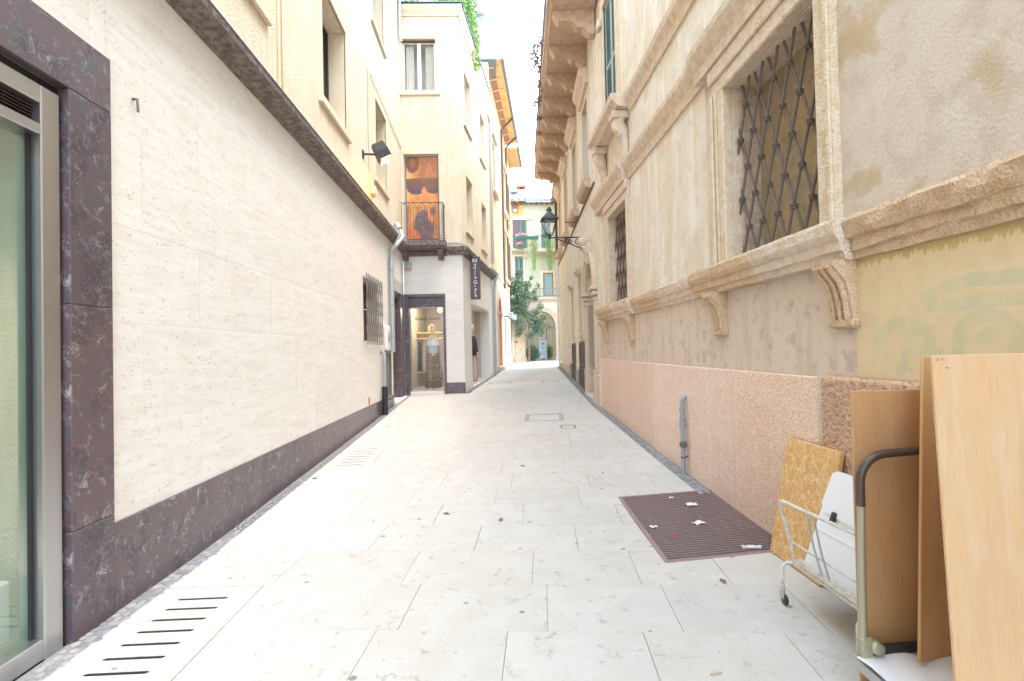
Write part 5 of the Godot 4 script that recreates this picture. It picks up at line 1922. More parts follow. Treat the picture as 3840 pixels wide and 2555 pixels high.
	bx("ledge", Vector3(-0.2, 1.95, -1.5), Vector3(0.95, 2.05, 0.12), M.roof_metal, ch, 0.01)
	b = MB.new()
	b.tube([Vector3(0.42, 3.3, -0.5), Vector3(0.42, 4.0, -0.5)], 0.09, 10)
	b.tube([Vector3(0.42, 3.9, -0.5), Vector3(0.42, 3.98, -0.5), Vector3(0.42, 4.1, -0.5)], [0.1, 0.18, 0.02], 10)
	obj("flue", b, M.roof_metal, ch)
	# wall lamps along the ground floor
	for q in [[4.85, 3.02, "grey box wall lamp by the narrow door of the apricot building"], [6.9, 3.05, "grey box wall lamp at the end of the apricot building"], [9.0, 3.0, "flat grey wall lamp on the pale house at the bend"]]:
		var wl := thing("wall_lamp", q[2], "lamp", xf * Transform3D(Basis.IDENTITY, Vector3(q[0], q[1], 0)), "wall lamps along the far left wall")
		bx("bracket", Vector3(-0.03, 0.0, 0.0), Vector3(0.03, 0.06, 0.3), M.grey_iron, wl, 0.0)
		bx("lamp_box", Vector3(-0.1, -0.06, 0.2), Vector3(0.1, 0.2, 0.4), M.zinc, wl, 0.02)

# ---------- right, beyond the palazzo ----------
func build_right_far() -> void:
	var xf := along(Vector2(2.86, 21.0), Vector2(2.24, 10.5))
	var L := 10.5
	var t := thing("portal_house", "old cream house with carved arched portal, metal vents and a long stone balcony high up", "building", xf)
	# D -> local x is 21 - D
	var cx := 9.45
	var door := arch_points(cx, 2.85, 0.66, 14)
	door.append(Vector2(cx - 0.66, 0.0))
	door.append(Vector2(cx + 0.66, 0.0))
	var b := MB.new()
	for q in Geometry2D.clip_polygons(rect(8.3, L, 0.1, 5.0), door):
		b.prism(q, -0.45, 0.0)
	obj("portal_wall", b, M.old_render, t)
	var lows := [[7.0, 8.0, 0.48, 1.72], [5.0, 5.85, 0.58, 1.7], [7.1, 7.6, 1.95, 3.4], [5.1, 5.5, 2.0, 3.25]]
	b = MB.new()
	b.wall(0.0, 8.3, 0.1, 5.0, -0.45, 0.0, lows)
	obj("ground_floor_wall", b, M.old_render, t)
	for q in lows.slice(2):
		var w := window(t, q[0], q[1], q[2], q[3], {"depth": 0.2, "trim": 0.09, "mat": M.pale_stone, "lights": 1, "sash": M.brown_shutter})
		b = MB.new()
		b.mould([Vector2(0, q[3] + 0.08), Vector2(0.05, q[3] + 0.1), Vector2(0.14, q[3] + 0.2), Vector2(0, q[3] + 0.28)], q[0] - 0.16, q[1] + 0.16, 4, 0.01, 3)
		obj("hood", b, M.stone, w)
	for q in lows.slice(0, 2):
		var v := shutter(t, q[0], q[1], q[2], q[3], 0.0, M.iron, 0.05, true, "metal_vent")
		bx("vent_back", Vector3(q[0], q[2], -0.3), Vector3(q[1], q[3], -0.25), M.vent_grey, v, 0.0)
	for q in [[6.85, 0.95], [4.85, 1.05]]:
		b = MB.new()
		b.tube([Vector3(q[0], 0.4, 0.07), Vector3(q[0], q[1], 0.07)], 0.045, 8)
		b.tube([Vector3(q[0], q[1] - 0.14, 0.07), Vector3(q[0], q[1], 0.07)], 0.06, 8)
		obj("drain_riser", b, M.grey_pvc, t)
	bx("base_course", Vector3(5.9, 0.1, 0.0), Vector3(6.8, 0.9, 0.03), M.pale_stone, t, 0.008)
	bx("base_course", Vector3(8.02, 0.1, 0.0), Vector3(8.62, 1.0, 0.03), M.pale_stone, t, 0.008)
	bx("base_course", Vector3(0.0, 0.1, 0.0), Vector3(4.95, 0.95, 0.03), M.pale_stone, t, 0.008)
	# portal: jambs, capitals, archivolt, keystone scroll, recessed door
	b = MB.new()
	for s in [cx - 0.66, cx + 0.66]:
		var sg: float = sign(s - cx)
		var lo: float = min(s, s + sg * 0.2)
		b.box(Vector3(lo, 0.3, -0.45), Vector3(lo + 0.2, 2.55, 0.06), 0.012)
		b.box(Vector3(lo - 0.03, 0.3, -0.45), Vector3(lo + 0.23, 1.0, 0.09), 0.015)
		b.box(Vector3(lo - 0.02, 1.0, -0.45), Vector3(lo + 0.22, 1.06, 0.08), 0.01)
	var po := obj("portal", b, M.stone, t)
	for s in [cx - 0.66, cx + 0.66]:
		var sg: float = sign(s - cx)
		var lo: float = min(s, s + sg * 0.2)
		b = MB.new()
		b.box(Vector3(lo - 0.02, 2.55, -0.45), Vector3(lo + 0.22, 2.62, 0.08), 0.01)
		b.box(Vector3(lo - 0.05, 2.66, -0.45), Vector3(lo + 0.25, 2.75, 0.11), 0.015)
		b.box(Vector3(lo - 0.08, 2.77, -0.45), Vector3(lo + 0.28, 2.85, 0.15), 0.012)
		obj("capital", b, M.stone, po)
	b = MB.new()
	arch_ring(b, cx, 2.85, 0.66, 0.2, -0.05, 0.07)
	arch_ring(b, cx, 2.85, 0.83, 0.05, 0.07, 0.1)
	obj("archivolt", b, M.pale_stone, po)
	b = MB.new()
	b.mould([Vector2(0, 3.45), Vector2(0.1, 3.44), Vector2(0.16, 3.5), Vector2(0.12, 3.58), Vector2(0.14, 3.72), Vector2(0.2, 3.85), Vector2(0.27, 3.95), Vector2(0.26, 4.05), Vector2(0.2, 4.1), Vector2(0, 4.1)], cx - 0.12, cx + 0.12, 4, 0.006, 8)
	b.t = Transform3D(Basis(Vector3.FORWARD, PI / 2), Vector3(cx - 0.13, 3.96, 0.17))
	b.lathe([Vector2(0.02, 0.0), Vector2(0.09, 0.0), Vector2(0.09, 0.26), Vector2(0.02, 0.26)], Vector3.ZERO, 12)
	obj("keystone", b, M.stone, po)
	bx("door_leaf", Vector3(cx - 0.68, 0.3, -0.46), Vector3(cx + 0.68, 3.52, -0.4), M.soffit, po, 0.0)
	bx("door_step", Vector3(cx - 0.75, 0.2, -0.3), Vector3(cx + 0.75, 0.47, 0.12), M.pave0, po, 0.01)
	# upper storey
	var ups := []
	for s in [9.15, 6.7, 3.9, 1.2]:
		ups.append([s - 0.45, s + 0.45, 5.45, 7.25])
	b = MB.new()
	b.wall(0.0, L, 5.0, 9.6, -0.45, 0.0, ups)
	obj("upper_wall", b, M.old_render, t)
	for q in ups:
		var w := window(t, q[0], q[1], q[2], q[3], {"depth": 0.2, "trim": 0.13, "mat": M.stone, "lights": 2, "sash": M.brown_shutter})
		b = MB.new()
		b.mould([Vector2(0, 7.42), Vector2(0.08, 7.44), Vector2(0.1, 7.55), Vector2(0.2, 7.65), Vector2(0.22, 7.75), Vector2(0, 7.8)], q[0] - 0.25, q[1] + 0.25, 6, 0.012, 4)
		obj("hood", b, M.stone, w)
		b = MB.new()
		b.mould([Vector2(0, 5.1), Vector2(0.12, 5.12), Vector2(0.16, 5.2), Vector2(0.18, 5.3), Vector2(0, 5.32)], q[0] - 0.22, q[1] + 0.22, 6, 0.012, 6)
		obj("deep_sill", b, M.soffit, w)
	b = MB.new()
	b.tube([Vector3(0.0, 4.98, 0.02), Vector3(4.0, 5.0, 0.02), Vector3(10.4, 5.02, 0.02)], 0.02, 6)
	obj("wall_cable", b, M.iron, t)
	b = MB.new()
	b.tube([Vector3(7.0, 5.02, 0.0), Vector3(7.0, 5.03, 0.34)], 0.014, 6)
	obj("iron_pin", b, M.iron, t)
	# long balcony
	var bl := MB.new()
	bl.mould([Vector2(0, 8.35), Vector2(0.86, 8.37), Vector2(0.9, 8.42), Vector2(0.95, 8.44), Vector2(0.95, 8.58), Vector2(0.9, 8.62), Vector2(0, 8.62)], 0.6, L + 0.9, 40, 0.02, 77)
	var bo := obj("stone_balcony", bl, M.soffit, t)
	row_of_modillions(bo, "balcony_bracket", 0.7, L + 0.9, 9, 8.36, 0.84, 0.22, 0.5, M.soffit)
	b = MB.new()
	b.tube([Vector3(0.6, 9.5, 0.9), Vector3(L + 0.9, 9.5, 0.9)], 0.022, 6)
	b.tube([Vector3(0.6, 8.75, 0.9), Vector3(L + 0.9, 8.75, 0.9)], 0.016, 6)
	var s := 0.65
	while s < L + 0.9:
		b.tube([Vector3(s, 8.6, 0.9), Vector3(s, 9.5, 0.9)], 0.009, 4)
		s += 0.13
	obj("balcony_railing", b, M.grey_iron, bo)
	# last house on the right, before the end wall
	var x3 := along(Vector2(4.75, 33.0), Vector2(4.06, 25.7))  # set back: invented open gap before it, out of view, lights the arch
	var t3 := thing("pale_house", "pale house with orange eaves and green shutters past the street lamp", "building", x3)
	b = MB.new()
	b.wall(0.0, 7.3, 0.3, 11.0, -0.4, 0.0, [[5.6, 6.6, 9.3, 10.5]])
	obj("wall", b, M.yellow_render, t3)
	shutter(t3, 5.6, 6.1, 9.3, 10.5, -0.03, M.green_shutter, 0.05, false)
	shutter(t3, 6.1, 6.6, 9.3, 10.5, -0.03, M.green_shutter, 0.05, false)
	bx("room_back", Vector3(5.6, 9.3, -0.3), Vector3(6.6, 10.5, -0.25), M.dark_room, t3, 0.0)
	bx("eaves", Vector3(0.0, 11.0, -0.4), Vector3(7.2, 11.08, 0.6), M.apricot, t3, 0.0)
	b = MB.new()
	b.tube([Vector3(0.0, 11.07, 0.62), Vector3(7.2, 11.07, 0.62)], 0.06, 8)
	obj("gutter", b, M.roof_metal, t3)
	b = MB.new()
	b.tube([Vector3(0.12, 9.6, 0.08), Vector3(0.12, 5.2, 0.08)], 0.06, 8)
	obj("rain_pipe", b, M.copper, t)
	b = MB.new()
	b.tube([Vector3(0.12, 5.2, 0.08), Vector3(0.12, 0.7, 0.08)], 0.05, 8)
	obj("lower_pipe", b, M.white_wall, t)

func e27(x: float, y: float, d: float) -> Vector2:
	return Vector2(x * d / 27.0, 1.55 + (y - 1.55) * d / 27.0)

# ---------- the far end: gateway arch, terrace and the house above ----------
func build_end() -> void:
	var xf := along(Vector2(1.2, 27.0), Vector2(4.2, 27.0))
	var t := thing("gateway_arch", "pale stone gateway arch with railed terrace on top closing the lane", "archway", xf)
	var cx := 1.42
	var hole := arch_points(cx, 2.74, 0.83, 18)
	hole.append(Vector2(cx - 0.83, 0.0))
	hole.append(Vector2(cx + 0.83, 0.0))
	var b := MB.new()
	for q in Geometry2D.clip_polygons(rect(-0.1, 3.0, 0.4, 4.12), hole):
		b.prism(q, -0.5, 0.0)
	obj("arch_wall", b, M.white_stone, t)
	b = MB.new()
	arch_ring(b, cx, 2.74, 0.8, 0.2, -0.52, 0.04, 18)
	arch_ring(b, cx, 2.74, 0.97, 0.06, 0.04, 0.07, 18)
	obj("archivolt", b, M.pale_stone, t)
	for q in [[0.04, 0.6], [2.24, 2.8]]:
		b = MB.new()
		b.box(Vector3(q[0], 0.6, -0.5), Vector3(q[1], 2.5, 0.05), 0.015)
		b.box(Vector3(q[0] - 0.04, 0.6, -0.5), Vector3(q[1] + 0.04, 1.13, 0.09), 0.02)
		obj("pier", b, M.pale_stone, t)
		b = MB.new()
		b.box(Vector3(q[0] - 0.03, 2.5, -0.5), Vector3(q[1] + 0.03, 2.68, 0.07), 0.01)
		b.box(Vector3(q[0] - 0.06, 2.68, -0.5), Vector3(q[1] + 0.06, 2.75, 0.11), 0.01)
		obj("impost", b, M.pale_stone, t)
	b = MB.new()
	b.mould([Vector2(0, 4.0), Vector2(0.06, 4.02), Vector2(0.1, 4.1), Vector2(0.2, 4.14), Vector2(0.22, 4.24), Vector2(0, 4.26)], -0.1, 3.0, 8, 0.006, 2)
	obj("cornice", b, M.stone, t)
	b = MB.new()
	b.box(Vector3(-0.1, 3.95, -1.2), Vector3(3.6, 4.12, -0.5))
	obj("passage_ceiling", b, M.cream_trim, t)
	b = MB.new()
	b.lathe([Vector2(0.13, 0.0), Vector2(0.13, 0.02), Vector2(0.09, 0.04), Vector2(0.02, 0.05)], Vector3.ZERO, 14)
	obj("rosette", b, M.warm_stone, t, Transform3D(Basis(Vector3.RIGHT, PI / 2), Vector3(2.48, 3.6, 0.0)))
	bx("house_number_plate", Vector3(2.58, 2.78, 0.0), Vector3(2.72, 2.92, 0.012), M.white_paint, t, 0.002)
	script_text("house_number", "4", 0.12, t, Transform3D(Basis.IDENTITY, Vector3(2.65, 2.85, 0.014)), M.denim, 0.003)
	bx("small_plaque", Vector3(0.06, 1.86, 0.05), Vector3(0.2, 1.98, 0.065), M.terracotta, t, 0.002)
	# terrace railing
	b = MB.new()
	b.bar(Vector3(1.1, 4.74, 0.1), Vector3(2.5, 4.74, 0.1), 0.04, 0.045)
	b.bar(Vector3(1.1, 4.32, 0.1), Vector3(2.5, 4.32, 0.1), 0.03, 0.04)
	var rl := obj("terrace_railing", b, M.green_shutter, t)
	for k in 24:
		b = MB.new()
		var s := 1.1 + k * 1.4 / 23.0
		b.bar(Vector3(s, 4.26, 0.1), Vector3(s, 4.74, 0.1), 0.02, 0.02)
		obj("baluster", b, M.green_shutter, rl)
	# wrought bracket at the right corner of the terrace
	b = MB.new()
	b.tube([Vector3(2.2, 4.36, 0.16), Vector3(2.9, 4.34, 0.16)], 0.014, 6)
	b.tube([Vector3(2.3, 4.33, 0.16), Vector3(2.6, 4.26, 0.16), Vector3(2.85, 4.12, 0.16)], 0.012, 6)
	obj("iron_bracket", b, M.grey_iron, t)
	# side wall inside the passage, and the iron gate
	b = MB.new()
	b.box(Vector3(-0.1, 0.6, -4.6), Vector3(1.5, 3.95, -4.0))
	b.box(Vector3(-0.2, 0.6, -4.0), Vector3(0.1, 3.95, -0.5))
	b.box(Vector3(2.9, 0.6, -5.0), Vector3(3.1, 3.95, -0.5))
	obj("passage_wall", b, M.yellow_render, t)
	b = MB.new()
	b.box(Vector3(1.4, 0.6, -6.2), Vector3(3.4, 4.0, -6.0))
	obj("courtyard_wall", b, M.cream_trim, t)
	var g := thing("iron_gate", "tall rusty iron gate with fanlight inside the arch", "gate", at(3.38, 1.02, 31.0))
	b = MB.new()
	for k in 15:
		var s := -0.6 + k * 1.2 / 14.0
		b.tube([Vector3(s, 0.0, 0), Vector3(s, 1.8, 0)], 0.014 if k % 7 else 0.03, 5)
	for y in [0.02, 0.5, 0.62, 1.7, 1.8]:
		b.bar(Vector3(-0.6, y, 0), Vector3(0.6, y, 0), 0.03, 0.03)
	obj("gate_leaves", b, M.iron, g)
	b = MB.new()
	for k in 15:
		var f := PI * k / 14.0
		b.tube([Vector3(cos(f) * 0.1, 1.8 + sin(f) * 0.1, 0), Vector3(cos(f) * 0.6, 1.8 + sin(f) * 0.6, 0)], 0.014, 5)
	var ap := []
	for q in arch_points(0, 1.8, 0.6):
		ap.append(Vector3(q.x, q.y, 0))
	b.tube(ap, 0.02, 6)
	obj("fanlight", b, M.iron, g)
	# house behind and above
	var D := 32.0
	var h := thing("courtyard_house", "pale yellow-green house with tiled roof, balconies and flower boxes behind the arch", "building", at(0.0, 0.0, D))
	b = MB.new()
	b.box(Vector3(2.18, 4.1, -4.0), Vector3(4.9, 10.8, 0.0))
	obj("wall", b, M.yellow_render, h)
	b = MB.new()
	b.box(Vector3(0.8, 9.82, -4.0), Vector3(2.18, 10.8, 0.02))
	obj("attic_wall", b, M.orange_render, h)
	b = MB.new()
	b.box(Vector3(0.8, 4.1, -4.0), Vector3(2.18, 9.82, 0.0))
	obj("side_wall", b, M.yellow_render, h)
	var wn := func(x0: float, x1: float, y0: float, y1: float) -> Array:
		var a := e27(x0, y0, D)
		var c := e27(x1, y1, D)
		return [a.x, c.x, a.y, c.y]
	var q: Array = wn.call(1.29, 1.54, 8.81, 9.15)
	b = MB.new()
	b.frame(q[0], q[1], q[2], q[3], 0.06, 0.02, 0.06, 0.006)
	var aw := obj("attic_window", b, M.terracotta, h)
	bx("pane", Vector3(q[0], q[2], 0.022), Vector3(q[1], q[3], 0.03), M.grey_cloth, aw, 0.0)
	bx("blind", Vector3(q[0] + 0.03, q[2] + 0.02, 0.032), Vector3(q[1] - 0.03, (q[2] + q[3]) / 2, 0.036), M.curtain, aw, 0.0)
	# open green shutter; brown panel painted for the open balcony door's dark interior
	q = wn.call(1.26, 1.68, 6.85, 8.4)
	bx("doorway_dark_panel", Vector3(q[0], q[2], 0.005), Vector3(q[1], q[3], 0.03), M.brown_shutter, h, 0.0)
	bx("door_frame", Vector3(q[0], q[3], 0.0), Vector3(q[1] + 0.7, q[3] + 0.2, 0.08), M.cream_trim, h, 0.01)
	q = wn.call(1.68, 1.99, 6.89, 8.46)
	shutter(h, q[0], q[1], q[2], q[3], 0.03, M.green_shutter, 0.05, false)
	q = wn.call(1.34, 1.77, 5.0, 6.45)
	shutter(h, q[0], (q[0] + q[1]) / 2, q[2], q[3], 0.02, M.green_shutter, 0.05, false)
	shutter(h, (q[0] + q[1]) / 2, q[1], q[2], q[3], 0.02, M.green_shutter, 0.05, false)
	b = MB.new()
	b.frame(q[0], q[1], q[2], q[3], 0.12, -0.01, 0.04, 0.01)
	obj("shutter_surround", b, M.cream_trim, h)
	q = wn.call(2.76, 3.27, 6.85, 8.28)
	shutter(h, q[0], (q[0] + q[1]) / 2, q[2], q[3], 0.03, M.teal_shutter, 0.05, false)
	shutter(h, (q[0] + q[1]) / 2, q[1], q[2], q[3], 0.03, M.teal_shutter, 0.05, false)
	b = MB.new()
	b.frame(q[0], q[1], q[2], q[3], 0.12, -0.01, 0.04, 0.01)
	obj("shutter_surround", b, M.cream_trim, h)
	# balcony slabs with iron rails
	for s in [[0.9, 2.05, 6.78, 6.86, 0.75], [2.4, 3.72, 6.66, 6.84, 0.85]]:
		var a := e27(s[0], s[2], D - 0.6)
		var c := e27(s[1], s[3], D - 0.6)
		var bo := bx("balcony_slab", Vector3(a.x, a.y, 0.0), Vector3(c.x, c.y, s[4]), M.stone, h, 0.02)
		b = MB.new()
		b.bar(Vector3(a.x, c.y + 0.8, s[4] - 0.05), Vector3(c.x, c.y + 0.8, s[4] - 0.05), 0.03, 0.02)
		var x := a.x
		while x < c.x:
			b.bar(Vector3(x, c.y, s[4] - 0.05), Vector3(x, c.y + 0.8, s[4] - 0.05), 0.012, 0.012)
			x += 0.1
		obj("balcony_railing", b, M.planter, bo)
		b = MB.new()
		b.t = Transform3D(Basis(Vector3(0, 0, 1), Vector3.UP, Vector3(-1, 0, 0)), Vector3(c.x - 0.1, a.y, 0))
		b.prism(PackedVector2Array([Vector2(0, -0.4), Vector2(0.15, -0.36), Vector2(0.3, -0.16), Vector2(0.6, -0.08), Vector2(0.65, 0), Vector2(0, 0)]), -0.09, 0.09)
		obj("bracket", b, M.stone, bo)
	# wooden terrace door
	q = wn.call(2.81, 3.35, 4.3, 5.56)
	b = MB.new()
	b.frame(q[0], q[1], q[2], q[3], 0.13, -0.01, 0.05, 0.01)
	obj("door_surround", b, M.cream_trim, h)
	b = MB.new()
	b.frame(q[0] + 0.09, q[1] - 0.07, q[2] + 0.1, q[3] - 0.07, 0.08, 0.01, 0.06, 0.006)
	var dr := obj("terrace_door", b, M.wood_door, h)
	bx("pane", Vector3(q[0] + 0.09, q[2] + 0.1, 0.02), Vector3(q[1] - 0.07, q[3] - 0.07, 0.03), M.teal_shutter, dr, 0.0)
	# roof of curved tiles
	var tm := MB.new()
	var ring := []
	for k in 7:
		var f := PI * k / 6.0
		ring.append(Vector2(cos(f), sin(f)))
	for k in 6:
		tm.quad(Vector3(ring[k].x * 0.1, ring[k].y * 0.07, 0.24), Vector3(ring[k + 1].x * 0.1, ring[k + 1].y * 0.07, 0.24), Vector3(ring[k + 1].x * 0.085, ring[k + 1].y * 0.06 + 0.02, -0.24), Vector3(ring[k].x * 0.085, ring[k].y * 0.06 + 0.02, -0.24))
	var tile := tm.mesh()
	var rf := MB.new()
	rf.t = Transform3D(Basis(Vector3.RIGHT, 0.3), Vector3(0, 10.78, 0.4))
	rf.box(Vector3(0.8, -0.05, -3.2), Vector3(5.0, 0.0, 0.0))
	var roof := obj("roof", rf, M.tile, h)
	for i in 21:
		for j in 5:
			inst("roof_tile", tile, M.tile if (i * 3 + j * 5) % 4 else M.tile2, roof, rf.t * Transform3D(Basis.IDENTITY, Vector3(0.9 + i * 0.2, 0.0 + 0.02 * (i % 2), -0.2 - j * 0.4)))
	b = MB.new()
	b.tube([Vector3(0.8, 10.74, 0.46), Vector3(5.0, 10.74, 0.46)], 0.05, 8)
	obj("gutter", b, M.roof_metal, h)
	for k in 12:
		bx("rafter_end", Vector3(1.0 + k * 0.33, 10.62, 0.0), Vector3(1.08 + k * 0.33, 10.7, 0.36), M.brown_shutter, h, 0.0)
	for c in [[1.93, 2.45, 12.2, M.white_wall], [1.45, 1.85, 11.85, M.pale_stone]]:
		b = MB.new()
		b.box(Vector3(c[0], 10.9, -1.6), Vector3(c[1], c[2] - 0.3, -1.1), 0.01)
		var st := obj("chimney", b, c[3], h)
		b = MB.new()
		for x in [c[0] + 0.02, c[1] - 0.1]:
			for z in [-1.58, -1.2]:
				b.box(Vector3(x, c[2] - 0.3, z), Vector3(x + 0.08, c[2] - 0.1, z + 0.08))
		b.box(Vector3(c[0] - 0.05, c[2] - 0.1, -1.66), Vector3(c[1] + 0.05, c[2], -1.04), 0.01)
		b.box(Vector3(c[0] - 0.04, c[2] - 0.36, -1.64), Vector3(c[1] + 0.04, c[2] - 0.3, -1.06), 0.0)
		obj("chimney_cap", b, M.terracotta if c[0] > 1.8 else M.roof_metal, st)

# ---------- lamp, board, litter ----------
func spiral(c: Vector3, r: float, turns: float, start: float, n := 20) -> Array:
	var p := []
	for i in n + 1:
		var f := float(i) / n
		var rr := r * (1.0 - 0.85 * f)
		var an := start + turns * TAU * f
		p.append(c + Vector3(cos(an) * rr, sin(an) * rr, 0))
	return p

func build_street_things() -> void:
	# the street lamp on its scrolled bracket
	var t := thing("street_lamp", "black lantern street lamp on a scrolled wrought iron wall bracket", "lamp", at(2.38, 4.36, 12.9))
	var b := MB.new()
	b.bar(Vector3(0.02, 0.0, 0), Vector3(-0.82, 0.0, 0), 0.03, 0.03)
	b.tube([Vector3(0.0, -0.02, 0), Vector3(0.0, -0.3, 0)], 0.016, 6)
	b.tube([Vector3(0.0, -0.27, 0), Vector3(-0.12, -0.25, 0), Vector3(-0.3, -0.17, 0), Vector3(-0.5, -0.09, 0), Vector3(-0.7, -0.02, 0)], 0.016, 6)
	obj("bracket", b, M.black_metal, t)
	for q in [[-0.13, -0.12, 0.085, 1.4, 0.6], [-0.3, -0.09, 0.06, 1.3, 2.4], [-0.42, -0.06, 0.045, 1.3, 0.4], [-0.03, -0.3, 0.04, 1.2, 1.6]]:
		b = MB.new()
		b.tube(spiral(Vector3(q[0], q[1], 0), q[2], q[3], q[4]), 0.012, 5)
		obj("scroll", b, M.black_metal, t)
	var cx := -0.84
	b = MB.new()
	b.lathe([Vector2(0.012, -0.04), Vector2(0.03, -0.02), Vector2(0.02, 0.03), Vector2(0.035, 0.06), Vector2(0.02, 0.09)], Vector3(cx, 0, 0), 10)
	obj("stem", b, M.black_metal, t)
	var y0 := 0.1
	var y1 := 0.44
	var w0 := 0.09
	var w1 := 0.17
	b = MB.new()
	var cr := [Vector2(-1, -1), Vector2(1, -1), Vector2(1, 1), Vector2(-1, 1)]
	for k in 4:
		var a: Vector2 = cr[k]
		var c: Vector2 = cr[(k + 1) % 4]
		b.bar(Vector3(cx + a.x * w0, y0, a.y * w0), Vector3(cx + a.x * w1, y1, a.y * w1), 0.016, 0.016)
		b.bar(Vector3(cx + a.x * w0, y0, a.y * w0), Vector3(cx + c.x * w0, y0, c.y * w0), 0.014, 0.014)
		b.bar(Vector3(cx + a.x * w1, y1, a.y * w1), Vector3(cx + c.x * w1, y1, c.y * w1), 0.02, 0.03)
		b.tube([Vector3(cx + a.x * w0, y0, a.y * w0), Vector3(cx + a.x * 0.05, 0.07, a.y * 0.05), Vector3(cx, 0.03, 0)], 0.008, 5)
	obj("lantern_frame", b, M.black_metal, t)
	for k in 4:
		var a: Vector2 = cr[k]
		var c: Vector2 = cr[(k + 1) % 4]
		b = MB.new()
		b.quad(Vector3(cx + a.x * w0, y0, a.y * w0), Vector3(cx + c.x * w0, y0, c.y * w0), Vector3(cx + c.x * w1, y1, c.y * w1), Vector3(cx + a.x * w1, y1, a.y * w1))
		obj("lantern_pane", b, M.glass, t)
	b = MB.new()
	b.box(Vector3(cx - 0.22, 0.44, -0.22), Vector3(cx + 0.22, 0.475, 0.22), 0.008)
	var ringf := func(w: float, y: float) -> Array:
		var p := []
		for k in 12:
			var f := -TAU * k / 12 + PI / 4
			var c := Vector2(cos(f), sin(f))
			var m: float = max(abs(c.x), abs(c.y))
			p.append(Vector3(cx + c.x / lerp(1.0, m, 0.6) * w, y, c.y / lerp(1.0, m, 0.6) * w))
		return p
	b.loft([ringf.call(0.18, 0.475), ringf.call(0.165, 0.53), ringf.call(0.12, 0.585), ringf.call(0.07, 0.64), ringf.call(0.05, 0.68)])
	b.lathe([Vector2(0.05, 0.68), Vector2(0.075, 0.7), Vector2(0.075, 0.725), Vector2(0.04, 0.74), Vector2(0.05, 0.765), Vector2(0.01, 0.785)], Vector3(cx, 0, 0), 12)
	obj("lantern_cap", b, M.grey_iron, t)
	b = MB.new()
	b.lathe([Vector2(0.03, 0.43), Vector2(0.045, 0.38), Vector2(0.04, 0.33), Vector2(0.01, 0.3)], Vector3(cx, 0, 0), 10)
	obj("lamp_bulb", b, M.curtain, t)
	# free-standing notice board under the arch
	var nb := thing("notice_board", "white free-standing notice board with dark round emblem beside the hedge", "sign", at(2.92, 0.93, 29.0, 0.03))
	var im := Image.create(128, 280, false, Image.FORMAT_RGB8)
	im.fill(Color8(226, 232, 240))
	for y in 280:
		for x in 128:
			var p := Vector2(x - 64, y - 52)
			if p.length() < 15.0 and not (Vector2(x - 58, y - 46).length() < 6.0):
				im.set_pixel(x, y, Color8(40, 54, 84))
			var ar := Vector2(x - 64, y - 90).length()
			if ar > 62 and ar < 67 and y < 46 and (x / 4) % 3 != 0:
				im.set_pixel(x, y, Color8(120, 128, 146))
			for l in [[96, 26], [108, 40], [119, 34], [130, 22], [158, 16], [186, 30], [197, 38], [208, 24]]:
				if y >= l[0] and y < l[0] + 4 and abs(x - 64) < l[1] and (x * 7 + l[0]) % 11 > 2:
					im.set_pixel(x, y, Color8(140, 148, 164))
	var pm := mat(Color.WHITE, 0.5)
	pm.albedo_texture = ImageTexture.create_from_image(im)
	b = MB.new()
	b.uvquad(Vector3(-0.23, 0.02, 0.032), Vector3(0.23, 0.02, 0.032), Vector3(0.23, 1.1, 0.005), Vector3(-0.23, 1.1, 0.005))
	obj("print", b, pm, nb)
	b = MB.new()
	b.box(Vector3(-0.25, 0.0, -0.03), Vector3(0.25, 1.12, 0.0), 0.006)
	obj("panel", b, M.denim, nb)
	bx("foot", Vector3(-0.1, 0.0, 0.034), Vector3(0.1, 0.06, 0.1), M.black_plastic, nb, 0.004)
	# litter
	var scraps := [[1.84, 4.75, 0.055, M.paper, "crumpled white paper scrap with tan corner on the grating", 0], [1.72, 4.3, 0.05, M.paper, "flat torn white paper scrap in the middle of the grating", 1], [1.9, 3.76, 0.06, M.paper, "twisted white sweet wrapper near the front bars of the grating", 2], [1.4, 4.0, 0.02, M.litter_red, "small red wrapper scrap near the grating corner", 3], [2.02, 3.62, 0.03, M.litter_tan, "orange-tipped cigarette end at the grating edge", 4], [1.32, 4.25, 0.03, M.paper, "tiny white paper shred on the left bars of the grating", 5], [1.72, 4.95, 0.025, M.paper, "small pale scrap at the far bars of the grating", 6], [1.0, 2.35, 0.028, M.litter_tan, "cigarette end lying on the paving slabs near the camera", 7]]
	for s in scraps:
		var d: float = s[1]
		var w: float = s[2]
		b = MB.new()
		if s[5] == 4 or s[5] == 7:
			b.tube([Vector3(-w, 0.004, 0), Vector3(w, 0.004, 0.01)], 0.0045, 6)
		elif s[5] == 2:
			b.box(Vector3(-w * 0.6, 0.0, -0.016), Vector3(w * 0.6, 0.018, 0.016), 0.006)
			for sg in [-1.0, 1.0]:
				b.prism(PackedVector2Array([Vector2(sg * w * 0.6, 0.004), Vector2(sg * w * 1.1, -0.002), Vector2(sg * w * 1.15, 0.02), Vector2(sg * w * 0.6, 0.012)]), -0.012, 0.012)
		else:
			for i in 3:
				for j in 3:
					var hh := func(x: int, z: int) -> Vector3: return Vector3((x - 1.5) * w * 0.66, 0.003 + 0.014 * abs(sin(x * 2.1 + z * 1.7 + s[5])), (z - 1.5) * w * 0.45 + 0.006 * sin(x * 3.0))
					b.quad(hh.call(i, j + 1), hh.call(i + 1, j + 1), hh.call(i + 1, j), hh.call(i, j))
		var o := obj("litter_scrap" if s[5] != 4 and s[5] != 7 else "cigarette_end", b, s[3], self, at(s[0], gh(s[0], d) + (0.0 if s[5] != 7 else 0.001), d, rng.randf_range(-0.5, 0.5)))
		tag(o, s[4], "litter")
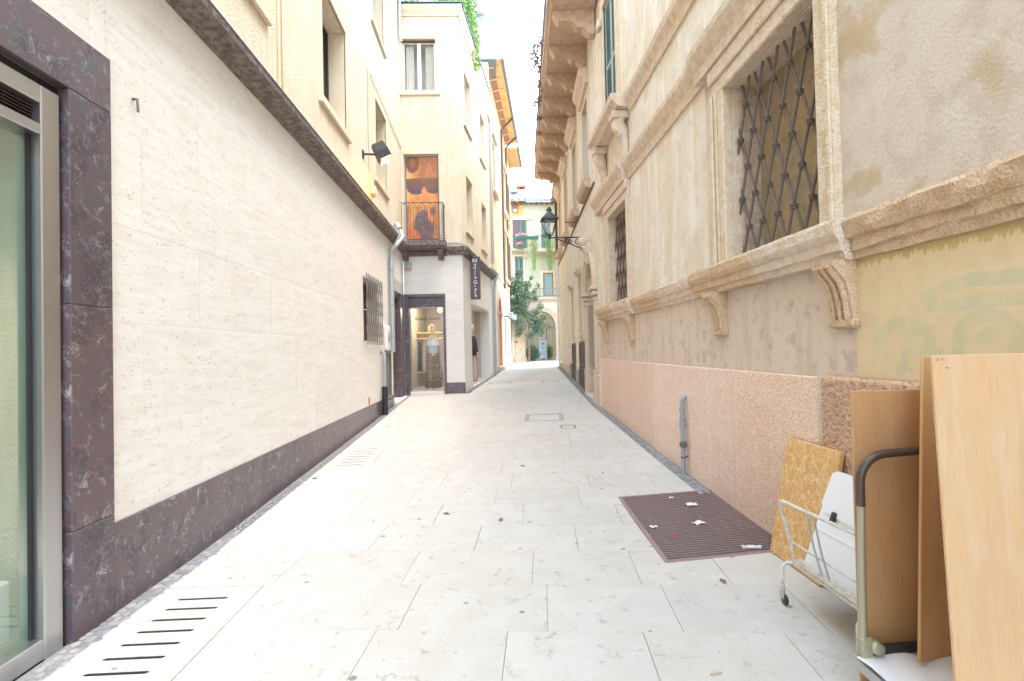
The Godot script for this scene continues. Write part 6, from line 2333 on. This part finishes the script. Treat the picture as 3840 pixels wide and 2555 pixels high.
	# a few dry leaves
	var spots := [[-2.08, 6.05, "curled brown leaf in the pebble gutter against the plinth"], [-1.9, 9.3, "dry brown leaf on the paving below the scissor grille"], [0.35, 6.3, "yellow-brown leaf on the paving beyond the middle of the lane"], [1.25, 5.9, "pair of pale tan leaf bits near the grating's far corner"], [-0.45, 4.75, "tiny rust-coloured leaf on a white slab"], [1.45, 3.25, "dark curled leaf on the slab in front of the grating"], [0.05, 4.55, "small olive leaf at a slab joint"], [2.0, 11.6, "dark red leaf by the portal step"]]
	for s in spots:
		b = MB.new()
		var w := 0.028
		b.tri(Vector3(-w * 1.5, 0.002, 0), Vector3(0, 0.012, w * 0.7), Vector3(w * 1.5, 0.003, 0))
		b.tri(Vector3(-w * 1.5, 0.002, 0), Vector3(w * 1.5, 0.003, 0), Vector3(0, 0.01, -w * 0.7))
		var o := obj("dry_leaf", b, M.dry_leaf if s[0] != 1.25 else M.litter_tan, self, at(s[0], gh(s[0], s[1]) + 0.001, s[1], rng.randf() * 6.0))
		tag(o, s[2], "leaf")

# ---------- carts and boards by the right wall ----------
func build_goods() -> void:
	var g0 := 0.03
	# leaning strand board
	var dir := Vector3(0.16, 0.815, 0.0).normalized()
	var o := thing("strand_board", "short strand board sheet leaning on the pink stone base", "board", Transform3D(Basis(Vector3(0, 0, 1), dir, Vector3(0, 0, 1).cross(dir)), P(2.0, g0 + 0.008, 3.69)))
	bx("sheet", Vector3(0.0, 0.0, -0.032), Vector3(0.57, 0.84, 0.0), M.osb, o, 0.004)
	# white wire trolley
	var t := thing("wire_trolley", "worn white tubular trolley on castors holding a plastic case", "trolley", at(1.67, g0, 2.95))
	var tube := func(pts: Array, r: float, called: String, m: Material) -> void:
		var b := MB.new()
		b.tube(pts, r, 8)
		obj(called, b, m, t)
	# local: x to the wall, z towards the camera
	tube.call([Vector3(0.06, 0.235, 0.0), Vector3(0.03, 0.235, 0.0), Vector3(0.008, 0.225, 0.0), Vector3(0.0, 0.19, 0.0), Vector3(0.0, 0.075, 0.0)], 0.0105, "leg", M.worn_white)
	tube.call([Vector3(0.38, 0.235, 0.0), Vector3(0.4, 0.22, 0.0), Vector3(0.405, 0.19, 0.0), Vector3(0.405, 0.075, 0.0)], 0.0105, "leg", M.worn_white)
	tube.call([Vector3(0.06, 0.235, 0.62), Vector3(0.02, 0.235, 0.62), Vector3(0.0, 0.2, 0.62), Vector3(0.0, 0.075, 0.62)], 0.0105, "leg", M.worn_white)
	tube.call([Vector3(0.38, 0.235, 0.62), Vector3(0.4, 0.22, 0.62), Vector3(0.405, 0.19, 0.62), Vector3(0.405, 0.075, 0.62)], 0.0105, "leg", M.worn_white)
	tube.call([Vector3(0.08, 0.24, 0.0), Vector3(0.0, 0.58, 0.0), Vector3(-0.005, 0.6, 0.012), Vector3(-0.005, 0.605, 0.04), Vector3(0.03, 0.61, 0.62)], 0.0095, "top_rail", M.worn_white)
	tube.call([Vector3(0.056, 0.36, 0.0), Vector3(0.06, 0.36, 0.62)], 0.006, "lower_rail", M.worn_white)
	for z in [0.24, 0.3]:
		tube.call([Vector3(0.075, 0.25, z + 0.02), Vector3(0.035, 0.42, z + 0.01), Vector3(0.008, 0.6, z)], 0.0055, "stay", M.chrome)
	bx("shelf", Vector3(0.07, 0.215, -0.005), Vector3(0.4, 0.24, 0.63), M.worn_white, t, 0.006)
	var sh := MB.new()
	sh.bar(Vector3(0.075, 0.262, 0.05), Vector3(0.075, 0.262, 0.63), 0.03, 0.025)
	obj("shelf_edge", sh, M.worn_white, t)
	for c in [[0.0, 0.0], [0.405, 0.0], [0.0, 0.62], [0.405, 0.62]]:
		var b := MB.new()
		b.tube([Vector3(c[0], 0.055, c[1]), Vector3(c[0], 0.085, c[1])], 0.013, 8)
		b.box(Vector3(c[0] - 0.014, 0.03, c[1] - 0.012), Vector3(c[0] + 0.014, 0.06, c[1] + 0.024), 0.006)
		var k := obj("castor", b, M.chrome, t)
		b = MB.new()
		b.t = Transform3D(Basis(Vector3.FORWARD, PI / 2), Vector3(c[0] - 0.009, 0.03, c[1] + 0.018))
		b.lathe([Vector2(0.01, 0.0), Vector2(0.027, 0.001), Vector2(0.03, 0.005), Vector2(0.03, 0.014), Vector2(0.027, 0.018), Vector2(0.01, 0.018)], Vector3.ZERO, 16)
		obj("wheel", b, M.black_plastic, k)
	# plastic case in the trolley
	var cd := Vector3(0.2, 0.54, 0.0).normalized()
	var cs := thing("plastic_case", "translucent white plastic carrying case with black clasp in the trolley", "case", Transform3D(Basis(Vector3(0, 0, 1), cd, Vector3(0, 0, 1).cross(cd)), P(1.8, g0 + 0.245, 2.93)))
	var b := MB.new()
	b.prism(PackedVector2Array([Vector2(-0.01, 0.0), Vector2(0.5, 0.0), Vector2(0.5, 0.56), Vector2(0.03, 0.56), Vector2(-0.0, 0.535), Vector2(-0.012, 0.36)]), -0.07, 0.0)
	obj("shell", b, M.white_plastic, cs)
	b = MB.new()
	b.prism(PackedVector2Array([Vector2(-0.012, 0.36), Vector2(0.02, 0.31), Vector2(0.46, 0.29), Vector2(0.5, 0.34), Vector2(0.5, 0.558), Vector2(0.04, 0.558), Vector2(0.0, 0.54)]), 0.001, 0.009)
	obj("flap", b, M.white_plastic, cs)
	bx("clasp", Vector3(0.1, 0.275, 0.002), Vector3(0.135, 0.335, 0.022), M.black_plastic, cs, 0.006)
	bx("ridge", Vector3(-0.005, 0.2, 0.0), Vector3(0.49, 0.215, 0.004), M.white_plastic, cs, 0.001)
	# platform cart with folding handle
	var p := thing("platform_cart", "platform cart with folding tubular handle and white sheet cover", "cart", at(1.49, g0, 2.12))
	bx("deck", Vector3(0.0, 0.17, 0.0), Vector3(0.62, 0.2, 1.0), M.zinc, p, 0.008)
	b = MB.new()
	var gx := 12
	var hh := func(i: int, j: int) -> Vector3:
		var x := 0.62 * i / gx
		var z := 0.02 + 1.0 * j / gx
		return Vector3(x, 0.204 + 0.016 * abs(sin(i * 1.3 + j * 0.7)) * (1.0 if i > 1 else 0.1) + 0.01 * abs(sin(j * 1.9 - i * 0.6)), z)
	b.st.set_smooth_group(1)
	for i in gx:
		for j in gx:
			b.quad(hh.call(i, j + 1), hh.call(i + 1, j + 1), hh.call(i + 1, j), hh.call(i, j))
	obj("cover_sheet", b, M.white_plastic, p)
	b = MB.new()
	b.bar(Vector3(0.0, 0.185, 0.0), Vector3(0.0, 0.185, 1.0), 0.02, 0.04)
	obj("side_rail", b, M.chrome, p)
	b = MB.new()
	b.tube([Vector3(0.035, 0.28, 0.02), Vector3(0.04, 0.6, 0.02), Vector3(0.045, 0.84, 0.02)], 0.0165, 10)
	obj("handle_post", b, M.zinc_yellow, p)
	b = MB.new()
	var hp := [Vector3(0.045, 0.83, 0.02)]
	for i in 7:
		var f := PI / 2 * i / 6.0
		hp.append(Vector3(0.045 + 0.12 * (1.0 - cos(f)), 0.93 + 0.115 * sin(f), 0.02))
	hp.append(Vector3(0.6, 1.07, 0.02))
	b.tube(hp, 0.0175, 10)
	obj("handle", b, M.brown_tube, p)
	b = MB.new()
	b.tube([Vector3(0.585, 0.28, 0.02), Vector3(0.59, 1.07, 0.02)], 0.0165, 10)
	obj("handle_post", b, M.zinc_yellow, p)
	for x in [0.035, 0.585]:
		b = MB.new()
		b.box(Vector3(x - 0.02, 0.2, 0.0), Vector3(x + 0.03, 0.29, 0.045), 0.008)
		b.t = Transform3D(Basis(Vector3.RIGHT, PI / 2), Vector3(x + 0.035, 0.255, 0.05))
		b.lathe([Vector2(0.012, -0.02), Vector2(0.026, -0.02), Vector2(0.026, 0.015), Vector2(0.012, 0.015)], Vector3.ZERO, 14)
		obj("hinge", b, M.zinc_yellow, p)
	b = MB.new()
	b.bar(Vector3(0.05, 0.235, 0.03), Vector3(0.6, 0.25, 0.03), 0.02, 0.035)
	obj("hinge_bar", b, M.black_metal, p)
	for c in [[0.06, 0.12], [0.55, 0.12], [0.06, 0.85], [0.55, 0.85]]:
		b = MB.new()
		b.box(Vector3(c[0] - 0.03, 0.1, c[1] - 0.03), Vector3(c[0] + 0.03, 0.17, c[1] + 0.03), 0.005)
		var k := obj("castor", b, M.chrome, p)
		b = MB.new()
		b.t = Transform3D(Basis(Vector3.FORWARD, PI / 2), Vector3(c[0] - 0.016, 0.062, c[1]))
		b.lathe([Vector2(0.02, 0.0), Vector2(0.056, 0.001), Vector2(0.062, 0.008), Vector2(0.062, 0.024), Vector2(0.056, 0.032), Vector2(0.02, 0.032)], Vector3.ZERO, 18)
		obj("wheel", b, M.black_plastic, k)
	# plywood sheets
	var ply := func(label: String, xf: Transform3D, w: float, h: float, th: float, m: Material) -> Node3D:
		var q := thing("plywood_sheet", label, "board", xf, "plywood sheets on the cart")
		bx("sheet", Vector3(0, 0, -th), Vector3(w, h, 0), m, q, 0.0025)
		return q
	ply.call("upright plywood sheet standing behind the cart handle", Transform3D(Basis.from_euler(Vector3(0.0, -0.05, 0.0)), P(1.56, 0.035, 2.17)), 0.64, 1.3, 0.012, M.ply1)
	ply.call("plywood sheet wedged askew in front of the cart handle", Transform3D(Basis.from_euler(Vector3(0.0, 0.33, -0.072)), P(1.675, g0 + 0.235, 1.99)), 0.4, 1.22, 0.012, M.ply2)
	var fq: Node3D = ply.call("large plywood sheet with stapled corner leaning at the front of the cart", Transform3D(Basis.from_euler(Vector3(-0.044, 0.0, 0.0)), P(1.452, g0 + 0.225, 1.578)), 0.76, 1.245, 0.012, M.ply0)
	for q in [[0.012, 1.228], [0.03, 1.23], [0.045, 1.2]]:
		bx("staple", Vector3(q[0], q[1], 0.0), Vector3(q[0] + 0.008, q[1] + 0.005, 0.002), M.chrome, fq, 0.0)

# ---------- inside the corner shop ----------
func mannequin(label: String, xf: Transform3D, first: bool) -> void:
	var t := thing("mannequin", label, "mannequin", xf)
	var b := MB.new()
	# one continuous body: legs joined at the hips, torso, neck and egg-shaped head
	b.ellipses([[Vector3(0, 0.95, 0), 0.15, 0.11], [Vector3(0, 1.05, 0), 0.125, 0.095], [Vector3(0, 1.2, 0), 0.14, 0.1], [Vector3(0, 1.36, 0), 0.17, 0.1], [Vector3(0, 1.43, 0), 0.14, 0.075], [Vector3(0, 1.47, 0), 0.06, 0.055], [Vector3(0, 1.54, 0.01), 0.048, 0.052], [Vector3(0, 1.58, 0.025), 0.055, 0.07], [Vector3(0, 1.64, 0.03), 0.072, 0.09], [Vector3(0, 1.72, 0.025), 0.078, 0.098], [Vector3(0, 1.78, 0.015), 0.062, 0.08], [Vector3(0, 1.82, 0.01), 0.02, 0.03]], 16)
	for s in [-1.0, 1.0]:
		b.ellipses([[Vector3(0.08 * s, 0.05, 0.02), 0.035, 0.06], [Vector3(0.08 * s, 0.12, 0.0), 0.036, 0.042], [Vector3(0.082 * s, 0.3, -0.01), 0.05, 0.055], [Vector3(0.08 * s, 0.48, 0.0), 0.052, 0.055], [Vector3(0.08 * s, 0.7, 0.0), 0.07, 0.075], [Vector3(0.075 * s, 0.96, 0.0), 0.085, 0.095]], 12)
		b.tube([Vector3(0.165 * s, 1.4, 0), Vector3(0.2 * s, 1.28, -0.01), Vector3(0.215 * s, 1.12, 0.0), Vector3(0.22 * s, 0.98, 0.04), Vector3(0.215 * s, 0.88, 0.06)], [0.05, 0.042, 0.038, 0.03, 0.024], 10)
		for k in 4:
			b.tube([Vector3(0.215 * s, 0.885, 0.045 + k * 0.012), Vector3(0.218 * s, 0.82, 0.05 + k * 0.013), Vector3(0.21 * s, 0.785 + 0.006 * abs(k - 1.5), 0.055 + k * 0.012)], [0.011, 0.009, 0.006], 6)
		b.tube([Vector3(0.21 * s, 0.88, 0.08), Vector3(0.195 * s, 0.85, 0.1), Vector3(0.19 * s, 0.825, 0.105)], [0.012, 0.01, 0.007], 6)
	# brow, nose and chin of the egg head
	b.ellipses([[Vector3(0, 1.635, 0.115), 0.012, 0.012], [Vector3(0, 1.66, 0.122), 0.011, 0.014], [Vector3(0, 1.7, 0.112), 0.008, 0.01]], 8)
	obj("body", b, M.skin, t)
	# blouse
	b = MB.new()
	b.ellipses([[Vector3(0, 1.0, 0), 0.16, 0.125], [Vector3(0, 1.1, 0), 0.145, 0.12], [Vector3(0, 1.25, 0), 0.16, 0.125], [Vector3(0, 1.37, 0), 0.185, 0.12], [Vector3(0, 1.43, 0), 0.15, 0.09]], 16)
	obj("blouse", b, M.blue_cloth if first else M.olive_cloth, t)
	if first:
		b = MB.new()
		b.st.set_smooth_group(1)
		for i in 28:
			var f0 := TAU * i / 28.0
			var f1 := TAU * (i + 1) / 28.0
			var rr := func(f: float, k: int, out: float, y: float) -> Vector3: return Vector3(cos(f) * (0.16 + out) * (1.0 + 0.05 * sin(k * 2.6)), y - 0.02 * sin(k * 2.6) - 0.05 * max(0.0, sin(f)), sin(f) * (0.1 + out) * (1.0 + 0.08 * sin(k * 2.6)))
			b.quad(rr.call(f0, i, 0.06, 1.27), rr.call(f0, i, 0.02, 1.44), rr.call(f1, i + 1, 0.02, 1.44), rr.call(f1, i + 1, 0.06, 1.27))
		obj("ruffle_collar", b, M.pale_blue, t)
		# long open cardigan falling on both sides
		for s in [-1.0, 1.0]:
			b = MB.new()
			b.ellipses([[Vector3(0.24 * s, 0.48, 0.0), 0.06, 0.11], [Vector3(0.24 * s, 0.7, 0.0), 0.07, 0.12], [Vector3(0.235 * s, 0.95, 0.0), 0.065, 0.115], [Vector3(0.215 * s, 1.2, 0.0), 0.062, 0.1], [Vector3(0.17 * s, 1.4, 0.0), 0.06, 0.1], [Vector3(0.13 * s, 1.44, 0.0), 0.04, 0.07]], 12)
			obj("cardigan_side", b, M.knit, t)
	else:
		b = MB.new()
		b.ellipses([[Vector3(0, 0.85, 0), 0.2, 0.15], [Vector3(0, 1.1, 0), 0.185, 0.15], [Vector3(0, 1.36, 0), 0.21, 0.14], [Vector3(0, 1.44, 0), 0.15, 0.1]], 14)
		for s in [-1.0, 1.0]:
			b.tube([Vector3(0.17 * s, 1.39, 0), Vector3(0.225 * s, 1.15, 0), Vector3(0.23 * s, 0.95, 0.05)], [0.062, 0.055, 0.045], 8)
		obj("jacket", b, M.dark_cloth, t)
	# trousers, cut wide
	b = MB.new()
	for s in [-1.0, 1.0]:
		b.ellipses([[Vector3(0.11 * s, 0.06, 0.0), 0.12, 0.13], [Vector3(0.1 * s, 0.35, 0.0), 0.105, 0.115], [Vector3(0.09 * s, 0.65, 0.0), 0.095, 0.105], [Vector3(0.075 * s, 0.92, 0.0), 0.1, 0.115], [Vector3(0.06 * s, 1.03, 0.0), 0.1, 0.11]], 14)
	obj("trousers", b, M.print_cloth if first else M.rose_cloth, t)
	b = MB.new()
	for s in [-1.0, 1.0]:
		b.ellipses([[Vector3(0.09 * s, 0.0, 0.06), 0.045, 0.12], [Vector3(0.09 * s, 0.04, 0.05), 0.045, 0.11], [Vector3(0.09 * s, 0.08, 0.01), 0.038, 0.06]], 10)
	obj("shoes", b, M.white_plastic, t)

func garment(label: String, xf: Transform3D, h: float, w: float, m: Material) -> void:
	var b := MB.new()
	b.ellipses([[Vector3(0, -h, 0), 0.035, w * 0.6], [Vector3(0, -h * 0.6, 0), 0.03, w * 0.52], [Vector3(0, -h * 0.3, 0), 0.032, w * 0.48], [Vector3(0, -0.12, 0), 0.03, w * 0.52], [Vector3(0, -0.06, 0), 0.02, w * 0.2]], 10)
	var o := thing("hanging_garment", label, "clothing", xf, "garments on the shop rails")
	obj("cloth", b, m, o)
	b = MB.new()
	b.tube([Vector3(0, -0.06, 0), Vector3(0, 0.0, 0), Vector3(0, 0.012, 0.012), Vector3(0, 0.0, 0.022)], 0.004, 5)
	obj("hanger_hook", b, M.gold, o)

func build_shop_goods() -> void:
	mannequin("faceless mannequin in ruffled blue blouse, long beige cardigan and patterned trousers", at(-1.63, 0.47, 14.35, 0.15), true)
	mannequin("faceless mannequin in dark jacket and pale trousers in the side window", at(-0.62, 0.54, 15.5, 0.9), false)
	# wall shelf and rail
	var t := thing("clothes_rail", "pale wooden shelf unit with clothes rail behind the mannequin", "shelf", at(-2.05, 0.47, 15.9))
	for y in [1.62, 1.45, 0.42]:
		bx("shelf_board", Vector3(-0.3, y, -0.25), Vector3(0.55, y + 0.035, 0.2), M.shelf_wood, t, 0.004)
	for x in [-0.29, 0.52]:
		bx("upright", Vector3(x, 0.0, -0.24), Vector3(x + 0.03, 1.62, -0.2), M.shelf_wood, t, 0.003)
	var b := MB.new()
	b.tube([Vector3(-0.29, 1.42, 0.0), Vector3(0.55, 1.42, 0.0)], 0.012, 8)
	obj("rail", b, M.gold, t)
	var cols := [["dark blue", M.denim], ["black", M.dark_cloth], ["grey", M.grey_cloth], ["pale rose", M.rose_cloth], ["olive", M.olive_cloth], ["charcoal", M.grey_cloth], ["black", M.dark_cloth], ["brown knit", M.knit]]
	for i in cols.size():
		garment("%s garment hanging on the shop rail left of the mannequin, hanger %s" % [cols[i][0], ["first", "second", "third", "fourth", "fifth", "sixth", "seventh", "eighth"][i]], at(-2.29 + i * 0.085, 0.47 + 1.41, 15.9, 0.2), [0.9, 0.95, 1.0, 0.62, 0.95, 0.8, 0.95, 0.7][i], 0.3, cols[i][1])
	t = thing("second_rail", "wooden stand with orange clothes at the right of the mannequin", "rack", at(-1.28, 0.47, 15.6))
	b = MB.new()
	b.tube([Vector3(-0.08, 0.0, 0), Vector3(-0.08, 1.5, 0)], 0.018, 6)
	b.tube([Vector3(-0.2, 1.45, 0), Vector3(0.3, 1.45, 0)], 0.014, 6)
	b.box(Vector3(-0.25, 0.0, -0.15), Vector3(0.3, 0.05, 0.15), 0.005)
	obj("stand", b, M.shelf_wood, t)
	for i in 4:
		garment("%s garment on the wooden stand beside the mannequin" % ["bright orange", "rust orange", "pale beige", "dark red"][i], at(-1.4 + i * 0.09, 1.9, 15.6, 0.3), 0.75, 0.28, [M.orange_cloth, M.terracotta, M.rose_cloth, M.litter_red][i])
	# gilded necklace bust
	t = thing("necklace_bust", "small gold display bust with necklace on the shelf", "bust", at(-1.86, 2.125, 15.85))
	b = MB.new()
	b.ellipses([[Vector3(0, 0.0, 0), 0.12, 0.07], [Vector3(0, 0.08, 0), 0.11, 0.06], [Vector3(0, 0.17, 0), 0.09, 0.05], [Vector3(0, 0.2, 0), 0.03, 0.03], [Vector3(0, 0.27, 0), 0.03, 0.03]], 12)
	obj("bust", b, M.gold, t)
	b = MB.new()
	b.tube([Vector3(-0.06, 0.19, 0.05), Vector3(-0.03, 0.1, 0.075), Vector3(0.0, 0.07, 0.08), Vector3(0.03, 0.1, 0.075), Vector3(0.06, 0.19, 0.05)], 0.014, 6)
	obj("necklace", b, M.white_plastic, t)

# ---------- greenery ----------
func leaves(b: MB, centre: Vector3, rad: Vector3, n: int, size: float, droop := 0.0) -> void:
	for i in n:
		var v := Vector3(rng.randfn(), rng.randfn(), rng.randfn()).normalized() * pow(rng.randf(), 0.45)
		var p := centre + v * rad
		var s := size * rng.randf_range(0.6, 1.3)
		var d := Vector3(rng.randfn(), rng.randfn() - droop, rng.randfn()).normalized()
		var w := d.cross(Vector3(rng.randfn(), rng.randfn(), rng.randfn())).normalized() * s * 0.34
		var up := d.cross(w).normalized() * s * 0.12
		b.tri(p, p + d * s * 0.5 + w + up, p + d * s)
		b.tri(p, p + d * s, p + d * s * 0.5 - w + up)

func foliage(called: String, b: MB, m: Material, parent: Node) -> void:
	var o := obj(called, b, m, parent)
	o.set_meta("kind", "stuff")

func build_plants() -> void:
	rng.seed = 777
	# climber beside the arch
	var t := thing("climbing_tree", "dark glossy climbing tree spreading over the gateway arch", "tree", at(1.93, 0.85, 26.6))
	var base := Vector3(1.93, 0.85, 0)
	var blobs := [[1.35, 5.0, 0.3, 0], [1.6, 4.65, 0.36, 1], [1.92, 4.85, 0.22, 0], [1.35, 4.2, 0.32, 0], [1.72, 4.1, 0.3, 1], [1.95, 4.35, 0.2, 2], [1.32, 3.55, 0.28, 1], [1.7, 3.55, 0.26, 0], [1.4, 3.0, 0.24, 1], [1.5, 2.6, 0.18, 0], [1.42, 2.35, 0.16, 2], [2.12, 3.25, 0.22, 0], [2.38, 3.42, 0.16, 2], [2.05, 2.85, 0.22, 2], [2.3, 2.85, 0.22, 0], [2.55, 3.05, 0.2, 1], [2.78, 3.2, 0.12, 1], [2.5, 2.7, 0.22, 0], [2.3, 2.45, 0.18, 2], [2.62, 2.35, 0.14, 0], [2.05, 2.2, 0.16, 0], [2.3, 4.5, 0.13, 1], [2.15, 5.25, 0.1, 0], [2.5, 4.85, 0.09, 1], [2.35, 4.2, 0.12, 0], [2.6, 3.75, 0.16, 1], [1.5, 5.5, 0.18, 2], [1.2, 4.6, 0.25, 0]]
	var mbs := [MB.new(), MB.new(), MB.new(), MB.new()]
	for q in blobs:
		var c: Vector3 = Vector3(q[0], q[1], 0.0) - base
		var r: float = q[2]
		r *= 1.2
		leaves(mbs[q[3]], c, Vector3(r, r, r * 0.8), int(2300 * r * r) + 14, 0.1)
		leaves(mbs[3], c + Vector3(0, r * 0.2, r * 0.2), Vector3(r, r, r * 0.8), int(500 * r * r) + 4, 0.085)
	for k in 4:
		foliage("crown", mbs[k], M["leaf%d" % [0, 1, 2, 3][k]], t)
	var b := MB.new()
	b.tube([Vector3(0, -0.1, 0), Vector3(0.03, 0.6, 0), Vector3(-0.05, 1.3, 0.05), Vector3(0.08, 1.9, 0.05), Vector3(-0.15, 2.6, 0.08), Vector3(-0.3, 3.3, 0.06), Vector3(-0.35, 4.2, 0.04)], [0.08, 0.065, 0.055, 0.045, 0.035, 0.025, 0.012], 8)
	obj("trunk", b, M.bark, t)
	for q in [[Vector3(-0.05, 1.3, 0.05), Vector3(-0.4, 1.7, 0.05), Vector3(-0.5, 2.4, 0.0)], [Vector3(0.08, 1.9, 0.05), Vector3(0.4, 2.0, 0.05), Vector3(0.7, 2.3, 0.0)], [Vector3(0.0, 1.5, 0.05), Vector3(0.3, 1.5, 0.1), Vector3(0.6, 1.6, 0.05)], [Vector3(-0.15, 2.6, 0.08), Vector3(0.2, 3.3, 0.05), Vector3(0.6, 4.0, 0.0)], [Vector3(-0.3, 3.3, 0.06), Vector3(0.0, 4.0, 0.05), Vector3(0.25, 4.5, 0.0)]]:
		b = MB.new()
		b.tube(q, [0.03, 0.02, 0.008], 6)
		obj("limb", b, M.bark, t)
	# hedge bushes under the arch
	for q in [[2.22, 0.88, 27.7, 0.42, 0.42, 1400, "clipped bright green bush left of the notice board"], [3.3, 0.92, 29.2, 0.2, 0.42, 500, "narrow light green bush right of the notice board"]]:
		var h := thing("hedge_bush", q[6], "bush", at(q[0], q[1], q[2]))
		b = MB.new()
		leaves(b, Vector3(0, q[4], 0), Vector3(q[3], q[4], 0.3), q[5], 0.075)
		foliage("foliage", b, M.leaf1 if q[3] > 0.3 else M.lime_leaf, h)
		b = MB.new()
		leaves(b, Vector3(0, q[4], 0.05), Vector3(q[3], q[4], 0.3), q[5] / 3, 0.07)
		foliage("young_foliage", b, M.leaf3, h)
		b = MB.new()
		for k in 3:
			b.tube([Vector3(0.05 * (k - 1), -0.05, 0), Vector3(0.12 * (k - 1), q[4], 0.0)], 0.015, 5)
		obj("stem", b, M.bark, h)
	# trailing plants on the balcony of the far house
	var D := 31.1
	for q in [[2.36, 7.5, 5.75, 0.26, "long curtain of lime green trailing plant beside the flower boxes"], [3.05, 7.6, 5.72, 0.3, "long leaning curtain of lime green trailing plant behind the street lamp"]]:
		var a := e27(q[0], q[1], D)
		var c := e27(q[0], q[2], D)
		var h := thing("trailing_plant", q[4], "plant", at(a.x, a.y - 0.1, D), "trailing balcony plants")
		b = MB.new()
		var n := 15
		for k in n:
			var f := float(k) / n
			leaves(b, Vector3((0.12 if q[0] > 3 else 0.0) * sin(f * 2.5) * 1.6, (c.y - a.y) * f, 0.0), Vector3(q[3] * (1.1 - 0.6 * f), 0.12, 0.12), int(70 * (1.1 - 0.5 * f)), 0.07, 0.8)
		foliage("trails", b, M.lime_leaf, h)
		bx("planter", Vector3(-0.3, -0.05, -0.1), Vector3(0.3, 0.12, 0.1), M.planter, h, 0.01)
	# flower boxes
	for q in [[1.73, 7.37, 0.42, "dark green flower box of pink geraniums on the balcony rail"], [1.62, 6.88, 0.24, "small green flower box of pink geraniums at the balcony foot"]]:
		var a := e27(q[0], q[1], D)
		var h := thing("flower_box", q[3], "planter", at(a.x, a.y, D), "flower boxes on the far balcony")
		bx("box", Vector3(-q[2], 0.0, -0.09), Vector3(q[2], 0.16, 0.09), M.planter, h, 0.01)
		b = MB.new()
		leaves(b, Vector3(0, 0.2, 0), Vector3(q[2], 0.1, 0.12), 160, 0.06)
		foliage("foliage", b, M.leaf1, h)
		b = MB.new()
		leaves(b, Vector3(0, 0.27, 0.03), Vector3(q[2], 0.1, 0.12), 260, 0.06)
		foliage("blossom", b, M.petal, h)
	# roof terrace greenery over the corner shop
	var v := thing("terrace_vine", "bright green leafy vine spilling over the corner shop roof", "plant", at(-0.7, 10.87, 14.6))
	b = MB.new()
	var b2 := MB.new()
	for q in [[-1.3, 0.25, 0.3, 0.35, 0.25], [-0.8, 0.2, 0.3, 0.4, 0.2], [-0.1, 0.5, 0.2, 0.3, 0.5], [0.12, 0.9, -0.4, 0.3, 0.5], [0.2, 0.35, -0.5, 0.26, 0.5], [0.32, 0.1, -1.0, 0.22, 0.5], [0.4, -0.1, -1.4, 0.16, 0.4], [0.3, 0.9, -1.0, 0.25, 0.5], [0.38, 0.5, -1.6, 0.2, 0.4], [-0.4, 1.0, -0.2, 0.5, 0.4], [0.25, 1.5, -0.8, 0.35, 0.4]]:
		leaves(b, Vector3(q[0], q[1], q[2]), Vector3(q[3], q[4], 0.4), int(900 * q[3]), 0.1, 0.6)
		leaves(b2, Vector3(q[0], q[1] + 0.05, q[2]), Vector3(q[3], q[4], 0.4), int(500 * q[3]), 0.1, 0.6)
	foliage("foliage", b, M.lime_leaf, v)
	foliage("shade_toned_foliage", b2, M.leaf3, v)  # darker leaf colour paints shade into the vine
	b = MB.new()
	b.tube([Vector3(-0.2, -0.2, -0.6), Vector3(0.0, 0.6, -0.6), Vector3(0.3, 0.9, -0.9)], 0.03, 6)
	obj("stem", b, M.bark, v)
	# reddish creeper over the edge of the long balcony
	v = thing("red_creeper", "sparse red-leaved creeper hanging over the high stone balcony edge", "plant", at(1.5, 8.7, 12.6))
	b = MB.new()
	b2 = MB.new()
	for q in [[-0.05, 0.5, 0.2, 0.18], [-0.2, 0.35, 0.0, 0.2], [-0.12, 0.1, -0.4, 0.16], [-0.05, -0.15, -0.8, 0.14], [-0.1, -0.4, -1.2, 0.14], [-0.02, -0.7, -1.5, 0.1], [-0.25, 0.15, -0.1, 0.13], [0.0, -1.0, -1.8, 0.06]]:
		leaves(b, Vector3(q[0], q[1], q[2]), Vector3(q[3], q[3] * 1.2, q[3] * 1.4), int(330 * q[3]), 0.075, 0.5)
		leaves(b2, Vector3(q[0], q[1], q[2]), Vector3(q[3], q[3] * 1.2, q[3] * 1.4), int(200 * q[3]), 0.07, 0.5)
	foliage("foliage", b, M.red_leaf, v)
	foliage("green_foliage", b2, M.leaf2, v)
	b = MB.new()
	b.tube([Vector3(0.15, 0.0, 0.2), Vector3(-0.1, 0.4, 0.0), Vector3(-0.08, 0.0, -0.5), Vector3(-0.06, -0.5, -1.2), Vector3(0.0, -1.0, -1.8)], 0.008, 5)
	obj("stem", b, M.bark, v)
